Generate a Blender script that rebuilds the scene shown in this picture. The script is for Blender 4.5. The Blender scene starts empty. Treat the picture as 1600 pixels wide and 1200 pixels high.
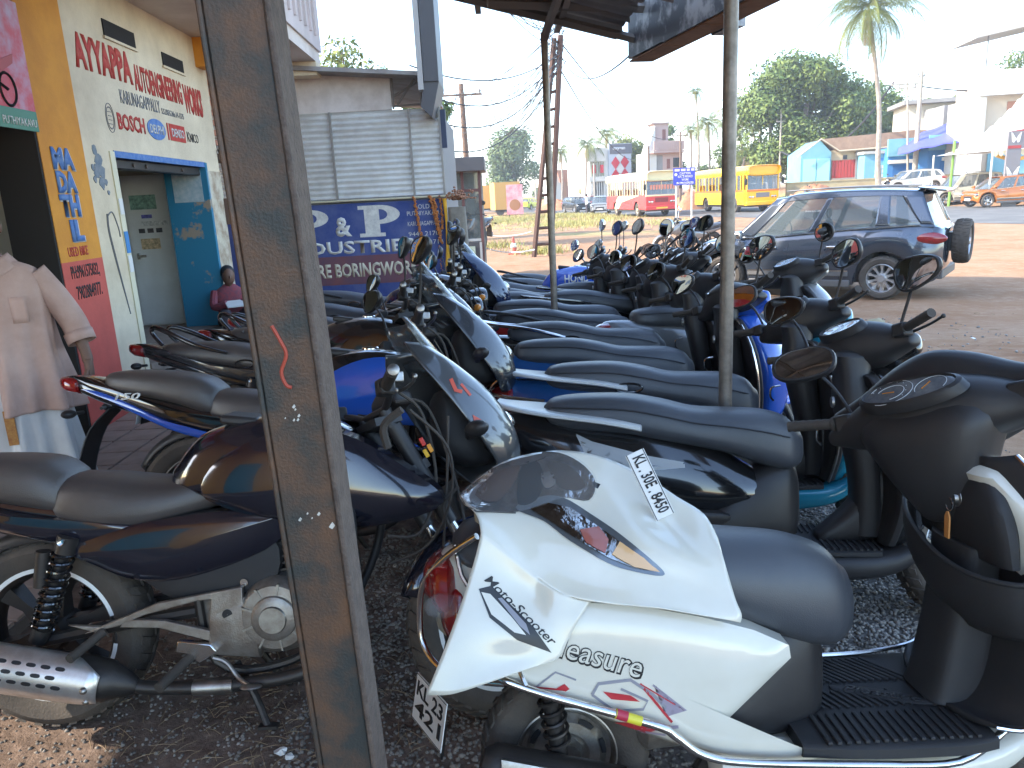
import bpy, bmesh, math, random
import numpy as np
from mathutils import Matrix, Vector
from mathutils.bvhtree import BVHTree
random.seed(7); RNG = np.random.RandomState(7)
SC = bpy.context.scene
COL = SC.collection
R = math.radians

# ---------------------------------------------------------------- camera
F_PX, EYE, PITCH, ROLL = 1200.0, 1.6, R(13.7), R(3.0)
fw = Vector((0, math.cos(PITCH), -math.sin(PITCH))); up0 = Vector((0, math.sin(PITCH), math.cos(PITCH))); rt0 = Vector((1, 0, 0))
rt = rt0*math.cos(ROLL) - up0*math.sin(ROLL); up = up0*math.cos(ROLL) + rt0*math.sin(ROLL)
cd = bpy.data.cameras.new('camera'); cam = bpy.data.objects.new('camera', cd); COL.objects.link(cam)
cam.matrix_world = Matrix(((rt.x, up.x, -fw.x, 0), (rt.y, up.y, -fw.y, 0), (rt.z, up.z, -fw.z, EYE), (0, 0, 0, 1)))
cd.sensor_fit = 'HORIZONTAL'; cd.sensor_width = 36; cd.lens = 36*F_PX/1600; cd.clip_start = 0.05; cd.clip_end = 2500
SC.camera = cam
EYEV = Vector((0, 0, EYE))
def ray(x, y): return fw + rt*((x-800)/F_PX) + up*((600-y)/F_PX)
def PZ(x, y, z=0.0): d = ray(x, y); return EYEV + d*((z-EYE)/d.z)
def PY(x, y, Y): d = ray(x, y); return EYEV + d*(Y/d.y)

# ---------------------------------------------------------------- world and sun
SUN_DIR = Vector((-1, -0.16, 0)).normalized(); SUN_EL = R(33)
w = bpy.data.worlds.new('World'); SC.world = w; w.use_nodes = True
nt = w.node_tree; nt.nodes.clear()
sky = nt.nodes.new('ShaderNodeTexSky'); sky.sky_type = 'NISHITA'; sky.sun_disc = False
sky.sun_elevation = SUN_EL; sky.sun_rotation = math.atan2(SUN_DIR.x, SUN_DIR.y)
sky.air_density = 1.0; sky.dust_density = 0.6; sky.ozone_density = 1.2; sky.altitude = 0
bg = nt.nodes.new('ShaderNodeBackground'); bg.inputs[1].default_value = 0.15
wo = nt.nodes.new('ShaderNodeOutputWorld')
nt.links.new(sky.outputs[0], bg.inputs[0]); nt.links.new(bg.outputs[0], wo.inputs[0])
sd = bpy.data.lights.new('sun', 'SUN'); sd.energy = 2.0; sd.angle = R(0.55); sd.color = (1.0, 0.92, 0.80)
so = bpy.data.objects.new('sun', sd); COL.objects.link(so)
sv = Vector((SUN_DIR.x*math.cos(SUN_EL), SUN_DIR.y*math.cos(SUN_EL), math.sin(SUN_EL)))
so.rotation_euler = sv.to_track_quat('Z', 'Y').to_euler(); so.location = (-20, 0, 30)
SC.view_settings.view_transform = 'Standard'; SC.view_settings.look = 'None'
SC.view_settings.gamma = 1.0; SC.view_settings.use_curve_mapping = False
SC.view_settings.exposure = 2.55
SC.render.engine = 'CYCLES'
SC.cycles.max_bounces = 8; SC.cycles.diffuse_bounces = 4; SC.cycles.glossy_bounces = 4; SC.cycles.transparent_max_bounces = 12

# ---------------------------------------------------------------- materials
MATS = {}
def mat(name, col, rough=0.5, metal=0.0, col2=None, nscale=6.0, namt=0.5, bump=0.0, bscale=60.0, coat=0.0, spec=0.5,
        alpha=1.0, trans=0.0, dust=0.0, emit=None, ndetail=6.0, nlo=0.35, nhi=0.65, rvar=0.0, coords='Object'):
    if name in MATS: return MATS[name]
    m = bpy.data.materials.new(name); m.use_nodes = True; MATS[name] = m
    t = m.node_tree; b = t.nodes['Principled BSDF']; N = t.nodes.new; L = t.links.new
    b.inputs['Base Color'].default_value = (*col, 1); b.inputs['Roughness'].default_value = rough
    b.inputs['Metallic'].default_value = metal; b.inputs['Coat Weight'].default_value = coat
    b.inputs['Coat Roughness'].default_value = 0.04; b.inputs['Specular IOR Level'].default_value = spec
    b.inputs['Alpha'].default_value = alpha; b.inputs['Transmission Weight'].default_value = trans
    if emit: b.inputs['Emission Color'].default_value = (*emit[0], 1); b.inputs['Emission Strength'].default_value = emit[1]
    tc = N('ShaderNodeTexCoord'); src = tc.outputs[coords]; colout = None
    if col2 is not None:
        n = N('ShaderNodeTexNoise'); n.inputs['Scale'].default_value = nscale; n.inputs['Detail'].default_value = ndetail
        n.inputs['Roughness'].default_value = 0.65; L(src, n.inputs['Vector'])
        r = N('ShaderNodeValToRGB'); r.color_ramp.elements[0].position = nlo; r.color_ramp.elements[1].position = nhi
        r.color_ramp.elements[0].color = (*col, 1); r.color_ramp.elements[1].color = (*col2, 1)
        L(n.outputs['Fac'], r.inputs[0]); colout = r.outputs[0]
        if rvar:
            mr = N('ShaderNodeMapRange'); mr.inputs[3].default_value = rough; mr.inputs[4].default_value = min(1, rough+rvar)
            L(n.outputs['Fac'], mr.inputs[0]); L(mr.outputs[0], b.inputs['Roughness'])
    if dust:
        n2 = N('ShaderNodeTexNoise'); n2.inputs['Scale'].default_value = 9; n2.inputs['Detail'].default_value = 8; n2.inputs['Roughness'].default_value = 0.7
        L(src, n2.inputs['Vector'])
        g = N('ShaderNodeNewGeometry'); sx = N('ShaderNodeSeparateXYZ'); L(g.outputs['Normal'], sx.inputs[0])
        ma = N('ShaderNodeMath'); ma.operation = 'MULTIPLY_ADD'; L(sx.outputs[2], ma.inputs[0]); ma.inputs[1].default_value = 0.35; ma.inputs[2].default_value = 0.65
        mm = N('ShaderNodeMath'); mm.operation = 'MULTIPLY'; L(n2.outputs['Fac'], mm.inputs[0]); L(ma.outputs[0], mm.inputs[1])
        m3 = N('ShaderNodeMath'); m3.operation = 'MULTIPLY'; L(mm.outputs[0], m3.inputs[0]); m3.inputs[1].default_value = dust
        mx = N('ShaderNodeMix'); mx.data_type = 'RGBA'; L(m3.outputs[0], mx.inputs[0])
        if colout: L(colout, mx.inputs[6])
        else: mx.inputs[6].default_value = (*col, 1)
        mx.inputs[7].default_value = (0.30, 0.23, 0.17, 1); colout = mx.outputs[2]
        if not rvar:
            rr = N('ShaderNodeMath'); rr.operation = 'MULTIPLY_ADD'; L(m3.outputs[0], rr.inputs[0]); rr.inputs[1].default_value = 0.5; rr.inputs[2].default_value = rough
            rr.use_clamp = True; L(rr.outputs[0], b.inputs['Roughness'])
    if colout: L(colout, b.inputs['Base Color'])
    if bump:
        n3 = N('ShaderNodeTexNoise'); n3.inputs['Scale'].default_value = bscale; n3.inputs['Detail'].default_value = 5; L(src, n3.inputs['Vector'])
        bp = N('ShaderNodeBump'); bp.inputs['Strength'].default_value = bump; bp.inputs['Distance'].default_value = 0.01
        L(n3.outputs['Fac'], bp.inputs['Height']); L(bp.outputs[0], b.inputs['Normal'])
    return m

VINYL = mat('seat_vinyl', (0.045, 0.050, 0.060), 0.40, col2=(0.062, 0.066, 0.074), nscale=4, bump=0.12, bscale=420, dust=0.05, spec=0.6)
VINYLB = mat('seat_vinyl_brown', (0.055, 0.048, 0.046), 0.38, col2=(0.078, 0.066, 0.062), nscale=4, bump=0.15, bscale=300, dust=0.10, spec=0.6)
BLACKP = mat('black_plastic', (0.018, 0.018, 0.020), 0.42, bump=0.08, bscale=500, dust=0.09, spec=0.45)
BLACKT = mat('black_textured_plastic', (0.022, 0.022, 0.024), 0.55, bump=0.2, bscale=700, dust=0.08, spec=0.4)
BLACKG = mat('black_gloss_paint', (0.005, 0.006, 0.008), 0.12, coat=1.0, dust=0.05, spec=0.6)
NAVY = mat('navy_black_paint', (0.005, 0.007, 0.016), 0.14, coat=1.0, dust=0.06, spec=0.6)
WHITEP = mat('pearl_white_paint', (0.72, 0.68, 0.58), 0.18, coat=0.8, col2=(0.66, 0.61, 0.50), nscale=3)
CREAMP = mat('yellowed_white_plastic', (0.62, 0.57, 0.42), 0.4)
CHROME = mat('chrome', (0.80, 0.80, 0.80), 0.10, 1.0, col2=(0.62, 0.58, 0.54), nscale=14, rvar=0.15)
SHIELD = mat('bright_steel_shield', (0.86, 0.85, 0.83), 0.24, 0.85, col2=(0.60, 0.56, 0.52), nscale=10, rvar=.15)
STEEL = mat('brushed_steel', (0.45, 0.44, 0.42), 0.32, 1.0, col2=(0.28, 0.25, 0.22), nscale=20, rvar=0.2)
ALU = mat('grey_cast_alloy', (0.36, 0.33, 0.29), 0.42, 0.75, col2=(0.24, 0.20, 0.17), nscale=18, bump=0.15, bscale=200)
DARKM = mat('dark_metal', (0.03, 0.03, 0.032), 0.4, 0.6, dust=0.25, bump=0.08, bscale=120)
RUBBER = mat('rubber', (0.018, 0.017, 0.017), 0.75, bump=0.2, bscale=160, dust=0.35)
TYRE = mat('tyre_rubber', (0.020, 0.019, 0.018), 0.78, bump=0.25, bscale=140, dust=0.55)
MIRRG = mat('mirror_glass', (0.86, 0.86, 0.86), 0.02, 1.0)
LENS = mat('clear_lens', (0.75, 0.78, 0.80), 0.05, 0.0, alpha=0.10, coat=1.0)
LAMPG = mat('headlamp_reflector', (0.80, 0.78, 0.74), 0.10, 1.0, col2=(.28, .24, .20), nscale=9, bump=0.9, bscale=16)  # dark and bright noise paints reflections into the reflector colour
REDL = mat('red_lens', (0.30, 0.012, 0.012), 0.12, coat=1.0, col2=(0.20, 0.01, 0.01), nscale=30)
AMBER = mat('amber_lens', (0.75, 0.27, 0.03), 0.15, coat=1.0)
PLATEW = mat('plate_white', (0.72, 0.71, 0.68), 0.4, dust=0.2)
INKB = mat('black_ink', (0.012, 0.012, 0.014), 0.5)
BLUEP = mat('blue_gloss_paint', (0.014, 0.085, 0.44), 0.15, coat=1.0, dust=0.05)
BLUE2 = mat('deep_blue_paint', (0.006, 0.070, 0.22), 0.15, coat=1.0, dust=0.06)
TEALP = mat('teal_paint', (0.010, 0.210, 0.300), 0.18, coat=1.0, dust=0.06)
REDP = mat('red_gloss_paint', (0.35, 0.012, 0.012), 0.15, coat=1.0, dust=0.05)
SILVP = mat('silver_grey_paint', (0.22, 0.225, 0.23), 0.25, 0.4, coat=0.8, dust=0.06)
GREYP = mat('charcoal_grey_paint', (0.018, 0.021, 0.026), 0.24, 0.1, coat=1.0, dust=0.06)
SMOKE = mat('smoked_screen', (0.05, 0.06, 0.07), 0.06, alpha=0.55, coat=1.0)

# ---------------------------------------------------------------- mesh helpers
def crom(pts, sub, closed=False):
    P = np.array(pts, float); n = len(P); out = []
    rng_ = range(n if closed else n-1)
    for i in rng_:
        if closed: a, b, c, d = P[(i-1) % n], P[i], P[(i+1) % n], P[(i+2) % n]
        else: a, b, c, d = P[max(i-1, 0)], P[i], P[i+1], P[min(i+2, n-1)]
        for k in range(sub):
            t = k/sub
            out.append(0.5*((2*b)+(c-a)*t+(2*a-5*b+4*c-d)*t*t+(3*b-a-3*c+d)*t**3))
    if not closed: out.append(P[-1])
    return np.array(out)
def lin(pts, sub):
    P = np.array(pts, float); out = []
    for i in range(len(P)-1):
        for k in range(sub): out.append(P[i]+(P[i+1]-P[i])*k/sub)
    out.append(P[-1]); return np.array(out)

class MB:
    def __init__(s, M=None): s.v = []; s.f = []; s.M = M
    def add(s, vs, fs):
        b = len(s.v)
        if s.M is not None: vs = [tuple(s.M @ Vector(v)) for v in vs]
        s.v.extend([tuple(v) for v in vs]); s.f.extend([tuple(i+b for i in f) for f in fs]); return s
    def box(s, c, d, rot=None):
        x, y, z = d[0]/2, d[1]/2, d[2]/2
        vs = [Vector((i*x, j*y, k*z)) for i in (-1, 1) for j in (-1, 1) for k in (-1, 1)]
        if rot is not None: vs = [rot @ v for v in vs]
        c = Vector(c); vs = [v+c for v in vs]
        return s.add(vs, [(0, 1, 3, 2), (4, 6, 7, 5), (0, 4, 5, 1), (2, 3, 7, 6), (0, 2, 6, 4), (1, 5, 7, 3)])
    def box2(s, a, b): return s.box([(a[i]+b[i])/2 for i in range(3)], [abs(b[i]-a[i]) for i in range(3)])
    def tube(s, pts, r, n=8, sub=4, closed=False, caps=True):
        P = crom(pts, sub, closed) if sub > 1 else np.array(pts, float)
        rr = np.full(len(P), r) if np.isscalar(r) else np.interp(np.linspace(0, 1, len(P)), np.linspace(0, 1, len(r)), r)
        T = np.roll(P, -1, 0)-np.roll(P, 1, 0) if closed else np.gradient(P, axis=0)
        T /= np.linalg.norm(T, axis=1)[:, None]+1e-9
        u = np.cross(T[0], (0, 0, 1.)); u = u if np.linalg.norm(u) > .1 else np.cross(T[0], (0, 1., 0)); u /= np.linalg.norm(u)
        vs = []
        for i in range(len(P)):
            u = u-T[i]*np.dot(u, T[i]); u /= np.linalg.norm(u)+1e-9; w_ = np.cross(T[i], u)
            for k in range(n):
                a = 2*math.pi*k/n; vs.append(P[i]+rr[i]*(u*math.cos(a)+w_*math.sin(a)))
        fs = []; m = len(P)
        for i in range(m if closed else m-1):
            j = (i+1) % m
            for k in range(n): fs.append((i*n+k, i*n+(k+1) % n, j*n+(k+1) % n, j*n+k))
        if caps and not closed: fs.append(tuple(range(n-1, -1, -1))); fs.append(tuple((m-1)*n+k for k in range(n)))
        return s.add(vs, fs)
    def loft(s, st, n=20, sub=4, e=2.4, tw=1.0, axis='x', caps=True, dome=True, yc=0.0, a0=0.0):
        # stations (x, zbottom, ztop, halfwidth[, ycentre])
        S = np.array([tuple(q)+((yc,) if len(q) == 4 else ()) for q in st], float)
        S = crom(S, sub) if sub > 1 else S
        if dome:
            for end in (0, -1):
                q = S[end].copy(); o = S[1 if end == 0 else -2]; c = (q[1]+q[2])/2
                dirx = np.sign(q[0]-o[0]); ext = min((q[2]-q[1])/2, q[3])*0.35; extra = []
                for k, (dx, sc) in enumerate(((.5, .86), (.85, .6), (1.0, .25))):
                    extra.append([q[0]+dirx*ext*dx, c-(q[2]-q[1])/2*sc, c+(q[2]-q[1])/2*sc, q[3]*sc, q[4]])
                S = np.vstack([extra[::-1], S]) if end == 0 else np.vstack([S, extra])
        vs = []
        for x, zb, zt, w_, y0 in S:
            zc, hz = (zb+zt)/2, (zt-zb)/2
            for k in range(n):
                a = 2*math.pi*(k+.5)/n+a0; ca, sa = math.cos(a), math.sin(a)
                yy = math.copysign(abs(ca)**(2/e), ca); zz = math.copysign(abs(sa)**(2/e), sa)
                wt = w_*(1+(tw-1)*(zz+1)/2)
                vs.append((x, y0+yy*wt, zc+zz*hz))
        if axis == 'z': vs = [(v[2], v[1], v[0]) for v in vs]
        elif axis == 'y': vs = [(v[1], v[0], v[2]) for v in vs]
        m = len(S); fs = []
        for i in range(m-1):
            for k in range(n):
                f = (i*n+k, i*n+(k+1) % n, (i+1)*n+(k+1) % n, (i+1)*n+k)
                fs.append(f)
        if caps: fs.append(tuple(range(n-1, -1, -1))); fs.append(tuple((m-1)*n+k for k in range(n)))
        return s.add(vs, fs)
    def lathe(s, prof, n=32, c=(0, 0, 0), axis='y', a0=0, a1=2*math.pi, closed_prof=False):
        full = abs(a1-a0-2*math.pi) < 1e-6; m = n if full else n+1; vs = []
        for i in range(m):
            a = a0+(a1-a0)*i/n; ca, sa = math.cos(a), math.sin(a)
            for (r_, h) in prof:
                if axis == 'y': v = (r_*ca, h, r_*sa)
                elif axis == 'z': v = (r_*ca, r_*sa, h)
                else: v = (h, r_*ca, r_*sa)
                vs.append((v[0]+c[0], v[1]+c[1], v[2]+c[2]))
        k = len(prof); fs = []
        for i in range(n if full else n):
            j = (i+1) % m
            for q in range(k if closed_prof else k-1):
                q2 = (q+1) % k; fs.append((i*k+q, j*k+q, j*k+q2, i*k+q2))
        return s.add(vs, fs)
    def prism(s, poly, y0, y1, plane='xz'):
        n = len(poly)
        def P(p, h): return (p[0], h, p[1]) if plane == 'xz' else ((p[0], p[1], h) if plane == 'xy' else (h, p[0], p[1]))
        vs = [P(p, y0) for p in poly]+[P(p, y1) for p in poly]
        fs = [tuple(range(n)), tuple(range(2*n-1, n-1, -1))]+[(i, i+n, (i+1) % n+n, (i+1) % n) for i in range(n)]
        return s.add(vs, fs)
    def dome(s, poly, y0, bulge, back=0.02, rings=5, smooth=True, yf=None):
        # a cushion-like panel over a polygon in x/z; bulges towards sign(bulge) along y. yf(x,z) adds a base offset
        P = crom(poly, 4, True) if smooth else lin(list(poly)+[poly[0]], 3)[:-1]
        c = P.mean(0); n = len(P); vs = []; sg = 1 if bulge > 0 else -1
        f0 = (lambda x, z: 0) if yf is None else yf
        for x, z in P: vs.append((x, y0-sg*back+f0(x, z), z))
        for k in range(rings):
            t = k/(rings-0.2)*0.92; h = bulge*math.sqrt(1-(1-t)**2)
            for x, z in P:
                X, Z = x+(c[0]-x)*t, z+(c[1]-z)*t; vs.append((X, y0+h+f0(X, Z), Z))
        vs.append((c[0], y0+bulge+f0(*c), c[1])); fs = []
        for k in range(rings):
            for i in range(n): fs.append((k*n+i, k*n+(i+1) % n, (k+1)*n+(i+1) % n, (k+1)*n+i))
        for i in range(n): fs.append((rings*n+i, rings*n+(i+1) % n, (rings+1)*n))
        return s.add(vs, fs)
    def grid(s, rows, sub=1):
        G_ = np.array(rows, float)
        if sub > 1:
            G_ = np.array([crom(r_, sub) for r_ in G_]); G_ = np.array([crom(G_[:, j], sub) for j in range(G_.shape[1])]).transpose(1, 0, 2)
        a, b, _ = G_.shape
        return s.add(G_.reshape(-1, 3), [(i*b+j, i*b+j+1, (i+1)*b+j+1, (i+1)*b+j) for i in range(a-1) for j in range(b-1)])
    def ell(s, c, r_, n=16, m=10, rot=None):
        vs = []; 
        for i in range(m+1):
            p = math.pi*i/m
            for k in range(n):
                a = 2*math.pi*k/n; v = Vector((r_[0]*math.sin(p)*math.cos(a), r_[1]*math.sin(p)*math.sin(a), r_[2]*math.cos(p)))
                if rot is not None: v = rot @ v
                vs.append(v+Vector(c))
        return s.add(vs, [(i*n+k, i*n+(k+1) % n, (i+1)*n+(k+1) % n, (i+1)*n+k) for i in range(m) for k in range(n)])
    def build(s, name, m, parent=None, smooth=True, ang=38, bevel=0, solid=0, sub=0, soff=0):
        me = bpy.data.meshes.new(name); me.from_pydata(s.v, [], s.f)
        bm = bmesh.new(); bm.from_mesh(me); bmesh.ops.remove_doubles(bm, verts=bm.verts, dist=1e-5)
        bmesh.ops.dissolve_degenerate(bm, dist=1e-6, edges=bm.edges); bmesh.ops.recalc_face_normals(bm, faces=bm.faces); bm.to_mesh(me); bm.free()
        if smooth: me.shade_smooth(); me.set_sharp_from_angle(angle=R(ang))
        me.materials.append(m); o = bpy.data.objects.new(name, me); COL.objects.link(o)
        if parent: o.parent = parent
        if sub: q = o.modifiers.new('sub', 'SUBSURF'); q.levels = q.render_levels = sub
        if solid: q = o.modifiers.new('solid', 'SOLIDIFY'); q.thickness = solid; q.offset = soff
        if bevel: q = o.modifiers.new('bevel', 'BEVEL'); q.width = bevel; q.segments = 2; q.limit_method = 'ANGLE'; q.angle_limit = R(40)
        return o

def tag(o, label=None, cat=None, group=None, kind=None):
    if label: o['label'] = label
    if cat: o['category'] = cat
    if group: o['group'] = group
    if kind: o['kind'] = kind
    return o
def thing(name, label, cat, loc=(0, 0, 0), rz=0, lean=0, group=None):
    o = bpy.data.objects.new(name, None); COL.objects.link(o); o.empty_display_size = .1
    # lean is a tilt of the machine about its own long axis (towards its left side)
    o.matrix_world = Matrix.Translation(loc) @ Matrix.Rotation(rz, 4, 'Z') @ Matrix.Rotation(-lean, 4, 'X')
    return tag(o, label, cat, group)
def text(name, s, m, parent, x0, x1, z0, z1, y, bold=0.0, ext=0.002, M=None, plane='xz', shear=0.0):
    cu = bpy.data.curves.new(name, 'FONT'); cu.body = s; cu.size = 1; cu.offset = bold; cu.extrude = 0.0; cu.shear = shear; cu.resolution_u = 2
    ob = bpy.data.objects.new(name, cu); COL.objects.link(ob)
    bpy.context.view_layer.update()
    me = bpy.data.meshes.new_from_object(ob.evaluated_get(bpy.context.evaluated_depsgraph_get())); COL.objects.unlink(ob); bpy.data.objects.remove(ob)
    n = len(me.vertices); c = np.empty(n*3); me.vertices.foreach_get('co', c); c = c.reshape(-1, 3)
    lo, hi = c.min(0), c.max(0); d = np.maximum(hi-lo, 1e-6); t = (c-lo)/d
    X = x0+(x1-x0)*t[:, 0]; Z = z0+(z1-z0)*t[:, 1]
    V = np.stack([X, np.full(n, y), Z], 1) if plane == 'xz' else (np.stack([X, Z, np.full(n, y)], 1) if plane == 'xy' else np.stack([np.full(n, y), X, Z], 1))
    if M is not None: V = np.array([tuple(M @ Vector(v)) for v in V])
    me.vertices.foreach_set('co', V.ravel()); me.update(); me.name = name
    me.materials.clear(); me.materials.append(m); o = bpy.data.objects.new(name, me); COL.objects.link(o); o.parent = parent
    if ext: q = o.modifiers.new('solid', 'SOLIDIFY'); q.thickness = ext; q.offset = 0
    return o
def mesh_np(name, V, F, m, parent=None, smooth=False):
    V = np.asarray(V, np.float32); F = np.asarray(F, np.int32); k = F.shape[1]
    me = bpy.data.meshes.new(name); me.vertices.add(len(V)); me.vertices.foreach_set('co', V.ravel())
    me.loops.add(F.size); me.loops.foreach_set('vertex_index', F.ravel()); me.polygons.add(len(F))
    me.polygons.foreach_set('loop_start', np.arange(0, F.size, k, dtype=np.int32)); me.polygons.foreach_set('loop_total', np.full(len(F), k, np.int32))
    me.update(calc_edges=True); me.validate()
    if smooth: me.shade_smooth()
    me.materials.append(m); o = bpy.data.objects.new(name, me); COL.objects.link(o)
    if parent: o.parent = parent
    return o
def copy_tree(o, parent=None):
    c = o.copy(); COL.objects.link(c); c.parent = parent if parent else None
    for ch in list(o.children): copy_tree(ch, c)
    return c
# ---------------------------------------------------------------- two-wheelers
def steer_M(hx, hz, rake, ang):
    ax = Vector((-math.sin(rake), 0, math.cos(rake))); h = Vector((hx, 0, hz))
    return Matrix.Translation(h) @ Matrix.Rotation(ang, 4, ax) @ Matrix.Translation(-h)
def wheel(name, root, cx, cz, r, w_, M=None, spokes=6, rim_mat=None, stripe=None, tread=True, rimr=0.72, ry=0.0, disc=False, holes=False):
    rim_mat = rim_mat or DARKM; rr = r*rimr
    b = MB(M); c = (cx, ry, cz)
    b.lathe([(rr*.97, -w_*.42), (rr*1.02, -w_*.40), (rr*.94, -w_*.30), (rr*.90, 0), (rr*.94, w_*.30), (rr*1.02, w_*.40), (rr*.97, w_*.42), (rr*.90, w_*.32), (rr*.86, 0), (rr*.90, -w_*.32)], 48, c, closed_prof=True)
    b.lathe([(0.001, -w_*.5), (r*.16, -w_*.5), (r*.19, -w_*.3), (r*.19, w_*.3), (r*.16, w_*.5), (0.001, w_*.5)], 24, c)
    if spokes and not holes:
        for k in range(spokes):
            a = 2*math.pi*k/spokes+.3; ca, sa = math.cos(a), math.sin(a)
            q = []
            for (ra, hw, hy) in ((r*.15, .026, w_*.25), (rr*.55, .014, w_*.18), (rr*.9, .026, w_*.26)):
                q.append([(c[0]+ra*ca-t*hw*sa, c[1]+u*hy, c[2]+ra*sa+t*hw*ca) for t, u in ((-1, -1), (1, -1), (1, 1), (-1, 1))])
            vs = sum(q, []); fs = []
            for i in range(2):
                for j in range(4): fs.append((i*4+j, i*4+(j+1) % 4, (i+1)*4+(j+1) % 4, (i+1)*4+j))
            b.add(vs, fs)
    if holes:   # pressed steel disc wheel
        b.lathe([(rr*.93, -w_*.20), (rr*.80, -w_*.16), (rr*.66, -w_*.34), (rr*.45, -w_*.36), (rr*.30, -w_*.22), (0.001, -w_*.22)], 40, c)
        b.lathe([(rr*.93, w_*.20), (rr*.80, w_*.16), (rr*.66, w_*.34), (rr*.45, w_*.36), (rr*.30, w_*.22), (0.001, w_*.22)], 40, c)
    rim = b.build(name, rim_mat, root)
    if holes:
        hb = MB(M)
        for k in range(8):
            a = 2*math.pi*k/8+.2
            for sy in (-1,):
                pts = []
                for j in range(14):
                    t = 2*math.pi*j/14; da = .17*math.cos(t); dr = .055*math.sin(t)
                    da = max(-.13, min(.13, da*1.3))
                    rr_ = rr*(.735+dr*1.0); pts.append((c[0]+rr_*math.cos(a+da*1.6), c[1]+sy*w_*.335, c[2]+rr_*math.sin(a+da*1.6)))
                hb.add(pts, [tuple(range(14))])
        hb.build('vent_holes', INKB, rim, smooth=False, solid=0.004)
    t = MB(M)
    t.lathe([(rr*.99, -w_*.40), (rr*1.10, -w_*.52), (r*.88, -w_*.55), (r*.955, -w_*.44), (r*.99, -w_*.22), (r, 0), (r*.99, w_*.22), (r*.955, w_*.44), (r*.88, w_*.55), (rr*1.10, w_*.52), (rr*.99, w_*.40)], 64, c)
    ty = t.build('tyre', TYRE, rim)
    if tread:
        tb = MB(M); n = 34
        for k in range(n):
            a = 2*math.pi*k/n
            for sg in (-1, 1):
                V = []; aa = a+(math.pi/n if sg > 0 else 0)
                for (u, da, wd) in ((.04, 0, .045), (.24, .03, .05), (.46, .075, .045)):
                    rad = r*(1.008 if u < .1 else (.999 if u < .3 else .962))
                    for dd in (-wd, wd): 
                        an = aa+da+dd; V.append((c[0]+rad*math.cos(an), c[1]+sg*u*w_, c[2]+rad*math.sin(an)))
                tb.add(V, [(0, 1, 3, 2), (2, 3, 5, 4)])
        q = tb.build('tread', TYRE, ty, smooth=False, solid=0.007, soff=0)
    if stripe:
        sb = MB(M)
        for sg in (-1, 1):
            sb.lathe([(rr*1.02, sg*w_*.425), (rr*.955, sg*w_*.435), (rr*.95, sg*w_*.40), (rr*1.0, sg*w_*.395)], 64, c, a0=.25, a1=6.1, closed_prof=True)
        sb.build('rim_stripe', stripe, rim)
    if disc:
        db = MB(M); db.lathe([(.06, -.045), (.115, -.045), (.115, -.049), (.06, -.049)], 32, c, closed_prof=True); db.build('brake_disc', STEEL, rim)
    return rim
def arc_shell(b, cx, cz, rad, a0, a1, w_, depth, n=18):
    rows = []
    for i in range(n+1):
        a = a0+(a1-a0)*i/n; row = []
        sc = 1-.25*abs(2*i/n-1)**4
        for j in range(9):
            t = (j/8-.5)*2; y = w_*sc*t; d = depth*(abs(t)**3.5)
            row.append((cx+(rad-d)*math.cos(a), y, cz+(rad-d)*math.sin(a)))
        rows.append(row)
    b.grid(rows); return b
def mirror(root, M, base, head, face, r1=.062, r2=.045, shape='oval', back=BLACKP, r_stem=.0055, tilt=0.0, jit=True):
    """base, head in machine coordinates (before steering); face = direction the glass looks"""
    b = MB(M); B, H = Vector(base), Vector(head)+Vector((RNG.uniform(-.02, .02), RNG.uniform(-.015, .015), RNG.uniform(-.035, .02))); face = Vector(face)+Vector((0, RNG.uniform(-.22, .22), RNG.uniform(-.12, .16))) if jit else Vector(face); mid = B.lerp(H, .45)+Vector((.012, 0, .035))
    b.tube([B, B+Vector((0, 0, .03)), mid, H], [r_stem*1.7, r_stem, r_stem, r_stem*.9], 8, 5); stem = b.build('mirror', back if back is not CHROME else CHROME, root)
    f = Vector(face).normalized(); q = f.to_track_quat('Z', 'Y').to_matrix() @ Matrix.Rotation(tilt, 3, 'Z')
    n = 28; ring = []
    for k in range(n):
        a = 2*math.pi*k/n; ex = 2/(2.0 if shape == 'round' else 2.5)
        x = math.copysign(abs(math.cos(a))**ex, math.cos(a)); y = math.copysign(abs(math.sin(a))**ex, math.sin(a))
        if shape == 'sharp': y *= 1-.28*x; x *= 1.08
        ring.append((x, y))
    V = []; prof = ((1.0, .004), (1.04, -.004), (1.0, -.014), (.8, -.030), (.45, -.040), (.05, -.043))
    for sc, h in prof:
        for x, y in ring: V.append(H+q @ Vector((x*r1*sc, y*r2*sc, h)))
    F = [(i*n+k, i*n+(k+1) % n, (i+1)*n+(k+1) % n, (i+1)*n+k) for i in range(len(prof)-1) for k in range(n)]
    V2 = []; 
    for sc, h in ((1.0, .004), (.92, .005), (.92, .001)):
        for x, y in ring: V2.append(H+q @ Vector((x*r1*sc, y*r2*sc, h)))
    sh = MB(M); sh.add(V, F); sh.add(V2, [(i*n+k, i*n+(k+1) % n, (i+1)*n+(k+1) % n, (i+1)*n+k) for i in range(2) for k in range(n)])
    sh.build('mirror_shell', back, stem)
    g = MB(M); gv = [H+q @ Vector((0, 0, .0045))]
    for t in (.5, .93):
        for x, y in ring: gv.append(H+q @ Vector((x*r1*t, y*r2*t, .0045-.0022*t*t)))
    g.add(gv, [(0, 1+k, 1+(k+1) % n) for k in range(n)]+[(1+k, 1+n+k, 1+n+(k+1) % n, 1+(k+1) % n) for k in range(n)])
    g.build('mirror_glass', MIRRG, stem)
    return stem
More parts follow.
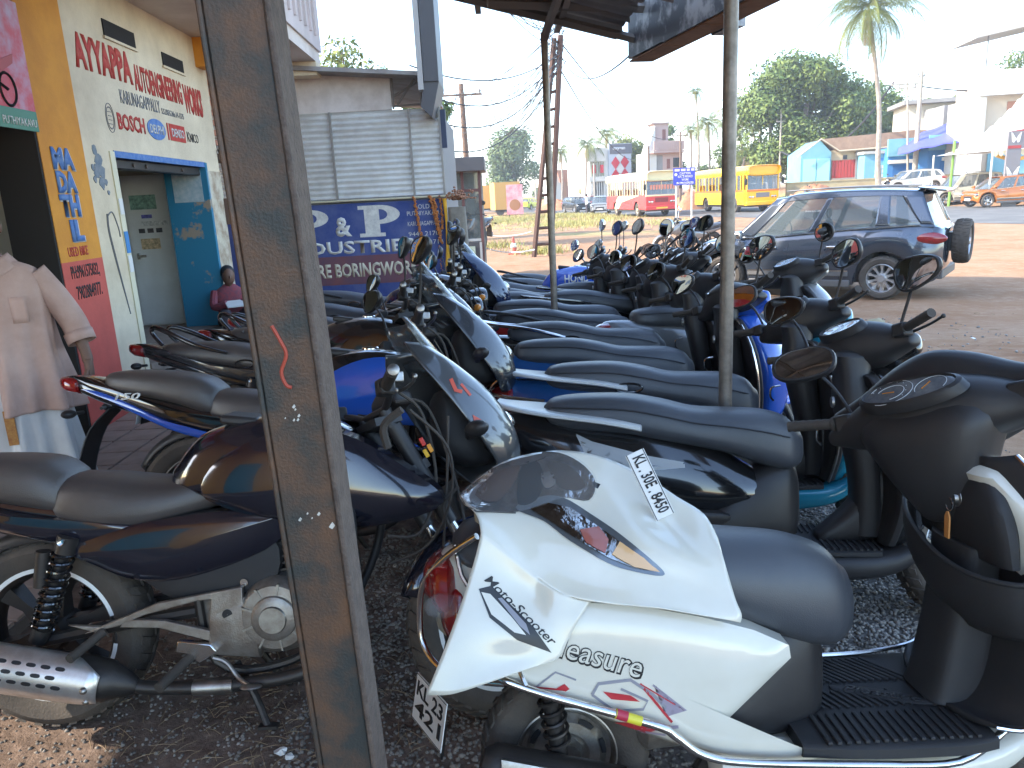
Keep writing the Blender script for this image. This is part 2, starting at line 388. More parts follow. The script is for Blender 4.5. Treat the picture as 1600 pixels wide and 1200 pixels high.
def grip_set(root, M, p_in, p_out, lever_dir=(.055, 0, -.012), r_=.0165, lever_mat=STEEL, endw=True, res=False):
    A, B = Vector(p_in), Vector(p_out); d = (B-A).normalized()
    b = MB(M)
    nr = 13; pts = [A.lerp(B, i/nr) for i in range(nr+1)]
    b.tube([tuple(p) for p in pts], [r_*(1.0 if i % 2 else .9) for i in range(nr+1)], 14, 1)
    b.lathe([(r_*1.25, 0), (r_*1.35, .005), (r_*1.25, .010), (r_, .012)], 14, tuple(A), axis='y') if abs(d.y) > .8 else None
    g = b.build('grip', RUBBER, root)
    if endw:
        e = MB(M); e.tube([tuple(B), tuple(B+d*.004), tuple(B+d*.022), tuple(B+d*.027)], [r_*.7, r_*.95, r_*.95, r_*.4], 14, 1); e.build('bar_end', STEEL, g)
    l = MB(M); L0 = A+Vector(lever_dir)*.75-d*.02; L1 = B+Vector(lever_dir)+d*.005
    l.tube([tuple(A-d*.03+Vector(lever_dir)*.4), tuple(L0), tuple(L0.lerp(L1, .5)+Vector((.012, 0, 0))), tuple(L1)], [.007, .006, .005, .005], 8, 4); l.ell(tuple(L1), (.008, .008, .008), 8, 6)
    l.build('lever', lever_mat, root)
    s_ = MB(M); C_ = A-d*.028; s_.box(tuple(C_), (.05, .052, .05)); 
    s_.build('switch_housing', BLACKP, root, bevel=.008)
    if res:
        q = MB(M); q.box(tuple(C_-d*.03+Vector((.035, 0, .035))), (.045, .055, .034)); q.build('brake_reservoir', STEEL, root, bevel=.005)
    return g
def helix(b, p0, p1, rad, turns, r_, n=8):
    P0, P1 = Vector(p0), Vector(p1); d = (P1-P0); u = d.cross(Vector((0, 1, 0))).normalized(); v = d.normalized().cross(u)
    m = int(turns*12); pts = [tuple(P0+d*(i/m)+rad*(u*math.cos(2*math.pi*i/12)+v*math.sin(2*math.pi*i/12))) for i in range(m+1)]
    b.tube(pts, r_, n, 1)
def plate(root, M, lines, w_=.2, h=.1, name='number_plate'):
    b = MB(M); b.box((0, 0, 0), (w_, .003, h)); o = b.build(name, PLATEW, root, bevel=.001)
    fr = MB(M)
    for a_, c_ in (((-w_/2, -.0022, h/2-.004), (w_/2, -.0016, h/2-.002)), ((-w_/2, -.0022, -h/2+.002), (w_/2, -.0016, -h/2+.004))): fr.box2(a_, c_)
    fr.build('plate_border', INKB, o)
    k = len(lines)
    for i, s_ in enumerate(lines):
        z1 = h/2-h*.12-(h*.76/k)*i; z0 = z1-(h*.76/k)*.82
        text('plate_lettering', s_, INKB, o, -w_*.43, w_*.43, z0, z1, -.0028, bold=.02, ext=.0008, M=M)
    return o

def scooter(name, label, loc, rz=0, lean=R(8), steer=R(38), body=BLACKG, apron=None, floor=None, seat=VINYL, grab='alloy', guard=False,
            mir='oval', mirmat=BLACKP, dash='plain', tail_mat=None, group='scooters parked side by side in the right hand row', fender=None,
            near=True, trim=None, step=0.0, latch=False, hz=0.0, plate_txt=None, seatw=1.0, column=BLACKP, mirpos=None, mirs=(-1, 1), hoff=(0, 0, 0), dsc=1.0, shw=1.0, shx=0.0, colw=1.0, tl=1.0, drop=0.0, plate_yaw=0.0, side=True, cowlm=None, mface=-.02, neck=False, colx=0.0, custom=False, seat_e=2.9, usx=0.0):
    o = thing(name, label, 'scooter', loc, rz, lean, group); apron = apron or body; floor = floor or body; tail_mat = tail_mat or body; fender = fender or apron
    hx, hz_ = 0.93, 0.86; M = steer_M(hx, hz_, R(26), steer); MH = M @ Matrix.Translation(hoff); tx = lambda x: x*tl if x < 0 else x
    # wheels
    wheel('rear_wheel', o, 0, .215, .215, .10, None, 5, STEEL if near else DARKM, tread=near, rimr=.60, holes=near)
    wheel('front_wheel', o, 1.235, .225, .225, .095, M, 5, STEEL, tread=near, rimr=.62, holes=False)
    # seat
    S = [(-.25, .75, .80, .05), (-.22, .72, .825, .10), (-.12, .70, .838, .128), (.06, .685, .838, .142), (.20, .66, .815+step, .150), (.32, .64, .785, .153), (.45, .61, .778, .150),
         (.57, .565, .772, .138), (.66, .545, .745, .115), (.70, .56, .70, .085)]
    S = [(a, b_-drop*min(1, max(0, (a-.2)/.3)), c_-drop*.35*min(1, max(0, (a-.35)/.3)), d_*seatw) for a, b_, c_, d_ in S]
    sb = MB(); sb.loft(S, 28, 4, e=seat_e, tw=.84); s_ = sb.build('seat', seat, o)
    # piping seam
    P = crom([(q[0], q[1]+(q[2]-q[1])*.62, q[3]*1.005) for q in S[1:-1]], 4); pb = MB()
    for sg in (-1, 1):
        pb.tube([(a, sg*(c_*.955), b_+.012) for a, b_, c_ in P], .0028, 5, 1)
    if not custom: pb.build('seat_piping', BLACKP, s_)
    if latch:
        lb = MB(); lb.tube([(.13+.06*math.cos(a), -.146-.004*math.cos(a*2), .725+.02*math.sin(a)) for a in np.linspace(0, 2*math.pi, 17)[:-1]], .005, 6, 1, closed=True)
        lb.build('passenger_strap_ring', BLACKG, s_)
    # rear bodywork
    b = MB(); b.loft([(tx(a), c0, c1-drop*.6*min(1, max(0, (a-.1)/.3)), w0) for a, c0, c1, w0 in [(-.47, .665, .735, .035), (-.42, .61, .765, .085), (-.28, .53, .765, .145), (-.05, .44, .745, .180), (.18, .38, .715, .188), (.36, .37, .66, .176)]+([(.50, .40, .575, .150), (.575, .43, .53, .115)] if not custom else [(.44, .42, .56, .13)])], 28, 4, e=2.5, tw=.70)
    bodyo = b.build('body_shell', body, o)
    b = MB(); 
    for sg in ((-1, 1) if side else (1,)): b.dome([(-.30, .47), (-.05, .40), (.20, .345), (.34, .34), (.44, .40), (.2, .43), (-.1, .50), (-.30, .56)], sg*.172, sg*.018, back=.05)
    b.build('lower_side_cover', floor, o)
    b = MB(); b.loft([(a+usx*min(1, (a-.33)/.2), c0, c1, w0) for a, c0, c1, w0 in [(.33, .30, .37, .168), (.46, .27, .50, .166), (.58, .26, .565, .135), (.655, .26, .585, .105), (.685, .27, .57, .08)]], 22, 4, e=3, tw=.78); b.build('under_seat_cover', column, o)
    # floor
    b = MB(); b.loft([(.36, .17, .275, .175), (.6, .155, .262, .195), (.85, .155, .262, .198), (1.02, .18, .275, .18), (1.12, .25, .34, .165)], 20, 4, e=4); b.build('floor_skirt', floor, o)
    if not custom:
        b = MB(); b.loft([(.56, .25, .276, .165), (.75, .25, .274, .178), (.97, .25, .276, .17)], 20, 3, e=6, dome=False); fm = b.build('floor_mat', BLACKT, o)
        for sg in ((-1, 1) if near else ()):
            b = MB()
            for k in range(17): b.box((.60+k*.023, sg*.105, .278), (.008, .12, .006))
            b.build('mat_ribs', BLACKT, fm)['kind'] = 'stuff'
        b = MB(); b.loft([(.78, .26, .30, .05), (.9, .26, .42, .065), (1.0, .27, .6, .07)], 16, 3, e=3); b.build('floor_hump', column, o)
    # leg shield: coloured front apron and black inner panel
    A = [(q[0], q[1]+shx, q[2]+shx, q[3]*shw) for q in [(.285, 1.00, 1.13, .150), (.42, 1.02, 1.20, .205), (.58, 1.015, 1.235, .235), (.72, .995, 1.205, .232), (.83, .965, 1.15, .19), (.90, .935, 1.09, .13)]]
    b = MB(); b.loft([(z, x0, x1, w_) for z, x0, x1, w_ in A], 26, 4, e=2.6, tw=.55, axis='z'); b.build('front_apron', apron, o)
    if not custom:
        b = MB(); b.loft([(z, x0-.022, x0+.035, w_-.008) for z, x0, x1, w_ in A], 22, 4, e=3.5, axis='z'); ip = b.build('leg_shield', column, o)
    if trim and not custom:
        t = MB(); P = [(x0-.005, w_+.002, z) for z, x0, x1, w_ in A]
        t.tube(P+[(p[0], -p[1], p[2]) for p in P[::-1]], .006, 8, 4); t.build('chrome_edge_trim', trim, o)
    if not custom:
        b = MB(); b.loft([(a, c0+shx*.6+colx, c1+shx+colx*.5, w0*colw) for a, c0, c1, w0 in [(.30, .90, 1.02, .075), (.50, .90, 1.0, .085), (.70, .86, .98, .10), (.80, .84, .97, .10)]+([(.92, .84, .96, .085), (.97, .83, .97, .08)] if not neck else [(.88, .87, .98, .08)])], 20, 4, e=3, axis='z'); b.build('steering_column_cover', column, o)
    if False:
        b = MB(); b.loft([(.42, .87, .99, .17), (.50, .82, .99, .19), (.74, .80, .99, .20), (.80, .84, .98, .18)], 20, 3, e=4, axis='z'); b.build('glove_box', column, o)
    if not custom:
        b = MB(); b.lathe([(.001, 0), (.02, 0), (.022, .008), (.016, .012)], 16, (.822, -.03, .80), axis='x'); b.build('ignition_lock', STEEL, o)
        # hooks and bag hanger
        b = MB(); b.tube([(.83, .02, .70), (.79, .02, .69), (.785, .02, .65), (.80, .02, .63)], .005, 6, 4); b.build('bag_hook', CHROME, o)
    # front suspension
    b = MB(M)
    for sg in (-1, 1): b.tube([(1.235, sg*.075, .225), (1.16, sg*.075, .40), (1.10, sg*.07, .52)], .018, 10, 2)
    b.tube([(1.1, 0, .5), (1.04, 0, .62) if custom else (.93, 0, .9)], .025, 10, 1); b.build('front_fork', DARKM, o)
    b = MB(M); arc_shell(b, 1.235, .235, .262, R(-5), R(165), .066, .07); b.build('front_fender', fender, o, solid=.004)
    # handlebar cover
    b = MB(MH)
    if dash == 'maxi':
        b.loft([(-.235, .90, .93, .975, 1.005)[:1]+(.955, .99, .035), (-.18, .94, 1.02, .055), (-.10, .93, 1.08, .09), (0, .93, 1.11, .11), (.10, .93, 1.08, .09), (.18, .94, 1.02, .055), (.235, .955, .99, .035)], 22, 5, e=2.6, axis='y', yc=.945)
    else:
        cs = 1.16 if custom else 1
        b.loft([(a*cs, c0, c1, w0+(.018 if custom else 0)) for a, c0, c1, w0 in [(-.245, .952, 1.00, .030), (-.19, .935, 1.035, .045), (-.11, .915, 1.075, .078), (0, .90, 1.10, .098), (.11, .915, 1.075, .078), (.19, .935, 1.035, .045), (.245, .952, 1.00, .030)]], 22, 5, e=2.5, axis='y', yc=.945)
    hb = b.build('handlebar_cover', column, o)
    fb = MB(MH); fb.loft([(-.20, .94, 1.01, .02), (-.1, .90, 1.05, .05), (0, .885, 1.07, .075), (.1, .90, 1.05, .05), (.20, .94, 1.01, .02)], 20, 4, e=2.3, axis='y', yc=1.02); fb.build('front_cowl', cowlm or apron, o)
    if neck:
        nb = MB(MH); nb.loft([(.74, .88, .99, .07), (.82, .84, 1.0, .11), (.90, .82, 1.01, .15), (.97, .82, 1.02, .18), (1.03, .85, 1.02, .16)], 22, 4, e=2.8, axis='z'); nb.build('handlebar_lower_cover', column, o); nb = MB(MH); nb.loft([(-.30, 1.0, 1.05, .03), (-.2, .98, 1.09, .04), (-.1, .98, 1.14, .05), (0, .97, 1.165, .055), (.1, .98, 1.14, .05), (.2, .98, 1.09, .04), (.30, 1.0, 1.05, .03)], 20, 5, e=2.4, axis='y', yc=.99); nb.build('instrument_hood', column, o)
    hl = MB(MH); hl.ell((1.075, 0, .97), (.035, .085, .055), 20, 10); hl.build('headlamp', LAMPG, o)
    # instrument face tilted up and back
    nrm = Vector((-.62, 0, .78)).normalized(); q = nrm.to_track_quat('Z', 'X').to_matrix(); C_ = Vector((.875-.03*(dsc > 1.1), 0, 1.072-.012*(dsc > 1.1)))
    ey = Vector((0, 1, 0)); ex = ey.cross(nrm)
    def disc(rx, ry, h, n=32, c=(0, 0)): rx *= dsc; ry *= dsc*(.84 if custom else 1); return [C_+ey*(c[0]+rx*math.cos(a))+ex*(c[1]+ry*math.sin(a))+nrm*h for a in np.linspace(0, 2*math.pi, n+1)[:-1]]
    g = MB(MH); R1 = disc(.102, .048, .004); R2 = disc(.094, .042, .010); R3 = disc(.090, .039, .004); n = 32
    g.add(disc(.108, .053, -.02)+R1+R2+R3, [(i*n+k, i*n+(k+1) % n, (i+1)*n+(k+1) % n, (i+1)*n+k) for i in range(3) for k in range(n)]); iz = g.build('instrument_bezel', BLACKP, o)
    g = MB(MH); g.add(disc(.090, .039, .005), [tuple(range(32))]); g.build('instrument_glass', mat('dial_glass', (0.10, 0.102, 0.105), .12, coat=1.0, col2=(.15, .145, .14), nscale=60), iz, smooth=False)
    g = MB(MH)
    def arc(cx, cy, rx, ry, a0, a1, r_=.0008): 
        g.tube([tuple(C_+ey*dsc*(cx+rx*math.cos(a))+ex*dsc*(cy+ry*math.sin(a))+nrm*.0065) for a in np.linspace(a0, a1, 20)], r_, 4, 1)
    arc(.035, 0, .045, .036, .3, 5.2); arc(.035, 0, .028, .022, .3, 4.5); arc(-.045, 0, .03, .026, -.5, 3.6)
    for a in np.linspace(.3, 3.6, 8): arc(.035+.036*math.cos(a), .028*math.sin(a), .004*math.cos(a)+.0001, .004, a, a+.3, .0009)
    g.build('dial_markings', mat('dial_print', (.65, .65, .63), .5), iz)
    g = MB(MH); g.tube([tuple(C_+ey*.035+nrm*.007), tuple(C_+ey*.068+ex*.003+nrm*.007)], .0012, 4, 1); g.tube([tuple(C_+ey*-.04+ex*-.01+nrm*.007), tuple(C_+ey*-.055+ex*.015+nrm*.007)], .0012, 4, 1); g.build('dial_needle', AMBER, iz)
    # grips, levers, mirrors
    grip_set(o, MH, (.905, -.255, 1.015), (.865, -.385, 1.030), (.05, 0, -.01), .0165, DARKM, endw=False)
    grip_set(o, MH, (.905, .255, 1.015), (.865, .385, 1.030), (.05, 0, -.01), .0165, DARKM, endw=False)
    if mir:
        mp = mirpos or (.325, 1.225)
        for sg in mirs: mirror(o, MH, (.925, sg*.215, 1.00), (.90, sg*mp[0], mp[1]), ((-1, sg*-.12, mface) if not isinstance(mface, tuple) else mface), (.088 if mir != 'round' else .07), (.054 if mir != 'round' else .062), mir, mirmat, jit=not custom)
    # tail
    b = MB(); b.loft([(tx(-.50), .64, .735, .06), (tx(-.465), .61, .75, .095), (tx(-.42), .60, .755, .11)], 18, 3, e=2.6); b.build('tail_lamp', REDL, o)
    for sg in (-1, 1):
        b = MB(); b.ell((tx(-.44), sg*.12, .66), (.045, .03, .03), 14, 8); b.build('indicator', AMBER if not guard else LENS, o)
    b = MB(); b.grid([[(tx(-.36), y, .60), (tx(-.46), y, .50), (tx(-.50), y, .36), (tx(-.49), y, .24)] for y in np.linspace(-.07, .07, 5)], 2); mg = b.build('mudguard', BLACKP, o, solid=.005)
    PM = Matrix.Translation((tx(-.508)-abs(plate_yaw)*.03, -.05*(plate_yaw != 0), .42-.06*(plate_yaw != 0))) @ Matrix.Rotation(R(-90)+plate_yaw, 4, 'Z') @ Matrix.Rotation(R(-12), 4, 'X')
    plate(o, PM, plate_txt or ['KL 23', 'B 1970'], .19, .12)
    if grab == 'alloy':
        b = MB(); b.loft([(-.44, .80, .822, .05), (-.40, .785, .812, .09), (-.25, .765, .79, .155), (-.02, .735, .765, .176), (.12, .705, .74, .165)], 24, 4, e=3.5); gr = b.build('grab_rail', tail_mat, o)
    elif grab == 'tube':
        b = MB(); b.tube([(.1, -.17, .74), (-.12, -.185, .80), (-.32, -.15, .83), (-.42, -.08, .85), (-.42, .08, .85), (-.32, .15, .83), (-.12, .185, .80), (.1, .17, .74)], .011, 8, 4); b.build('grab_rail', tail_mat, o)
    elif grab == 'blade':
        b = MB()
        for sg in (-1, 1): b.tube([(.10, sg*.165, .745), (-.12, sg*.175, .79), (-.28, sg*.15, .865), (-.36, sg*.12, .93)], [.012, .018, .020, .014], 10, 4)
        b.build('grab_rail', tail_mat, o)
    if guard is True:
        b = MB()
        b.tube([(-.20, -.20, .55), (-.40, -.20, .57), (-.55, -.12, .58), (-.57, 0, .58), (-.55, .12, .58), (-.40, .20, .57), (-.2, .2, .55)], .009, 8, 4)
        b.tube([(-.25, -.19, .68), (-.42, -.17, .70), (-.53, -.10, .72), (-.545, 0, .72), (-.53, .10, .72), (-.42, .17, .70), (-.25, .19, .68)], .008, 8, 4)
        for y in (-.12, 0, .12): b.tube([(-.55+abs(y)*.3, y, .58), (-.55+abs(y)*.3, y, .72), (-.43, y, .80)], .006, 8, 3)
        b.build('rear_crash_guard', CHROME, o)
    # engine, exhaust, stand, kick starter
    b = MB(); b.loft([(-.12, .17, .27, .05, .08), (0, .14, .31, .06, .08), (.25, .18, .33, .06, .08), (.42, .20, .34, .05, .06)], 16, 3, e=3); b.loft([(.2, .22, .40, .09), (.42, .24, .42, .09)], 14, 2, e=3); b.build('engine_case', ALU, o)
    b = MB(); b.tube([(.36, -.06, .22), (.28, -.12, .17), (.15, -.135, .18)], .014, 8, 4); b.tube([(.16, -.135, .18), (.13, -.138, .19), (-.18, -.145, .27), (-.21, -.145, .28)], [.02, .046, .05, .03], 16, 1); ex_ = b.build('exhaust_muffler', DARKM, o)
    b = MB(); b.loft([(-.16, .235, .315, .008, -.195), (.08, .17, .25, .008, -.19)], 12, 2, e=3); b.build('muffler_heat_shield', STEEL, ex_)
    b = MB(); b.tube([(-.02, -.09, .25), (-.05, -.10, .52)], .022, 10, 1); helix(b, (-.022, -.09, .28), (-.048, -.10, .48), .03, 7, .005, 6); b.build('rear_shock', DARKM, o)
    b = MB(); b.tube([(.45, .14, .2), (.42, .165, .1), (.37, .18, .012)], .011, 8, 2); b.tube([(.45, -.14, .2), (.42, -.165, .1), (.37, -.18, .012)], .011, 8, 2); b.tube([(.42, -.165, .1), (.42, .165, .1)], .0112, 8, 1); b.build('stand', DARKM, o)
    return o, M
def motorcycle(name, label, loc, rz=0, lean=R(9), steer=R(38), paint=NAVY, accent=None, seat=VINYL, split=True, cowl='bikini', cowl_mat=None, grab='bar',
               stripe=None, shroud=True, near=True, group='motorcycles parked side by side in the left hand row', guard=False, mir='oval', mirmat=BLACKP, mirrors=(-1, 1),
               tailup=0.0, ribbed=False, heat=True, bracket=ALU, mirh=1.30, graphic=None, plate_txt=None, foff=(0, 0, 0)):
    o = thing(name, label, 'motorcycle', loc, rz, lean, group); cowl_mat = cowl_mat or paint; accent = accent or paint
    M = Matrix.Translation(foff) @ steer_M(1.0, .92, R(27), steer)
    wheel('rear_wheel', o, 0, .31, .31, .13, None, 6, DARKM, stripe=stripe, tread=near, rimr=.70)
    wheel('front_wheel', o, 1.335, .30, .30, .105, M, 6, DARKM, stripe=stripe, tread=near, rimr=.74, disc=True)
    tu = tailup
    # seats
    if split:
        b = MB(); b.loft([(-.42, .82+tu, .865+tu, .05), (-.38, .80+tu, .885+tu, .095), (-.25, .775+tu*.8, .895+tu*.8, .125), (-.08, .745+tu*.5, .89+tu*.5, .138), (.04, .715, .875+tu*.2, .135), (.10, .70, .84, .12)], 26, 4, e=3, tw=.88); s1 = b.build('pillion_seat', seat, o)
        b = MB(); b.loft([(.07, .68, .79, .10), (.11, .665, .82, .128), (.22, .645, .815, .150), (.36, .65, .795, .150), (.48, .675, .795, .130), (.58, .70, .82, .095), (.64, .74, .845, .06)], 26, 4, e=2.8, tw=.86); s2 = b.build('rider_seat', seat, o)
    else:
        b = MB(); b.loft([(-.42, .80+tu, .85+tu, .05), (-.38, .78+tu, .872+tu, .10), (-.20, .745+tu*.7, .875+tu*.7, .135), (0, .71, .862+tu*.3, .142), (.14, .68, .835, .150), (.28, .655, .805, .152), (.42, .665, .795, .140), (.56, .70, .815, .10), (.64, .74, .84, .06)], 26, 4, e=2.8, tw=.86); s1 = s2 = b.build('seat', seat, o)
        if ribbed:
            b = MB()
            for x in np.linspace(-.3, .12, 7):
                zt = np.interp(x, [-.38, -.2, 0, .14], [.872+tu, .875+tu*.7, .862+tu*.3, .835]); b.tube([(x-.015, y, zt-.003-abs(y)**2*2.2) for y in np.linspace(-.115, .115, 9)], .006, 6, 1)
            b.build('seat_ribs', seat, s1)
        else:
            b = MB(); b.tube([(.10+.055*math.cos(a), -.147, .735+.022*math.sin(a)) for a in np.linspace(0, 2*math.pi, 17)[:-1]], .005, 6, 1, closed=True); b.build('passenger_strap_ring', BLACKG, s1)
    # tail
    b = MB(); b.loft([(-.62, .835+tu, .875+tu, .025), (-.5, .77+tu, .87+tu, .075), (-.3, .70+tu*.7, .835+tu*.7, .11), (0, .62, .78, .125), (.3, .58, .74, .125), (.5, .58, .72, .10)], 22, 4, e=2.8, tw=.85); b.build('tail_body', paint, o)
    b = MB()
    for sg in (-1, 1): b.dome([(-.60, .868+tu), (-.48, .80+tu), (-.2, .70+tu*.5), (.1, .62), (.34, .60), (.42, .655), (.2, .69), (0, .725), (-.3, .80+tu*.7), (-.48, .862+tu)], sg*.118, sg*.030, back=.05, yf=lambda x, z, sg=sg: -sg*max(0, -.1-x)*.16)
    b.build('tail_panel', paint, o)
    if accent is not paint:
        b = MB()
        for sg in (-1, 1): b.dome([(-.52, .815+tu), (-.42, .775+tu), (-.1, .66), (.16, .588), (.22, .60), (-.05, .675), (-.35, .775+tu)], sg*.138, sg*.012, back=.05, yf=lambda x, z, sg=sg: -sg*max(0, -.1-x)*.16)
        b.build('tail_accent', accent, o)
    b = MB()
    for sg in (-1, 1): b.dome([(.14, .61), (.34, .672), (.6, .70), (.84, .70), (.86, .685), (.74, .575), (.5, .50), (.34, .50), (.22, .55)], sg*.135, sg*.028, back=.06)
    b.build('side_panel', paint, o)
    b = MB()
    for sg in (-1, 1): b.dome([(.34, .52), (.55, .53), (.76, .60), (.73, .44), (.46, .43), (.38, .47)], sg*.118, sg*.015, back=.05)
    b.build('lower_side_cover', BLACKT, o)
    b = MB(); b.lathe([(.001, 0), (.012, 0), (.013, .004)], 14, (.665, -.137, .475)); b.build('side_cover_lock', CHROME, o)
    # tank
    b = MB(); b.loft([(.45, .73, .84, .085), (.53, .715, .925, .125), (.66, .71, .965, .155), (.82, .71, .975, .165), (.93, .74, .955, .145), (1.0, .79, .92, .10)], 28, 5, e=2.6, tw=.80); tk = b.build('fuel_tank', paint, o)
    b = MB(); b.lathe([(.001, .008), (.035, .008), (.040, .002), (.040, -.01)], 20, (.80, 0, .975), axis='z'); b.build('fuel_cap', CHROME, tk)
    b = MB(); b.box((.66, 0, .965), (.12, .12, .03), Matrix.Rotation(R(8), 3, 'Y')); b.build('tank_pad', BLACKP, tk, bevel=.01)
    if shroud:
        b = MB()
        for sg in (-1, 1): b.dome([(.56, .76), (.62, .86), (.80, .935), (1.0, .925), (1.17, .83), (1.30, .71), (1.08, .64), (.80, .66), (.66, .70)], sg*.142, sg*.050, back=.07, rings=6, yf=lambda x, z, sg=sg: sg*max(0, x-.85)*.14)
        b.build('tank_shroud', accent if accent is not paint else paint, tk)
    # frame and engine
    b = MB()
    for sg in (-1, 1):
        b.tube([(.98, sg*.04, .85), (.95, sg*.09, .55), (.90, sg*.11, .30), (.75, sg*.11, .20), (.55, sg*.11, .22), (.50, sg*.11, .5), (.45, sg*.10, .68)], .014, 8, 4)
        b.tube([(.5, sg*.1, .38), (.25, sg*.105, .35), (0, sg*.105, .31)], .020, 8, 3)
        b.tube([(.45, sg*.09, .68), (0, sg*.09, .70), (-.4, sg*.06, .80)], .012, 6, 3)
    b.build('frame', DARKM, o)
    b = MB(); b.loft([(.50, .28, .45, .10), (.6, .23, .48, .125), (.76, .22, .50, .130), (.90, .26, .46, .11)], 18, 3, e=3.5)
    b.lathe([(.001, -.185), (.055, -.185), (.068, -.178), (.070, -.168), (.098, -.165), (.112, -.150), (.118, -.12)], 40, (.76, 0, .37)); b.loft([(.56, .25, .41, .03, -.13), (.70, .235, .45, .035, -.13)], 14, 2, e=3)
    en = b.build('engine_case', ALU, o)
    b = MB()
    for k in range(9): a = 2*math.pi*k/9; b.box((.76+.088*math.cos(a), -.164, .37+.088*math.sin(a)), (.006, .012, .035), Matrix.Rotation(-a, 3, 'Y') @ Matrix.Rotation(R(90), 3, 'Y'))
    b.lathe([(.001, -.192), (.040, -.192), (.043, -.186)], 24, (.76, 0, .37)); b.build('clutch_cover', STEEL, en)
    b = MB()
    for k in range(8): q = k*.022; b.box((.80+q*.25, 0, .50+q), (.17-.004*k, .19, .006), Matrix.Rotation(R(-8), 3, 'Y'))
    b.box((.83, 0, .58), (.10, .11, .20)); b.box((.84, 0, .70), (.13, .13, .06)); b.build('cylinder_fins', DARKM, en, smooth=False)
    # exhaust
    b = MB(); b.tube([(.90, -.05, .56), (.99, -.10, .48), (.97, -.14, .32), (.86, -.16, .20), (.62, -.165, .165), (.40, -.175, .172), (.30, -.182, .19)], .021, 12, 5); ex_ = b.build('exhaust_pipe', DARKM, o)
    b = MB(); b.tube([(.62, -.168, .165), (.50, -.172, .167)], .0245, 12, 1); b.build('pipe_collar', STEEL, ex_)
    b = MB(); b.tube([(.33, -.180, .185), (.27, -.188, .205), (.19, -.195, .225), (-.26, -.212, .315), (-.32, -.214, .33)], [.024, .052, .070, .070, .05], 24, 2); mf = b.build('muffler', DARKM, o)
    if heat:
        d = Vector((-.38, -.015, .09)).normalized(); P0 = Vector((.25, -.190, .212)); u = d.cross(Vector((0, 1, 0))).normalized(); v = u.cross(d).normalized()
        if v.y > 0: v = -v
        if u.z < 0: u = -u
        rows = []
        for i in range(15):
            t = i/14; rad = .075+.004*math.sin(t*3.1); sp = 1.35*min(1, .45+t*3)
            rows.append([tuple(P0+d*(t*.50-.0)+rad*(v*math.cos(a)+u*math.sin(a))) for a in np.linspace(-sp*.9, sp, 13)])
        b = MB(); b.grid(rows); hs = b.build('muffler_heat_shield', SHIELD, mf, solid=.003)
        b = MB()
        for i in range(7):
            for j in range(3):
                a0 = -.05+j*.34; t0 = .115+i*.042+(j % 2)*.021; pts = []
                for k in range(12):
                    an = 2*math.pi*k/12; tt = t0+.014*math.copysign(abs(math.cos(an))**.6, math.cos(an)); aa = a0+.075*math.sin(an)
                    pts.append(tuple(P0+d*tt+0.0802*(v*math.cos(aa)+u*math.sin(aa))))
                b.add(pts, [tuple(range(12))])
        b.build('shield_slots', INKB, hs, smooth=False, solid=.002)
        b = MB()
        for c_ in (P0+d*.035+v*.078, P0+d*.03+v*.062-u*.04): b.ell(c_, (.011, .011, .011), 12, 8)
        b.build('shield_bolts', STEEL, hs)
    # foot peg bracket, pegs, pedal, stand
    b = MB(); y0, y1 = -.150, -.138
    b.prism([(.17, .345), (.24, .372), (.40, .43), (.66, .468), (.66, .44), (.52, .43), (.36, .395), (.28, .365)], y1, y0-.006); b.prism([(.28, .36), (.40, .352), (.56, .30), (.66, .30), (.66, .325), (.56, .335), (.42, .375), (.30, .385)], y1, y0-.006)
    b.prism([(.55, .30), (.66, .30), (.665, .468), (.57, .455)], y1, y0-.007); b.prism([(.12, .375), (.18, .355), (.24, .335), (.22, .365)], y1, y0-.004)
    br = b.build('foot_bracket', bracket, o, bevel=.003)
    b = MB(); b.lathe([(.001, 0), (.016, 0), (.017, .006)], 16, (.615, -.160, .385)); b.build('bracket_hole', INKB, br)
    b = MB(); b.tube([(.23, -.155, .35), (.205, -.20, .33), (.185, -.265, .315)], .014, 10, 2); b.build('foot_peg', RUBBER, o); b = MB(); b.tube([(.50, -.155, .265), (.475, -.20, .245), (.45, -.29, .225)], .016, 10, 2); b.build('foot_peg', RUBBER, o)
    b = MB(); b.prism([(.46, .315), (.56, .30), (.58, .275), (.52, .24), (.49, .27), (.45, .28)], -.172, -.15); b.build('peg_holder', CHROME, o, bevel=.004)
    b = MB(); b.tube([(.56, -.155, .25), (.60, -.16, .235), (.64, -.175, .19), (.68, -.20, .175)], .007, 8, 4); b.ell((.685, -.205, .175), (.035, .018, .008), 14, 6); b.build('brake_pedal', STEEL, o)
    b = MB()
    for sg in (-1, 1): b.tube([(.60, sg*.08, .20), (.66, sg*.10, .09), (.70, sg*.13, .01)], .012, 8, 3)
    b.box((.705, -.135, .012), (.06, .03, .01)); b.build('main_stand', DARKM, o)
    # shocks
    for sg in (-1, 1):
        b = MB(); b.tube([(.135, sg*.135, .635), (.02, sg*.135, .335)], .019, 12, 1); b.tube([(.145, sg*.135, .65), (.128, sg*.135, .60)], .033, 12, 1); b.tube([(.035, sg*.135, .365), (.015, sg*.135, .325)], .028, 12, 1)
        if near: b.tube([(.07, sg*.150, .61), (.05, sg*.150, .50)], .021, 12, 1)
        sh = b.build('rear_shock', DARKM, o); b = MB(); helix(b, (.122, sg*.135, .60), (.03, sg*.135, .36), .032, 10, .0062, 8); b.build('shock_spring', BLACKG, sh)
    b = MB()
    for sg in (-1, 1): b.lathe([(.001, 0), (.010, 0), (.010, sg*.01)], 12, (.14, sg*.168, .64))
    b.build('shock_bolt', CHROME, sh)
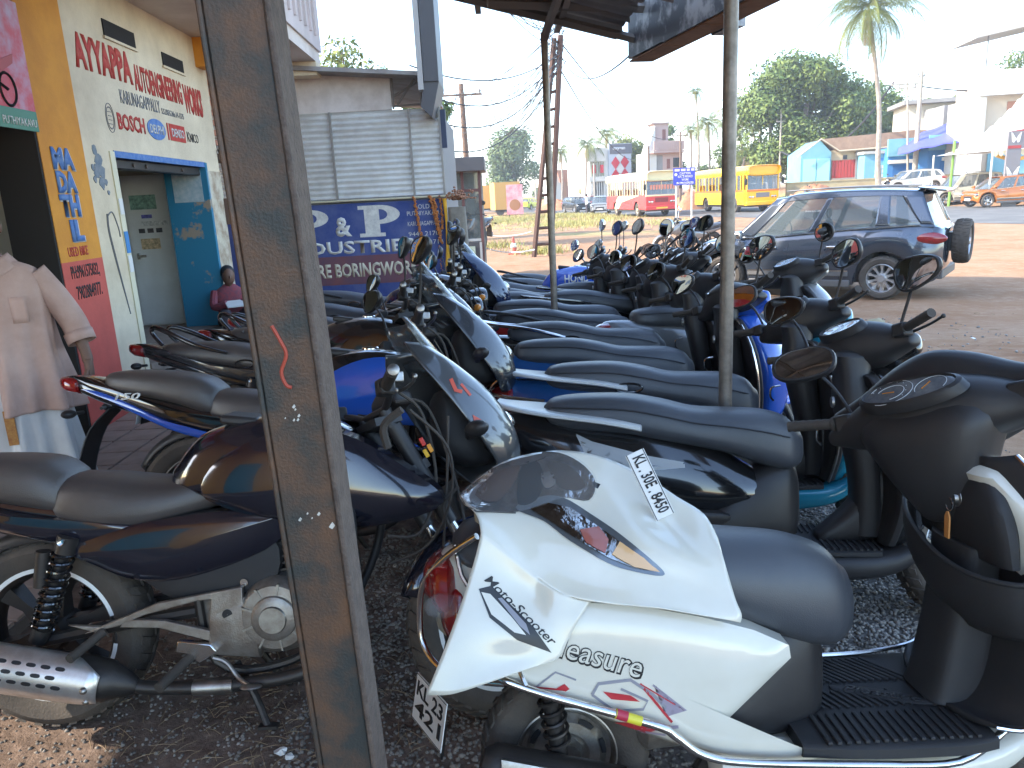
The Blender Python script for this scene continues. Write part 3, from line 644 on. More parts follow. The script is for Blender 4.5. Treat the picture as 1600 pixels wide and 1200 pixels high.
    # rear mudguard, lamp, grab rail
    b = MB(); b.grid([[(-.40, y, .72+tu), (-.50, y, .66), (-.56, y, .52), (-.585, y, .40)] for y in np.linspace(-.07, .07, 5)], 3); b.build('rear_mudguard', BLACKP, o, solid=.006)
    b = MB(); arc_shell(b, 0, .31, .345, R(70), R(150), .07, .04); b.build('tyre_hugger', BLACKP, o, solid=.004)
    PM = Matrix.Translation((-.59, 0, .46)) @ Matrix.Rotation(R(-90), 4, 'Z') @ Matrix.Rotation(R(-14), 4, 'X'); plate(o, PM, plate_txt or ['KL 23', 'H 4417'], .19, .12)
    b = MB(); b.loft([(-.635, .82+tu, .872+tu, .045), (-.60, .80+tu, .874+tu, .07), (-.55, .79+tu, .865+tu, .07)], 16, 2, e=3); b.build('tail_lamp', REDL, o)
    for sg in (-1, 1):
        b = MB(); b.tube([(-.52, sg*.07, .745), (-.53, sg*.12, .745)], .008, 8, 1); b.ell((-.535, sg*.155, .745), (.028, .040, .020), 14, 8); b.build('rear_indicator', BLACKP, o)
    if grab == 'bar':
        b = MB()
        for sg in (-1, 1): b.tube([(-.02, sg*.135, .80), (-.22, sg*.15, .85+tu), (-.40, sg*.12, .90+tu), (-.47, sg*.06, .91+tu)], .012, 8, 4)
        b.build('grab_rail', BLACKP, o)
    elif grab == 'blade':
        b = MB()
        for sg in (-1, 1): b.tube([(-.0, sg*.14, .80), (-.18, sg*.15, .855+tu), (-.34, sg*.13, .93+tu), (-.44, sg*.10, .965+tu), (-.46, sg*.09, .93+tu), (-.40, sg*.10, .86+tu)], [.008, .014, .016, .014, .012, .01], 10, 4)
        b.build('grab_rail', BLACKG, o)
    # fork and front end
    for sg in (-1, 1):
        b = MB(M); b.tube([(1.335, sg*.088, .30), (1.215, sg*.088, .535)], [.026, .024], 12, 1); fl = b.build('fork_lower', DARKM if not near else BLACKP, o)
        b = MB(M); b.tube([(1.235, sg*.088, .50), (1.165, sg*.088, .63)], .0175, 12, 1); b.build('fork_tube', CHROME, fl)
    b = MB(M)
    for sg in (-1, 1): b.tube([(1.17, sg*.088, .62), (1.01, sg*.088, .935)], .026, 12, 1); b.tube([(1.005, sg*.088, .93), (.985, sg*.088, .985)], .022, 10, 1)
    b.box((1.08, 0, .80), (.06, .22, .03), Matrix.Rotation(R(-27), 3, 'Y')); b.box((.985, 0, .95), (.09, .23, .025), Matrix.Rotation(R(-10), 3, 'Y'))
    b.build('fork_upper', BLACKP, o)
    b = MB(M); arc_shell(b, 1.335, .30, .335, R(-5), R(160), .062, .06); b.build('front_fender', paint, o, solid=.004)
    b = MB(M)
    b.tube([(.985, -.09, .985), (.97, -.17, 1.01), (.93, -.25, 1.025)], .012, 10, 4); b.tube([(.985, .09, .985), (.97, .17, 1.01), (.93, .25, 1.025)], .012, 10, 4); b.tube([(.985, -.09, .985), (.985, .09, .985)], .012, 10, 1)
    b.build('handlebar', BLACKP, o)
    grip_set(o, M, (.935, -.24, 1.03), (.895, -.385, 1.035), (.065, 0, -.015), .018, STEEL, res=True); grip_set(o, M, (.935, .24, 1.03), (.895, .385, 1.035), (.065, 0, -.015), .018, STEEL)
    b = MB(M); b.tube([(1.0, -.18, 1.02), (1.08, -.16, .95), (1.12, -.12, .75), (1.05, -.12, .60), (.95, -.1, .60)], .005, 6, 5); b.tube([(1.0, .18, 1.02), (1.1, .1, .97), (1.1, 0, .8), (1.0, .05, .7)], .005, 6, 5)
    b.tube([(1.0, -.14, 1.0), (1.12, -.12, .98), (1.20, -.11, .70), (1.22, -.10, .45), (1.30, -.09, .33)], .005, 6, 5); b.build('control_cables', RUBBER, o)
    b = MB(M); b.loft([(-.09, 1.0, 1.05, .035), (0, .99, 1.075, .045), (.09, 1.0, 1.05, .035)], 18, 3, e=3, axis='y', yc=1.05); b.build('instrument_pod', BLACKP, o)
    if cowl == 'bikini':
        # open-backed fairing shell: side flanks meeting in a beak
        def half(sg):
            rows = []
            for (zt, xs, ys) in ((1.205, (1.08, 1.12, 1.17, 1.20), (.08, .075, .05, 0)), (1.13, (1.10, 1.18, 1.26, 1.31), (.125, .12, .08, 0)), (1.02, (1.17, 1.27, 1.37, 1.41), (.155, .145, .10, 0)),
                                 (.90, (1.25, 1.34, 1.44, 1.48), (.165, .15, .10, 0)), (.81, (1.32, 1.39, 1.455, 1.485), (.145, .13, .085, 0)), (.745, (1.37, 1.41, 1.44, 1.455), (.10, .085, .05, 0))):
                rows.append([(x, sg*y, zt-(.03*(i == 3))) for i, (x, y) in enumerate(zip(xs, ys))])
            return rows
        b = MB(M); b.grid(half(-1), 4); b.grid(half(1), 4); cw = b.build('front_cowl', cowl_mat, o, solid=.006, soff=1)
        sc = MB(M); rows = []
        for t in np.linspace(0, 1, 6): rows.append([(1.17+.02*t-.11*t+.12*(1-abs(y/.1)**2)*(1-.45*t), y*(1-.25*t), 1.13+.17*t) for y in np.linspace(-.1, .1, 9)])
        sc.grid(rows); sc.build('windscreen', SMOKE, cw, solid=.003)
        hb_ = MB(M); hb_.ell((1.42, 0, .93), (.075, .09, .065), 20, 10); hb_.ell((1.385, -.085, .86), (.06, .05, .035), 16, 8); hb_.ell((1.385, .085, .86), (.06, .05, .035), 16, 8); hb_.build('headlamp', LAMPG, cw)
        ib = MB(M); ib.loft([(1.22, .84, 1.06, .07), (1.30, .80, 1.06, .09), (1.38, .80, .98, .075)], 16, 2, e=3); ib.build('cowl_inner', BLACKT, cw)
        for sg in (-1, 1):
            b = MB(M); b.tube([(1.24, sg*.15, .88), (1.22, sg*.21, .885)], .014, 10, 1); b.ell((1.215, sg*.245, .888), (.032, .055, .026), 16, 10); b.build('indicator', BLACKP, o)
    else:
        b = MB(M); b.lathe([(.001, -.09), (.06, -.08), (.085, -.02), (.09, .03), (.084, .04)], 28, (1.16, 0, .93), axis='x'); hs = b.build('headlamp_shell', cowl_mat, o)
        b = MB(M); b.lathe([(.001, .055), (.05, .052), (.084, .038)], 28, (1.16, 0, .93), axis='x'); b.build('headlamp', LAMPG, hs)
        for sg in (-1, 1):
            b = MB(M); b.tube([(1.12, sg*.08, .90), (1.12, sg*.14, .90)], .008, 8, 1); b.ell((1.12, sg*.17, .90), (.022, .035, .022), 14, 8); b.build('indicator', AMBER, o)
    for sg in mirrors: mirror(o, M, (.955, sg*.20, 1.02), (.93, sg*.33, mirh), (-1, sg*-.10, -.02), .080, .050, mir, mirmat)
    if guard:
        b = MB(); b.tube([(.98, -.09, .74), (1.02, -.20, .70), (1.03, -.265, .58), (1.0, -.27, .44), (.94, -.20, .31), (.90, -.11, .27)], .016, 10, 5); b.tube([(.98, .09, .74), (1.02, .20, .70), (1.03, .265, .58), (1.0, .27, .44), (.94, .20, .31), (.90, .11, .27)], .016, 10, 5); b.tube([(.96, -.10, .62), (1.02, -.255, .62)], .013, 8, 1)
        b.build('crash_guard', BLACKP, o)
        b = MB(); b.lathe([(.001, -.02), (.03, -.02), (.042, 0), (.042, .012), (.03, .018), (.001, .018)], 24, (1.01, -.16, .53), axis='x'); b.build('horn', DARKM, o)
    return o, M
# ---------------------------------------------------------------- ground, road
def sst(a, b, x): t = np.clip((x-a)/(b-a), 0, 1); return t*t*(3-2*t)
def gz(x, y): return -0.25*sst(6.0, 10.5, np.asarray(y, float)) + 0*np.asarray(x, float)
def road_near_x(y): return 11.7-0.25*(y-52.4)+max(0, 30-y)*0.12
def make_ground():
    xs = np.unique(np.concatenate([np.linspace(-6, 12, 60), np.linspace(12, 120, 40), np.linspace(120, 900, 14), np.linspace(-60, -6, 20), np.linspace(-900, -60, 14)]))
    ys = np.unique(np.concatenate([np.linspace(-4, 20, 80), np.linspace(20, 160, 60), np.linspace(160, 1500, 16), np.linspace(-40, -4, 10), np.linspace(-600, -40, 8)]))
    X, Y_ = np.meshgrid(xs, ys); Z = gz(X, Y_)
    d = (X-(11.7-0.25*(Y_-52.4)))   # distance past the near road edge: a low bank rises beyond the road
    bank = sst(13.5, 17.5, d)*sst(40, 62, Y_)*1.25; Z = Z+bank
    Z += 0.012*np.sin(X*2.1+np.sin(Y_*1.3))*np.sin(Y_*1.7+.5)*sst(2, 8, Y_)*(1-sst(18, 26, Y_))
    V = np.stack([X, Y_, Z], -1).reshape(-1, 3); n = len(xs)
    F = [(j*n+i, j*n+i+1, (j+1)*n+i+1, (j+1)*n+i) for j in range(len(ys)-1) for i in range(n-1)]
    m = bpy.data.materials.new('red_earth'); m.use_nodes = True; t = m.node_tree; N = t.nodes.new; L = t.links.new; b = t.nodes['Principled BSDF']; b.inputs['Roughness'].default_value = .95; b.inputs['Specular IOR Level'].default_value = .15
    g = N('ShaderNodeNewGeometry'); sx = N('ShaderNodeSeparateXYZ'); L(g.outputs['Position'], sx.inputs[0])
    def noise(sc, det=8): q = N('ShaderNodeTexNoise'); q.inputs['Scale'].default_value = sc; q.inputs['Detail'].default_value = det; q.inputs['Roughness'].default_value = .65; L(g.outputs['Position'], q.inputs['Vector']); return q
    def ramp(src, st):
        r = N('ShaderNodeValToRGB'); e = r.color_ramp.elements; e[0].position, e[0].color = st[0][0], (*st[0][1], 1); e[1].position, e[1].color = st[-1][0], (*st[-1][1], 1)
        for p, c in st[1:-1]: q = e.new(p); q.color = (*c, 1)
        L(src, r.inputs[0]); return r
    def mix(f, a, b_): q = N('ShaderNodeMix'); q.data_type = 'RGBA'; L(f, q.inputs[0]); L(a, q.inputs[6]); L(b_, q.inputs[7]); return q.outputs[2]
    dirt = ramp(noise(.55).outputs[0], [(.3, (.26, .125, .06)), (.5, (.33, .185, .10)), (.68, (.37, .235, .145))])
    fine = ramp(noise(9).outputs[0], [(.3, (.26, .14, .08)), (.65, (.46, .30, .19))]); dcol = mix(ramp(noise(3.0).outputs[0], [(.4, (0, 0, 0)), (.6, (.6, .6, .6))]).outputs[0], dirt.outputs[0], fine.outputs[0])
    # darker brown soil and grey gravel in the near part of the yard
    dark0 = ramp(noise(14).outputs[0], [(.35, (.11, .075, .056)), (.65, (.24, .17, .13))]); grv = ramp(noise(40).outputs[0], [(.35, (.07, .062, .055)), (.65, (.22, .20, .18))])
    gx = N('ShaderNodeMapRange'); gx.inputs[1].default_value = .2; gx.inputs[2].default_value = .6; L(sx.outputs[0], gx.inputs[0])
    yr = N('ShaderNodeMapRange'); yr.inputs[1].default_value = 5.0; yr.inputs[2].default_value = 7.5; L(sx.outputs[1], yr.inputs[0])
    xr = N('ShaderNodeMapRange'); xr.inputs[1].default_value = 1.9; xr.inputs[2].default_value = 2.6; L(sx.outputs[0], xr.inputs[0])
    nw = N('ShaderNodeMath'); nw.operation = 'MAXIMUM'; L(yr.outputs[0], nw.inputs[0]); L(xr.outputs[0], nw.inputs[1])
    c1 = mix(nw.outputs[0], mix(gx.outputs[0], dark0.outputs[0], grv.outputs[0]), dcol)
    # dry grass beyond the yard
    gr = ramp(noise(1.6).outputs[0], [(.3, (.20, .19, .06)), (.7, (.40, .33, .15))]); gm = ramp(noise(.16, 4).outputs[0], [(.52, (0, 0, 0)), (.62, (1, 1, 1))])
    y2 = N('ShaderNodeMapRange'); y2.inputs[1].default_value = 30; y2.inputs[2].default_value = 38; L(sx.outputs[1], y2.inputs[0])
    mm = N('ShaderNodeMath'); mm.operation = 'MULTIPLY'; L(gm.outputs[0], mm.inputs[0]); L(y2.outputs[0], mm.inputs[1])
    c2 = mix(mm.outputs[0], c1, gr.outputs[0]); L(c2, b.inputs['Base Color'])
    bp = N('ShaderNodeBump'); bp.inputs['Strength'].default_value = .6; bp.inputs['Distance'].default_value = .03; L(noise(22).outputs[0], bp.inputs['Height']); L(bp.outputs[0], b.inputs['Normal'])
    o = mesh_np('ground', V, F, m, smooth=True); tag(o, 'red earth yard and roadside verge', kind='structure')
make_ground()
def make_road():
    asph = mat('worn_asphalt', (.10, .095, .088), .9, col2=(.16, .15, .135), nscale=.6, bump=.3, bscale=30)
    V = []; F = []; ys = list(np.linspace(-60, 160, 90))+list(np.linspace(175, 700, 30))
    for i, y in enumerate(ys):
        x = 11.7-0.25*(y-52.4)
        for k, dx in enumerate((0, 2.5, 5, 7.5, 10, 12.5)): V.append((x+dx+.25*math.sin(y*.31+k)*(k in (0, 5)), y, float(gz(x, y))+.012+.03*math.sin(math.pi*k/5)))
    for i in range(len(ys)-1):
        for k in range(5): F.append((i*6+k, i*6+k+1, (i+1)*6+k+1, (i+1)*6+k))
    tag(mesh_np('road', V, F, asph, smooth=True), 'sunlit asphalt road running past the yard', kind='structure')
make_road()
def pebbles():
    gm = mat('gravel_stone', (.14, .125, .11), .9, col2=(.36, .335, .305), nscale=7, coords='Object', spec=.2)
    V = []; F = []; ico = bmesh.new(); bmesh.ops.create_icosphere(ico, subdivisions=1, radius=1); iv = np.array([v.co[:] for v in ico.verts]); fi = [[v.index for v in f.verts] for f in ico.faces]; ico.free(); 
    def sc(n, x0, x1, y0, y1, s0, s1, zz=0):
        for _ in range(n):
            x, y = RNG.uniform(x0, x1), RNG.uniform(y0, y1); s = RNG.uniform(s0, s1); q = iv*RNG.uniform(.55, 1.25, iv.shape)*s*np.array([1, RNG.uniform(.6, 1), RNG.uniform(.5, .8)]); a = RNG.uniform(0, 6.28)
            ca, sa = math.cos(a), math.sin(a); q = np.stack([q[:, 0]*ca-q[:, 1]*sa, q[:, 0]*sa+q[:, 1]*ca, q[:, 2]], 1)+np.array([x, y, zz+s*.25]); b = len(V)
            V.extend(q.tolist()); F.extend([[i+b for i in f] for f in fi])
    sc(17000, .55, 2.2, 1.6, 3.7, .006, .012); sc(2500, .55, 2.3, 3.9, 6.0, .008, .015); sc(800, 2.2, 5, 2, 9, .006, .02)
    tag(mesh_np('gravel', V, F, gm), 'loose grey stone chips under the scooters', kind='stuff'); V.clear(); F.clear()
    sc(8500, -.75, .5, 1.75, 3.6, .005, .011); sc(2500, -1.9, -.7, 1.6, 3.2, .004, .009)
    tag(mesh_np('gravel', V, F, mat('brown_gravel', (.11, .092, .078), .9, col2=(.30, .26, .22), nscale=7, spec=.2)), 'brown dusty stone chips under the motorcycles', kind='stuff')
pebbles()
def pavement():
    t = MB(); t.box2((-3.12, -1.0, -.02), (-2.02, 9.5, .045)); p = t.build('pavement', mat('mortar', (.12, .095, .08), .95), None, smooth=False); tag(p, 'tiled strip in front of the workshop', kind='structure')
    tm = mat('pinkish_paving', (.36, .26, .21), .8, col2=(.25, .175, .14), nscale=5, dust=.4, bump=.15, bscale=30); me = None
    for i in range(4):
        for j in range(26):
            if me is None: b = MB(); b.box((0, 0, 0), (.255, .255, .03)); o = b.build('paving_tile', tm, p, bevel=.004); me = o
            else: o = me.copy(); COL.objects.link(o)
            o.location = (-2.975+i*.272, .2+j*.272, .046+RNG.uniform(-.003, .003)); o.rotation_euler = (RNG.uniform(-.01, .01), RNG.uniform(-.01, .01), 0)
pavement()
# ---------------------------------------------------------------- steel posts and the lean-to roof
RUST = mat('rusty_painted_steel', (.036, .041, .040), .50, .2, col2=(.150, .072, .036), nscale=9, ndetail=15, nlo=.40, nhi=.66, bump=.22, bscale=220, dust=.12)
RUSTE = mat('bare_edge_rust', (.13, .095, .075), .7, .1, col2=(.075, .055, .045), nscale=40, bump=.4, bscale=150)
GALV = mat('weathered_galvanised_pipe', (.16, .14, .12), .45, .6, col2=(.26, .23, .20), nscale=20, bump=.15, bscale=90)
ROOFM = mat('weathered_roof_sheet', (.34, .32, .31), .7, .1, col2=(.22, .19, .175), nscale=3, dust=.2)
def big_post():
    t = thing('steel_post', 'rusty brown steel channel post standing nearest the viewer in front of the motorcycles', 'post', (-.296, 1.12, 0)); t.rotation_euler = (0, R(-1.5), 0)
    b = MB(); b.box2((-.042, 0, -.02), (.041, .008, 3.05)); b.build('web', RUST, t, bevel=.003)
    b = MB(); b.box2((-.050, -.004, -.02), (-.042, .075, 3.05)); b.build('flange', RUST, t, bevel=.003)
    b = MB(); b.box2((.041, -.006, -.02), (.050, .075, 3.05)); b.build('flange', RUSTE, t, bevel=.003)
    # chalk and paint marks on the steel
    pm = mat('white_paint_fleck', (.62, .60, .54), .7); rm = mat('red_marker', (.42, .07, .04), .6); b = MB(); rr = np.random.RandomState(3)
    for cx, cz, n in ((.0, 1.30, 6), (-.005, 1.13, 5), (.018, 1.115, 1), (-.01, .99, 0)):
        for k in range(n):
            x, z = cx+rr.uniform(-.02, .02), cz+rr.uniform(-.012, .012); s = rr.uniform(.001, .003) if n > 1 else .005
            b.prism([(x-s, z), (x, z-s*.8), (x+s, z+s*.3), (x+s*.3, z+s*1.6)], -.0012, .0002)
    b.build('paint_fleck', pm, t, smooth=False)
    b = MB(); b.tube([(-.014, -.001, 1.435), (-.004, -.001, 1.41), (.001, -.001, 1.39), (-.010, -.001, 1.365), (-.006, -.001, 1.345), (.002, -.001, 1.34)], .0028, 6, 4); b.build('red_mark', rm, t)
big_post()
def pipe_post(x, y, ztop, r_, label):
    t = thing('pipe_post', label, 'post', (x, y, 0)); b = MB(); b.tube([(0, 0, -.02), (0, 0, ztop)], r_, 20, 1); b.build('pipe', GALV, t)
    b = MB(); b.box2((-.07, -.07, 0), (.07, .07, .012)); b.build('base_plate', DARKM, t)
    return t
pp = pipe_post(.86, 3.0, 2.58, .0265, 'grey steel pipe post between the second and third scooters')
def rz_(x): return 2.62+(0.85-x)*0.275    # height of the sheet above x
pq = pipe_post(.34, 5.6, 2.66, .0245, 'thin grey steel pipe post with a bent brace at its top')
b = MB(); b.tube([(0, 0, 2.62), (.03, -.25, 2.70), (.08, -1.3, 2.74)], .03, 6, 2); b.build('brace', mat('brown_steel', (.20, .17, .15), .6, .2, dust=.2), pq, smooth=False)
def roof():
    t = thing('lean_to_roof', 'brown corrugated sheet roof sloping over the parked bikes', 'roof')
    x0, x1, y0, y1 = -2.35, .86, 0.1, 5.86
    sheets = 6; ww = (y1-y0)/sheets
    for s_ in range(sheets):
        ya, yb = y0+s_*ww-.03, y0+(s_+1)*ww; n = int((yb-ya)/.018); V = []; F = []
        for i in range(n+1):
            y = ya+(yb-ya)*i/n; ph = (y-ya)/.15*2*math.pi; h = .018*max(-.45, min(.6, math.sin(ph)))+.004*(s_ % 2)
            for x in (x0, x1+.012*math.sin(ph*.5+s_)): V.append((x, y, rz_(x)+h+.03))
        for i in range(n): F.append((i*2, i*2+1, i*2+3, i*2+2))
        o = mesh_np('roof_sheet', V, F, ROOFM, t); q = o.modifiers.new('s', 'SOLIDIFY'); q.thickness = .002
    stm = mat('brown_steel', (.10, .065, .045))
    for y in (.6, 2.0, 3.3, 4.35, 5.45):
        b = MB(); b.tube([(x0, y, rz_(x0)-.03), (.95, y, rz_(.95)-.03)], .028, 4, 1); b.build('rafter', stm, t, smooth=False)
    for x in (-1.7, -.9, -.1, .45): b = MB(); b.box2((x-.02, y0, rz_(x)-.02), (x+.02, y1+.03, rz_(x)+.012)); b.build('purlin', stm, t)
roof()
def gutter_box():
    gm = mat('stained_grey_sheet', (.09, .10, .115), .45, .2, col2=(.42, .43, .44), nscale=5, nlo=.5, nhi=.62); pm = mat('raw_plywood', (.30, .155, .085), .8, col2=(.20, .10, .055), nscale=8)
    t = thing('sign_box', 'grey box sign frame hanging at the roof edge, bare plywood underneath', 'sign', (.90, 5.55, 2.62), math.atan2(-1.53, .29))
    b = MB(); b.box2((0, 0, -.16), (.62, .17, .16)); b.build('side_sheet', gm, t); b = MB(); b.box2((.625, -.01, -.17), (4.6, .18, .22)); b.build('side_sheet', gm, t)
    b = MB()
    for k in range(8): b.box2((.01+k*.575, .003, -.181), (.57+k*.575, .167, -.171))
    b.build('bottom_board', pm, t, smooth=False)
    b = MB(); b.box2((.9, .17, -.19), (1.15, .25, -.14)); b.build('bracket', gm, t)
    b = MB(); b.tube([(.28, .0, .1), (.3, -1.0, .13)], .035, 4, 1); b.build('support_bar', mat('brown_steel', (.10, .065, .045)), t, smooth=False)
gutter_box()
# ---------------------------------------------------------------- the workshop building on the left
W0 = PZ(170, 669, 0.0); WA = R(91.612)
PLAST = mat('stained_cream_plaster', (.74, .62, .44), .85, col2=(.55, .44, .30), nscale=2.2, nlo=.35, nhi=.72, bump=.2, bscale=40)
ORANGE = mat('orange_wall_paint', (.72, .30, .028), .75, col2=(.58, .22, .022), nscale=2.5, bump=.12, bscale=50)
CORAL = mat('coral_wall_paint', (.62, .105, .075), .75, col2=(.50, .085, .06), nscale=3, bump=.12, bscale=50)
BLUEW = mat('peeling_blue_paint', (.020, .19, .31), .7, col2=(.34, .27, .20), nscale=3.2, nlo=.58, nhi=.63, bump=.2, bscale=40)
PEEL = mat('peeling_whitewash', (.60, .53, .40), .9, col2=(.34, .23, .15), nscale=5, nlo=.42, nhi=.66, bump=.3, bscale=40)
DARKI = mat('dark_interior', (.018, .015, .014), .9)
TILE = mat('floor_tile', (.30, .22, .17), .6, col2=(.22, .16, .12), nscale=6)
REDI = mat('red_sign_paint', (.45, .025, .018), .7, col2=(.50, .10, .06), nscale=16, nlo=.4, nhi=.8)
BLUEI = mat('blue_sign_paint', (.045, .14, .40), .7, col2=(.14, .24, .45), nscale=18)
GREYI = mat('grey_sign_paint', (.16, .16, .17), .7); BLKI = mat('black_sign_paint', (.02, .018, .018), .7); WHTI = mat('white_sign_paint', (.70, .68, .62), .7, col2=(.48, .46, .44), nscale=12)
def shop():
    t = thing('workshop_building', 'yellow and cream workshop building with painted sign lettering and unseen upper storey made tall to shade the yard', 'building', W0, WA)
    def part(name, m, a, c, **k): b = MB(); b.box2(a, c); return b.build(name, m, t, **k)
    part('pillar', ORANGE, (-.235, 0, 1.30), (.375, .30, 3.42)); part('pillar', CORAL, (-.235, 0, 0), (.375, .30, 1.30))
    wl = part('wall', PLAST, (.375, .006, 2.14), (3.53, .25, 3.45)); part('wall', PLAST, (.375, .006, 0), (.88, .25, 2.14)); part('wall', PLAST, (3.10, .006, 0), (3.53, .25, 2.14))
    part('door_jamb', BLUEW, (3.04, -.004, 0.33), (3.10, .46, 2.135)); part('peeling_strip', PEEL, (3.103, -.004, 0), (3.525, .0035, 2.05))
    part('door_jamb', mat('cream_gloss_paint', (.68, .62, .44), .5), (.80, -.004, .0), (.885, .26, 2.13))
    part('lintel', BLUEI, (.885, .0, 2.085), (3.04, .25, 2.138)); part('shutter_box', DARKM, (.885, .06, 2.00), (3.04, .16, 2.083), bevel=.01)
    rb = MB(); 
    for x in (1.0, 1.35, 1.62, 2.5): rb.lathe([(.001, 0), (.018, 0), (.02, .01)], 12, (x, .045, 2.04))
    rb.build('shutter_roller', RUSTE, t)
    # ventilation slots: near-black plates on the wall, painting in the dark of recesses
    for a, c, z0, z1 in ((1.06, 1.66, 3.06, 3.19), (2.26, 2.80, 3.02, 3.14)):
        v = part('ventilation_slot', DARKI, (a, -.004, z0), (c, .01, z1)); b = MB(); b.box2((a-.02, -.014, z0-.025), (c+.02, .006, z0-.004)); b.build('slot_sill', PLAST, v)
    # floor, step, inner rooms
    part('shop_floor', TILE, (-4.2, .10, 0), (3.53, 3.4, .33)); part('plinth', mat('worn_concrete', (.26, .20, .155), .9, col2=(.17, .13, .10), nscale=3), (.885, -.02, 0), (3.04, .099, .325))
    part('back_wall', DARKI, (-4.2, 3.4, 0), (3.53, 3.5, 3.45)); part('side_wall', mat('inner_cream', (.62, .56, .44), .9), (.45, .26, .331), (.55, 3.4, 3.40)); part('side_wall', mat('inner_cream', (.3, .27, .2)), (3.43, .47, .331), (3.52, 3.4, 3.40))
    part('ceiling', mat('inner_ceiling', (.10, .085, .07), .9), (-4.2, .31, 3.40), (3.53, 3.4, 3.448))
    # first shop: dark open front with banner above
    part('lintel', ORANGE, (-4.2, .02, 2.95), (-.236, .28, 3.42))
    part('dark_rail_panel', DARKI, (-.262, .004, 0.0), (-.236, .31, 2.95)); part('inner_partition', DARKI, (-.9, .5, .331), (-.86, 3.3, 2.9))  # rail extended as an added near-black panel that darkens the pillar side
    b = MB(); b.box2((-.58, .3, 1.42), (-.49, .304, 1.53)); b.build('notice', PLATEW, t)
    # more shopfront nearer and behind the viewer (seen in the mirrors)
    part('pillar', ORANGE, (-4.8, 0, 0), (-4.2, .30, 3.42)); part('wall', ORANGE, (-9.5, .02, 0), (-4.8, .28, 3.42)); part('wall', mat('teal_shutter', (.02, .20, .25), .6), (-7.6, .0, .1), (-5.6, .018, 2.3))
    # slab, end beam, unseen upper storey built tall to shade the yard
    SLAB = mat('soffit_paint', (.70, .61, .54), .85, col2=(.56, .47, .40), nscale=1.6)
    part('canopy_slab', SLAB, (-9.5, -.97, 3.45), (5.25, 3.5, 3.64)); part('slab_beam', ORANGE, (3.20, -.55, 3.15), (3.44, .004, 3.449)); part('slab_beam', PLAST, (4.95, -.97, 3.28), (5.25, .3, 3.449))
    part('parapet', mat('pale_pink_wall', (.60, .50, .47), .85, col2=(.5, .42, .38), nscale=2), (-9.5, -1.0, 3.60), (5.27, -.90, 4.55)); b = MB()
    for k in range(52): b.box2((-9.4+k*.28, -1.03, 3.75), (-9.36+k*.28, -1.001, 4.5))
    b.build('parapet_rib', mat('pale_pink_wall', (.6, .5, .47)), t)
    part('shading_upper_wall', mat('upper_wall_cream', (.58, .52, .42), .85), (-9.5, -.2, 3.64), (5.2, 3.5, 7.2))
    for x in (-6, -2, 1.2, 3.6): w_ = part('window', mat('window_dark', (.03, .035, .04), .1), (x-.6, -.212, 4.6), (x+.6, -.202, 5.9)); b = MB(); b.box2((x-.66, -.24, 4.52), (x+.66, -.203, 4.598)); b.build('sill', PLAST, w_)
    part('roof_slab', PLAST, (-9.8, -1.0, 7.2), (5.4, 3.7, 7.4))
    part('recessed_wall', mat('pinkish_plaster', (.52, .33, .25), .9, col2=(.40, .24, .18), nscale=4), (3.535, .85, 0), (5.2, 1.0, 3.44)); part('blue_door', BLUEW, (3.62, .80, .1), (4.0, .845, 2.1)); part('side_floor', TILE, (3.535, -.05, 0), (5.2, .849, .30))
    b = MB(); b.box2((3.57, -.05, 2.18), (4.1, .3, 2.26)); b.build('small_canopy', mat('old_asbestos', (.20, .15, .12), .9), t)
    b = MB(); 
    for k in range(8): b.box2((3.537, -.01, 2.35+k*.11), (3.56+.9, .02, 2.41+k*.11))
    b.build('louvre', mat('pink_louvre', (.62, .30, .22), .7), t)
    b = MB(); b.tube([(3.50, -.02, 2.3), (3.62, -.06, 2.0), (3.66, -.05, 1.7), (3.60, -.04, 1.55)], .008, 6, 4); b.tube([(3.52, -.02, 2.3), (3.72, -.08, 2.05), (3.70, -.06, 1.8)], .008, 6, 4); b.build('electric_wire', BLKI, t)
    b = MB(); b.box2((3.50, -.07, 1.45), (3.62, -.005, 1.75)); b.box2((3.62, -.05, 1.55), (3.72, -.005, 1.68)); b.build('meter_box', mat('meter_brown', (.12, .07, .05), .6), t, bevel=.004)
    # lettering on the wall
    y = -.001
    def wt(s, m, x0, x1, z0, z1, bold=.02, yy=.003): return text('painted_lettering', s, m, t, x0, x1, z0, z1, yy, bold=bold, ext=.003)
    wt('AYYAPPA', REDI, .50, 1.50, 2.73, 2.995, .05); wt('AUTOENGINEERING', REDI, 1.53, 2.66, 2.69, 2.92, .035); wt('WORKS', REDI, 2.70, 3.24, 2.62, 2.91, .05)
    wt('KARUNAGAPPALLY', GREYI, 1.18, 2.02, 2.545, 2.66, .0); wt('S.S.I.REG.No.14-1375', GREYI, 2.05, 2.62, 2.545, 2.60, .0)
    wt('BOSCH', REDI, 1.06, 1.60, 2.32, 2.46, .03); wt('NICO', BLKI, 2.72, 2.96, 2.33, 2.42, .0); wt('K', BLKI, 2.64, 2.71, 2.33, 2.43, .0)
    b = MB(); b.prism([(1.86+.21*math.cos(a), 2.385+.095*math.sin(a)) for a in np.linspace(0, 6.283, 33)[:-1]], .0, .004); b.build('blue_oval', BLUEI, t); wt('DELPHI', WHTI, 1.70, 2.02, 2.345, 2.425, .02, -.003)
    b = MB(); b.prism([(2.18, 2.31), (2.58, 2.31), (2.58, 2.47), (2.18, 2.47)], .0, .004); b.prism([(2.12, 2.31), (2.15, 2.31), (2.15, 2.47), (2.12, 2.47)], .0, .004); b.build('red_panel', REDI, t); wt('DENSO', WHTI, 2.22, 2.54, 2.345, 2.43, .02, -.003)
    b = MB()
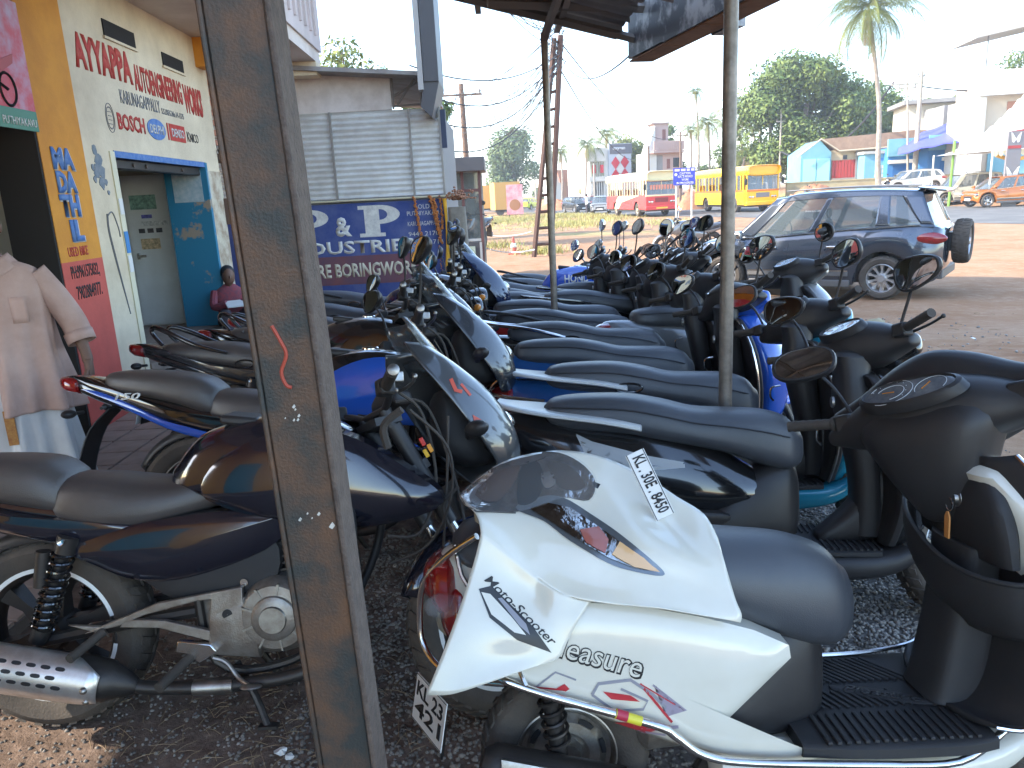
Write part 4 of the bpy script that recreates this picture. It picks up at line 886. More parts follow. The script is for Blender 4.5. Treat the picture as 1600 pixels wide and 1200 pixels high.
    for rx in (.075, .058): b.tube([(.93+rx*math.cos(a), .004, 2.40+.115*rx/.075*math.sin(a)) for a in np.linspace(0, 6.283, 25)[:-1]], .003, 5, 1, closed=True)
    for z in np.linspace(2.32, 2.48, 6): b.tube([(.90, .004, z), (.96, .004, z)], .003, 5, 1)
    b.build('faded_outline', GREYI, t)
    for s, z0, z1, xa, xb in (('MA', 1.955, 2.11, -.11, .19), ('DA', 1.79, 1.945, -.10, .17), ('TH', 1.62, 1.78, -.11, .16), ('IL', 1.44, 1.60, -.03, .15)):
        text('painted_lettering', s, WHTI, t, xa+.012, xb+.016, z0-.008, z1-.008, -.002, bold=.07, ext=.002); text('painted_lettering', s, BLUEI, t, xa, xb, z0, z1, -.0045, bold=.06, ext=.003)
    text('painted_lettering', 'USED BIKE', REDI, t, -.12, .17, 1.335, 1.405, -.002, bold=.02); text('painted_lettering', 'PH:9961575032,', BLKI, t, -.13, .29, 1.16, 1.27, -.002, bold=.01); text('painted_lettering', '7902884977.', BLKI, t, -.10, .28, 1.02, 1.12, -.002, bold=.01)
    # mural of a throttle body and rod on the cream wall
    b = MB(); rr = np.random.RandomState(5)
    for i, (x, z, s) in enumerate(((.56, 2.12, .05), (.60, 2.05, .07), (.55, 1.96, .06), (.63, 1.95, .06), (.60, 1.87, .05), (.66, 1.88, .03), (.68, 1.80, .02), (.48, 1.99, .03), (.49, 1.90, .03))):
        b.prism([(x+s*rr.uniform(.6, 1.15)*math.cos(a), z+s*rr.uniform(.6, 1.15)*math.sin(a)) for a in np.linspace(0, 6.283, 10)[:-1]], .0035-.0004*i, .0062)
    b.build('mural_shape', mat('mural_blue_grey', (.13, .17, .21), .8, col2=(.25, .26, .27), nscale=22), t, smooth=False)
    b = MB(); 
    for dx in (0, .018): b.tube([(.58+dx, .003, 1.63), (.56+dx, .003, 1.50), (.60+dx, .003, 1.25), (.70+dx*.2, .003, .80)], .004, 5, 4)
    b.tube([(.60, .003, 1.62), (.68, .003, 1.64), (.74, .003, 1.52), (.75, .003, 1.44)], .006, 5, 4); b.build('mural_shape', GREYI, t)
    for x, z0, z1, m in ((.84, 1.62, 1.75, PLATEW), (.84, 1.30, 1.48, mat('poster_blue', (.05, .22, .50), .6)), (.84, 1.14, 1.28, PLATEW)):
        b = MB(); b.box2((x-.035, -.010, z0), (x+.035, -.006, z1)); b.build('sticker', m, t)
    b = MB(); b.box2((3.07, -.01, 1.75), (3.098, .0, 2.05)); b.box2((3.036, .06, 1.72), (3.041, .38, 2.06)); b.build('sticker', mat('pale_poster', (.30, .42, .46), .7, col2=(.5, .55, .55), nscale=20), t)
    return t
SHOP = shop()
def banner():
    t = thing('shop_banner', 'printed banner of a red motorcycle above the dark shop opening', 'banner', W0+Vector((.025, -.25, 0)), WA)
    pm = mat('banner_print', (.62, .05, .08), .5, col2=(.50, .55, .72), nscale=1.1, nlo=.45, nhi=.62); b = MB(); b.box2((-3.6, -.02, 2.32), (-.02, -.008, 3.0)); b.build('printed_sheet', pm, t)
    b = MB(); b.box2((-3.6, -.021, 2.19), (-.02, -.007, 2.319)); b.build('green_band', mat('banner_green', (.05, .22, .14), .5), t)
    text('banner_lettering', 'PUTHIYAKAVU', PLATEW, t, -.42, -.04, 2.215, 2.265, -.0225, bold=.01)
    rm = mat('banner_red', (.45, .02, .02), .5); km = INKB; b = MB()
    for cx in (-.30, -.68): 
        b.tube([(cx+.085*math.cos(a), -.0215, 2.43+.10*math.sin(a)) for a in np.linspace(0, 6.283, 25)[:-1]], .010, 4, 1, closed=True)
    b.tube([(-.30, -.0215, 2.43), (-.48, -.0215, 2.48), (-.68, -.0215, 2.43)], .012, 4, 2); b.prism([(-.58, 2.42), (-.42, 2.42), (-.40, 2.54), (-.56, 2.56)], -.0235, -.0205); b.build('printed_motorcycle', km, t)
    b = MB(); b.prism([(-.62, 2.60), (-.50, 2.62), (-.40, 2.58), (-.18, 2.66), (-.20, 2.60), (-.40, 2.50), (-.56, 2.53), (-.66, 2.66)], -.026, -.0216); b.build('printed_motorcycle', rm, t)
    return t
banner()
def cupboard():
    t = thing('steel_cupboard', 'pale steel cupboard with stickers standing inside the blue doorway', 'cupboard', PY(272, 500, 9.1)+Vector((-.34, 0, 0)), R(0)); t.location.z = .331
    gm = mat('pale_enamel', (.88, .88, .84), .4, col2=(.78, .77, .72), nscale=3); b = MB(); b.box2((-.55, 0, 0), (.50, .5, 1.72)); b.build('case', gm, t, bevel=.008)
    b = MB(); b.box2((-.53, -.018, .02), (-.03, -.003, 1.70)); b.build('door', gm, t, bevel=.004); b = MB(); b.box2((-.01, -.018, .02), (.48, -.003, 1.70)); d = b.build('door', gm, t, bevel=.004)
    b = MB(); b.box2((.06, -.055, .80), (.16, -.04, .83)); b.box2((.05, -.045, .78), (.08, -.018, .85)); b.build('handle', CHROME, d, bevel=.003)
    rr = np.random.RandomState(2)
    for x, z, w_, h, c in ((.20, 1.42, .30, .16, (.16, .28, .22)), (.22, 1.26, .12, .04, (.08, .08, .28)), (.14, 1.10, .07, .05, (.04, .04, .04)), (.24, 1.10, .07, .05, (.05, .04, .04)), (.34, 1.10, .07, .05, (.04, .04, .05)), (.22, .95, .22, .12, (.40, .30, .17)), (.30, 1.18, .3, .05, (.4, .4, .38))):
        b = MB(); b.box2((x-w_/2, -.021, z-h/2), (x+w_/2, -.0185, z+h/2)); b.build('sticker', mat('sticker_%d' % int(c[0]*1000+c[1]*100), c, .5, col2=tuple(min(1, q*2.2+.05) for q in c), nscale=30), d)
    b = MB(); b.box2((-.62, -.25, .3), (-.40, -.05, 1.55)); b.build('mirror_panel', mat('dark_glass', (.02, .02, .02), .05), t)
    return t
cupboard()
# ---------------------------------------------------------------- neighbouring shed with the blue painted wall
def pp():
    t = thing('metal_shed', 'shed of silver corrugated sheets under a brown sheet roof, beyond the workshop', 'shed', (0, 11.12, 0))
    cm = mat('silver_corrugated', (.78, .78, .75), .35, .35, col2=(.62, .60, .56), nscale=3, rvar=.15)
    for x0, x1, z0, z1 in ((-4.2, -2.30, 1.68, 2.27), (-4.2, -2.30, 2.25, 2.84), (-2.30, -1.22, 1.66, 2.25), (-2.30, -1.22, 2.24, 2.83), (-1.22, -.80, 1.66, 2.25), (-1.22, -.80, 2.24, 2.83)):
        n = int((z1-z0)/.009); V = []; F = []
        for i in range(n+1):
            z = z0+(z1-z0)*i/n; y = -.018*math.sin((z-1.6)/.076*2*math.pi)-(.006 if z0 > 2 else 0)
            V += [(x0, y, z), (x1, y, z)]
        for i in range(n): F.append((i*2, i*2+1, i*2+3, i*2+2))
        mesh_np('corrugated_sheet', V, F, cm, t, smooth=True)
    for x in (-3.3, -2.30, -1.22, -.80): b = MB(); b.box2((x-.014, -.045, 1.64), (x+.014, -.020, 2.84)); b.build('batten', mat('dull_steel', (.30, .28, .25), .5, .4), t)
    b = MB(); b.box2((-4.2, .02, 2.84), (-1.45, .08, 3.36)); b.build('upper_panel', mat('chalky_panel', (.72, .64, .59), .85, col2=(.58, .50, .45), nscale=5), t)
    b = MB(); b.prism([(-4.4, 3.50), (-.98, 3.20), (-.98, 3.25), (-4.4, 3.56)], -.40, 3.6); b.build('roof', ROOFM, t)
    b = MB(); b.box2((-4.2, .1, 0), (-.82, 3.5, 2.82)); b.build('body_wall', mat('dull_wall', (.2, .19, .18), .8), t)
    b = MB()
    for p, q in (((-1.42, 0, 2.84), (-1.42, 0, 3.26)), ((-1.02, -.2, 2.86), (-1.02, -.2, 3.2)), ((-1.42, 0, 3.0), (-1.02, -.1, 3.18)), ((-1.40, 0, 2.88), (-1.0, -.1, 2.88)), ((-1.36, 0, 2.9), (-1.1, -.1, 3.2))): b.tube([p, q], .016, 6, 1)
    b.build('roof_bracket', mat('brown_steel', (.1, .065, .045)), t)
    # dark fascia column seen edge-on
    b = MB(); b.box2((-.93, -.55, 3.10), (-.74, .4, 6.4)); b.prism([(-.93, 3.10), (-.74, 3.10), (-.86, 2.66), (-1.0, 2.80)], -.52, .38); b.build('fascia', mat('charcoal_cladding', (.085, .082, .088), .5, .2), t)
    b = MB(); b.box2((-1.01, -.56, 3.0), (-.94, -.35, 6.4)); b.build('fascia_edge', mat('pale_cladding', (.42, .40, .38), .5), t)
    b = MB(); b.box2((-.79, -.05, 2.3), (-.72, .05, 2.8)); b.build('downpipe', mat('navy_pipe', (.03, .04, .08), .5), t)
    w_ = thing('painted_wall', 'blue painted wall with white industries lettering behind the motorcycles', 'wall', (0, 11.0, 0))
    bl = mat('faded_navy_wall_paint', (.030, .055, .21), .75, col2=(.10, .12, .26), nscale=2.6, nlo=.4, nhi=.72, bump=.15, bscale=40)
    b = MB(); b.box2((-4.2, 0, -.2), (-.80, .10, 1.62)); b.build('wall', bl, w_)
    b = MB(); b.prism([(-3.2, .50), (-1.13, .50), (-1.10, .54), (-1.10, .86), (-1.13, .90), (-3.2, .90)], -.004, .001); b.build('maroon_panel', mat('faded_maroon', (.20, .065, .065), .8, col2=(.12, .06, .09), nscale=4), w_)
    def serif_P(x0, x1, z0, z1):
        w = x1-x0; h = z1-z0; b = MB(); s = w*.34
        b.prism([(x0, z0), (x0+w*.62, z0), (x0+w*.62, z0+h*.12), (x0+w*.50, z0+h*.12), (x0+w*.50, z1-h*.10), (x0+w*.14, z1-h*.10), (x0+w*.14, z0+h*.12), (x0, z0+h*.12)], -.004, -.001)
        b.prism([(x0, z1-h*.12), (x0+w*.14, z1-h*.12), (x0+w*.14, z1-h*.101), (x0+w*.5, z1-h*.101), (x0+w*.5, z1), (x0, z1)], -.004, -.001)
        A = [(x0+w*.5+(w*.5)*math.cos(a), z0+h*.70+h*.30*math.sin(a)) for a in np.linspace(math.pi/2, -math.pi/2, 14)]; B_ = [(x0+w*.5+(w*.20)*math.cos(a), z0+h*.70+h*.17*math.sin(a)) for a in np.linspace(-math.pi/2, math.pi/2, 14)]
        b.prism(A+B_, -.004, -.001); b.build('painted_letter', WHTI, w_, smooth=False)
    serif_P(-2.98, -2.44, 1.15, 1.56); serif_P(-2.02, -1.44, 1.15, 1.58)
    text('painted_letter', '&', WHTI, w_, -2.36, -2.13, 1.17, 1.44, -.002, bold=.04)
    text('painted_lettering', 'INDUSTRIES', WHTI, w_, -3.12, -1.27, .93, 1.11, -.002, bold=.03); text('painted_lettering', 'RE BORINGWORKS', mat('cream_sign_paint', (.55, .48, .36), .7), w_, -2.66, -1.15, .60, .80, -.006, bold=.035)
    for s, z in (('OLD', 1.50), ('PUTHIYAKAVU', 1.41), ('KARUNAGAPPALLY', 1.27), ('9446 21707', 1.13), ('9387 71714', 1.01)): text('painted_lettering', s, WHTI, w_, -1.34 if s != 'OLD' else -1.18, -.86 if s != 'OLD' else -1.02, z, z+.06, -.002, bold=.0)
    p = thing('concrete_pillar', 'rough concrete gate pillar at the end of the blue wall', 'pillar', (-.62, 11.0, -.25)); b = MB(); b.loft([(0, -.19, .14, .16), (.9, -.16, .12, .15), (1.75, -.14, .10, .13)], 16, 3, e=6, axis='z', dome=False); b.build('shaft', mat('mossy_concrete', (.24, .21, .17), .95, col2=(.12, .11, .09), nscale=5, bump=.4, bscale=30), p)
    # garlands: stuff of dried marigold strings, each string a thing
    gm = mat('dried_marigold', (.50, .17, .035), .9, col2=(.30, .11, .04), nscale=30); ym = mat('yellow_cloth', (.70, .36, .02), .7)
    rr = np.random.RandomState(11)
    for i, (x0, x1, z0, z1, s) in enumerate(((-1.22, -1.10, 1.66, .55, .024), (-1.00, -.90, 1.66, 1.12, .030), (-.95, -.88, 1.62, 1.0, .028), (-.86, -.85, 1.62, 1.2, .022), (-.92, -.90, .98, .6, .012))):
        b = MB(); n = int((z0-z1)/.022)
        for k in range(n):
            q = k/n; b.ell((x0+(x1-x0)*q+rr.uniform(-.012, .012), -.05+rr.uniform(-.015, .01), z0+(z1-z0)*q), (s*rr.uniform(.6, 1.1), s*rr.uniform(.6, 1), s*rr.uniform(.5, .9)), 6, 4)
        g = b.build('flower_garland', gm, None, smooth=False); g.location = (0, 11.0, 0)
        tag(g, ['long thin dried marigold string on the blue wall', 'thick orange marigold garland hanging on the blue wall', 'orange marigold garland overlapping the thick one', 'short marigold string beside the yellow cloth', 'faint thin dried string low on the blue wall'][i], 'garland', 'garlands hung over the blue wall')
    b = MB(); b.tube([(-.80, -.06, 1.62), (-.79, -.08, 1.3), (-.80, -.07, .95), (-.80, -.09, .7), (-.79, -.08, .45)], [.03, .018, .022, .05, .035], 8, 5); g = b.build('cloth_strip', ym, None); g.location = (0, 11.0, 0); tag(g, 'twisted yellow and orange cloth hanging at the wall end', 'cloth')
    b = MB(); 
    for k in range(140): b.ell((-.62+rr.normal(0, .09), -.02+rr.normal(0, .06), 1.60+abs(rr.normal(0, .05))), (.022, .022, .014), 5, 3)
    g = b.build('dry_flower_heap', mat('dry_flowers', (.38, .18, .10), .9, col2=(.25, .12, .07), nscale=30), None, smooth=False); g.location = (0, 11.0, 0); tag(g, 'heap of dry flowers on top of the concrete pillar', 'flowers')
    b = MB(); b.tube([(-2.9, -.04, 1.66), (-.66, -.04, 1.655)], .014, 8, 1); g = b.build('bamboo_pole', mat('pale_rod', (.55, .50, .34), .6), None); g.location = (0, 11.0, 0); tag(g, 'pale rod lying along the top of the blue wall', 'rod')
pp()
# ---------------------------------------------------------------- kiosk, poles and cables
DKF = mat('charcoal_cladding', (.085, .082, .088)); GLZ = mat('window_glass', (.10, .12, .12), .04, alpha=.45, coat=1.0); BRN = mat('maroon_frame', (.12, .05, .045), .5)
def kiosk():
    Y = 17.0; g = -.25
    a = PY(672, 250, Y); c = PY(757, 265, Y); t = thing('roadside_kiosk', 'glass fronted kiosk with grey fascia beyond the blue wall', 'kiosk', (a.x, Y, g)); W_ = PY(752, 300, Y).x-a.x
    zt = PY(715, 247, Y).z-g; zb = PY(715, 269, Y).z-g
    b = MB(); b.box2((-.6, -.25, zb), (W_+.10, 1.6, zt)); b.build('fascia', DKF, t, bevel=.01)
    for x in (0.05, .62, W_-.06): b = MB(); b.box2((x, 0, 0), (x+.06, .06, zb)); b.build('post', BRN, t)
    b = MB(); b.box2((.0, .01, zb-.42), (W_-.06, .05, zb-.36)); b.build('rail', BRN, t)
    b = MB(); b.box2((.62, .01, .95), (W_-.06, .05, 1.0)); b.build('rail', mat('aluminium', (.5, .5, .5), .4, .6), t)
    b = MB(); b.box2((.11, .022, .95), (W_-.06, .03, zb-.02)); b.build('pane', GLZ, t)
    b = MB(); b.box2((.0, 1.4, 0), (W_, 1.5, zb)); b.build('back_wall', mat('kiosk_back', (.12, .13, .12), .8, col2=(.3, .32, .3), nscale=2.5), t)
    b = MB(); b.box2((.60, -.02, 0), (W_-.10, .2, .93)); cb = b.build('counter', mat('dark_counter', (.05, .05, .055), .5), t)
    b = MB(); b.box2((.68, -.035, .12), (W_-.13, -.022, .48)); b.build('poster', mat('poster_pale', (.42, .52, .60), .5, col2=(.55, .55, .52), nscale=6), t); b = MB(); b.box2((.68, -.035, .52), (W_-.20, -.022, .84)); b.build('poster', mat('poster_green', (.10, .22, .13), .5, col2=(.35, .4, .35), nscale=9), t)
    b = MB(); b.box2((W_-.10, -.03, .1), (W_-.05, .0, .92)); b.build('counter_edge', mat('aluminium', (.5, .5, .5)), t)
    # red bike seen behind the kiosk
kiosk()
POLEC = mat('rusted_rail_post', (.085, .042, .03), .7, .2, col2=(.07, .035, .025), nscale=8); WOODP = mat('weathered_wood_pole', (.20, .125, .085), .9, col2=(.13, .08, .055), nscale=10); CONC = mat('concrete_pole', (.38, .33, .27), .85, col2=(.29, .25, .20), nscale=3)
def lattice():
    Y = 24.0; g = -.25; p0 = PY(834, 392, Y); p1 = PY(860, 392, Y); q0 = PY(866, 60, Y); q1 = PY(876, 55, Y)
    t = thing('lattice_pole', 'rusty ladder-like steel utility pole leaning beside the thin pipe post', 'utility pole', (p0.x, Y, g)); O_ = Vector((p0.x, Y, g))
    for a, c in ((p0, q0), (p1, q1)): b = MB(); b.tube([tuple(Vector((a.x, a.y, g))-O_), tuple(c-O_)], .085, 6, 1); b.build('leg', POLEC, t)
    for k in range(12):
        f = .06+k*.078; A = Vector((p0.x, Y, g)).lerp(q0, f)-O_; B_ = Vector((p1.x, Y, g)).lerp(q1, f)-O_; b = MB(); b.tube([tuple(A), tuple(B_)], .05, 6, 1); b.build('rung', POLEC, t)
    b = MB(); rr = np.random.RandomState(4)
    for k in range(9): b.tube([(.3+rr.uniform(-.1, .5), .1, 6.5-k*.05), (.5+rr.uniform(-.1, .3), -.1+rr.uniform(-.2, .2), 6.2+rr.uniform(-.4, .2)), (.7+rr.uniform(-.1, .1), .1, 6.3-rr.uniform(0, .8))], .008, 5, 4)
    b.build('cable_bundle', BLKI, t)
    return q1
LTOP = lattice()
def pole(name, label, px, ybot, ytop, Y, r_, m, arms=(), g=-.25, group='utility poles along the road', pxt=None):
    a = PY(px, ybot, Y); c = PY(pxt if pxt else px, ytop, Y); t = thing(name, label, 'utility pole', (a.x, Y, a.z if g is None else g), group=group); h = c.z-t.location.z; dx = (c.x-a.x) if pxt else 0
    b = MB(); b.tube([(0, 0, -.3), (dx, 0, h)], [r_*1.25, r_*.8], 10, 1); b.build('mast', m, t)
    for f, w_ in arms:
        b = MB(); b.box((dx*f, 0, h*f), (w_, .1, .1)); ar = b.build('cross_arm', m, t); b = MB()
        for q in (-.45, 0, .45): b.lathe([(.02, 0), (.06, .04), (.03, .1), (.06, .14), (.02, .2)], 8, (dx*f+q*w_, 0, h*f+.05), axis='z')
        b.build('insulator', mat('porcelain', (.16, .12, .10), .3), ar)
    return t, Vector((t.location.x+dx, Y, c.z))
PT = {}
_, PT['wood'] = pole('utility_pole', 'brown wooden utility pole with crossarm behind the grey kiosk', 735, 330, 131, 40, .15, WOODP, ((.93, 2.0),), pxt=720)
_, PT['c1'] = pole('utility_pole', 'concrete pole rising behind the grey car, nearest the palm trunk', 1427, 300, 111, 55, .16, CONC, ((.96, .5),))
_, PT['c2'] = pole('utility_pole', 'thin steel pole with crossarm beside the concrete pole', 1420, 300, 117, 56, .07, CONC, ((.93, 2.2), (.90, 1.2)), pxt=1418)
_, PT['t1'] = pole('utility_pole', 'concrete pole standing behind the yellow bus roof, left of three', 1186, 300, 178, 78, .16, CONC); _, PT['t2'] = pole('utility_pole', 'concrete pole with small arm behind the yellow bus, middle of three', 1201, 300, 152, 76, .17, CONC, ((.97, .9),)); _, PT['t3'] = pole('utility_pole', 'thin pale pole right behind the yellow bus windscreen', 1217, 300, 172, 72, .09, CONC, ((.88, .8),))
_, PT['d1'] = pole('utility_pole', 'dark thin pole in front of the pink balcony building', 1014, 330, 228, 75, .11, WOODP); _, PT['d2'] = pole('utility_pole', 'thin pole at the right edge of the pink balcony building', 1063, 330, 206, 74, .10, WOODP, ((.95, 1.5),)); _, PT['d3'] = pole('utility_pole', 'thin pole left of the red diamond showroom front', 930, 340, 255, 80, .1, CONC)
_, PT['f1'] = pole('utility_pole', 'pale distant pole before the hazy tree', 812, 322, 280, 95, .15, CONC); _, PT['f2'] = pole('utility_pole', 'pale distant pole right of the hazy tree', 838, 322, 285, 110, .15, CONC)
CABM = mat('black_cable', (.03, .03, .035), .7)
def cable(A, B_, sag, r_, label, n=14, group='overhead cables strung between the poles', m=None):
    P = [A.lerp(B_, i/n)+Vector((0, 0, -sag*4*(i/n)*(1-i/n))) for i in range(n+1)]; b = MB(); b.tube([tuple(p-A) for p in P], r_, 5, 1); o = b.build('cable', m or CABM, None); o.location = A; tag(o, label, 'cable', group)
rr = np.random.RandomState(8); L_ = LTOP
for i in range(26):
    cable(L_+Vector((rr.uniform(-.2, .2), 0, rr.uniform(-.9, .2))), Vector((PT['wood'].x+rr.uniform(-1.5, 2.0), 40, PT['wood'].z-rr.uniform(-.6, 2.6))), .4+2.2*(i/26)**1.5, .012, 'thin sagging cable between the lattice pole and the wooden pole')
for i in range(9):
    cable(L_+Vector((rr.uniform(-.2, .2), 0, rr.uniform(-.8, .2))), PY(690+i*22, -60, 14+i*.6), rr.uniform(.1, .5), .010, 'thin cable rising from the lattice pole over the shed')
for y_, s in ((62, .5), (95, .8), (130, 1.0), (170, 1.2)): cable(L_+Vector((0, 0, -.3-.3*s)), PY(640, y_+40, 16), s, .016, {62: 'topmost', 95: 'second', 130: 'third', 170: 'lowest'}[y_]+' of the heavier cables looping from the lattice pole to the shed roof')
for i in range(4): cable(PY(560+i*25, 310-i*20, 30)+Vector((0, 0, 0)), PT['wood']+Vector((rr.uniform(-.8, .8), 0, -.4)), 1.0, .016, ['steepest', 'upper middle', 'lower middle', 'flattest'][i]+' of the cables running left from the wooden pole crossarm')
cable(L_+Vector((0, 0, -.6)), PY(1010, 60, 9), .5, .012, 'long cable from the lattice pole toward the sign box'); cable(L_+Vector((0, 0, -.2)), PT['d2'], 1.5, .02, 'long faint cable across the sky to the balcony building pole'); cable(L_+Vector((0, 0, -1.0)), PT['d1'], 1.8, .02, 'lower faint cable across the sky to the balcony building pole')
cable(PT['t3']+Vector((0, 0, -3.5)), PT['c2']+Vector((-.9, 0, -.4)), 2.3, .07, 'thick sagging cable from the pale pole to the concrete pole'); cable(PT['t2']+Vector((0, 0, -2)), PT['t3']+Vector((0, 0, -3.5)), .3, .05, 'short thick cable behind the yellow bus'); cable(PT['c1']+Vector((0, 0, -1.0)), PY(1640, 134, 50), .3, .05, 'thick cable running right from the concrete pole')
# ---------------------------------------------------------------- vegetation
def leafmat(name, a, c): 
    m = mat(name, a, .6, col2=c, nscale=.9, nlo=.35, nhi=.65, spec=.3, coords='Object')
    b = m.node_tree.nodes['Principled BSDF']; b.inputs['Subsurface Weight'].default_value = 0; return m
LEAF1 = leafmat('leaf_green', (.045, .085, .015), (.16, .20, .045)); LEAF2 = leafmat('leaf_yellow_green', (.085, .12, .02), (.24, .25, .06)); LEAF3 = leafmat('leaf_hazy', (.07, .11, .035), (.16, .20, .075)); BARK = mat('bark', (.14, .105, .075), .9, col2=(.22, .18, .14), nscale=5)
def tree(name, label, base, h, crown, n=2600, leaf=LEAF1, ls=.28, seed=1, group=None, trunk=.3, blobs=16):
    """crown = (width, depth, height) of the foliage; branches end in leaf clumps"""
    r_ = np.random.RandomState(seed); t = thing(name, label, 'tree', base, group=group); cw, cdp, ch = crown; b = MB()
    b.tube([(0, 0, -.4), (r_.uniform(-.2, .2), 0, h*.3), (r_.uniform(-.4, .4), 0, h-ch*.4)], [trunk, trunk*.75, trunk*.3], 9, 4); C_ = []
    for k in range(blobs):
        a = r_.uniform(0, 6.28); q = math.sqrt(r_.uniform(0, 1)); u = r_.uniform(-1, 1); s = math.sqrt(max(0, 1-u*u*.85))
        p = np.array([cw/2*.82*q*s*math.cos(a), cdp/2*.82*q*s*math.sin(a), h-ch/2+ch/2*.8*u]); C_.append((p, r_.uniform(.16, .30)*min(cw, ch)*(1 if blobs < 40 else .68)))
        if k < 12: b.tube([(0, 0, h-ch*r_.uniform(.6, 1.0)), tuple(p*.5+np.array([0, 0, (h-ch*.8)*.5])), tuple(p)], [trunk*.35, trunk*.2, .03], 5, 3)
    b.build('trunk', BARK, t); V = []; 
    per = n//blobs
    for p, rad in C_:
        d = r_.normal(size=(per, 3)); d /= np.linalg.norm(d, axis=1)[:, None]; rr_ = rad*(.30+.85*r_.uniform(0, 1, per)**.6); c = p+d*rr_[:, None]*np.array([1, 1, .8])
        nrm = d+r_.normal(size=(per, 3))*.55+np.array([0, 0, .35]); nrm /= np.linalg.norm(nrm, axis=1)[:, None]; u = np.cross(nrm, r_.normal(size=(per, 3))); u /= np.linalg.norm(u, axis=1)[:, None]; v = np.cross(nrm, u); s = ls*r_.uniform(.5, 1.3, per)[:, None]
        V.append(np.stack([c-u*s, c-v*s*.45, c+u*s, c+v*s*.45], 1))
    V = np.concatenate(V).reshape(-1, 3); F = np.arange(len(V)).reshape(-1, 4); mesh_np('crown', V, F, leaf, t); return t
def palm(name, label, base, top, fr=22, L=3.2, seed=1, group=None, trunk=.16, leaf=None, nl=26, dead=3):
    r_ = np.random.RandomState(seed); t = thing(name, label, 'palm tree', base, group=group); T = Vector(top)-Vector(base); b = MB()
    mid = T*.5+Vector((T.x*-.15+.1, 0, 0)); b.tube([(0, 0, -.3), tuple(T*.15), tuple(mid), tuple(T)], [trunk*1.5, trunk*1.05, trunk*.9, trunk*.75], 9, 5); b.build('trunk', mat('palm_trunk', (.36, .29, .23), .9, col2=(.24, .19, .15), nscale=4), t)
    pm = leaf or leafmat('palm_green', (.07, .10, .018), (.17, .17, .04)); dm = mat('dead_frond', (.30, .18, .09), .9)
    for k in range(fr+dead):
        a = k*2.399+r_.uniform(-.2, .2); q = k/fr; el = R(78)-R(112)*min(q, 1.05)+r_.uniform(-.1, .1); l = L*(.62+.38*min(1, 2.2*q)*1.0)*r_.uniform(.85, 1.1)
        if k >= fr: el = R(-75); l = L*.55
        pts = []; p = np.array(T, float); e_ = el
        for s in range(11):
            pts.append(p.copy()); p = p+np.array([math.cos(a)*math.cos(e_), math.sin(a)*math.cos(e_), math.sin(e_)])*l/10; e_ -= (R(9.5) if k < fr else R(2))
        pts = np.array(pts); V = []; F = []; side = np.array([-math.sin(a), math.cos(a), 0])
        tt = np.linspace(.10, 1, nl); X = np.stack([np.interp(tt, np.linspace(0, 1, 11), pts[:, i]) for i in range(3)], 1)
        for i in range(nl):
            ll = l*.27*math.sin(math.pi*min(.97, tt[i]*.85+.16))+.05; d = pts[min(10, int(tt[i]*10)+1 if tt[i] < 1 else 10)]-pts[max(0, int(tt[i]*10)-1)]; d = d/(np.linalg.norm(d)+1e-6); wv = d*l*(.26/nl)
            for sg in (-1, 1):
                tip = X[i]+(side*sg*.72+d*.45+np.array([0, 0, -.50-r_.uniform(0, .35)]))*ll; b0 = len(V); V += [X[i]-wv, X[i]+wv, tip+wv*.35, tip-wv*.35]; F.append((b0, b0+1, b0+2, b0+3))
        ra = l*.008; b0 = len(V)
        for i in range(11): V += [pts[i]-side*ra, pts[i]+side*ra]
        for i in range(10): F.append((b0+2*i, b0+2*i+1, b0+2*i+3, b0+2*i+2))
        mesh_np('frond', V, F, pm if k < fr else dm, t)
    b = MB()
    for k in range(7): a = k*.9; b.ell((T.x+.22*math.cos(a), T.y+.22*math.sin(a), T.z-.2), (.13, .13, .16), 8, 6)
    b.build('coconut', mat('coconut', (.20, .19, .05), .6), t); return t
def pt(px, py, Y): return tuple(PY(px, py, Y))
palm('coconut_palm', 'tall coconut palm leaning up in front of the blue shops', pt(1374, 296, 50), pt(1357, 14, 50), 32, 3.8, 3, trunk=.15, nl=64, dead=6)
PG = 'coconut palms beyond the road'
for i, (bx, by, tx, ty, Y, L, lab) in enumerate(((879, 320, 876, 236, 100, 2.0, 'small palm just right of the lattice pole'), (914, 325, 917, 226, 92, 2.3, 'leafy palm left of the white showroom'), (946, 320, 948, 208, 96, 2.3, 'palm behind the white showroom roof'),
        (1092, 300, 1087, 142, 90, 1.3, 'thin very tall palm with tiny crown'), (1108, 300, 1106, 190, 88, 2.6, 'palm just left of the pipe post'), (1078, 300, 1080, 202, 92, 1.6, 'small palm next to the balcony building'), (1190, 290, 1163, 168, 80, 3.0, 'bushy palm right of the pipe post'), (1165, 290, 1152, 195, 84, 2.6, 'low palm with drooping brown fronds behind the yellow bus'), (1404, 240, 1402, 178, 75, 2.3, 'short yellowing palm behind the red shed'), (1150, 290, 1168, 240, 82, 2.6, 'lowest palm clump over the yellow bus roof'))):
    palm('coconut_palm', lab, pt(bx, by, Y), pt(tx, ty, Y), 20, L*1.22, 20+i, PG, .13, nl=30)
TG = 'broadleaf trees in the background'
tree('tree', 'large dark green spreading tree behind the brown roofed shop', pt(1252, 290, 75), 11.9, (13.4, 10, 11.2), 46000, LEAF1, .21, 1, TG, .5, 74)
tree('tree', 'rounded green tree right of the large tree, behind the tall palm', pt(1345, 290, 82), 10.0, (9.5, 8, 9.5), 24000, LEAF1, .21, 2, TG, .4, 50)
tree('tree', 'hazy broad tree at the far end of the road', pt(803, 322, 120), 11.0, (9.5, 9, 10.0), 14000, LEAF3, .28, 3, TG, .4, 24)
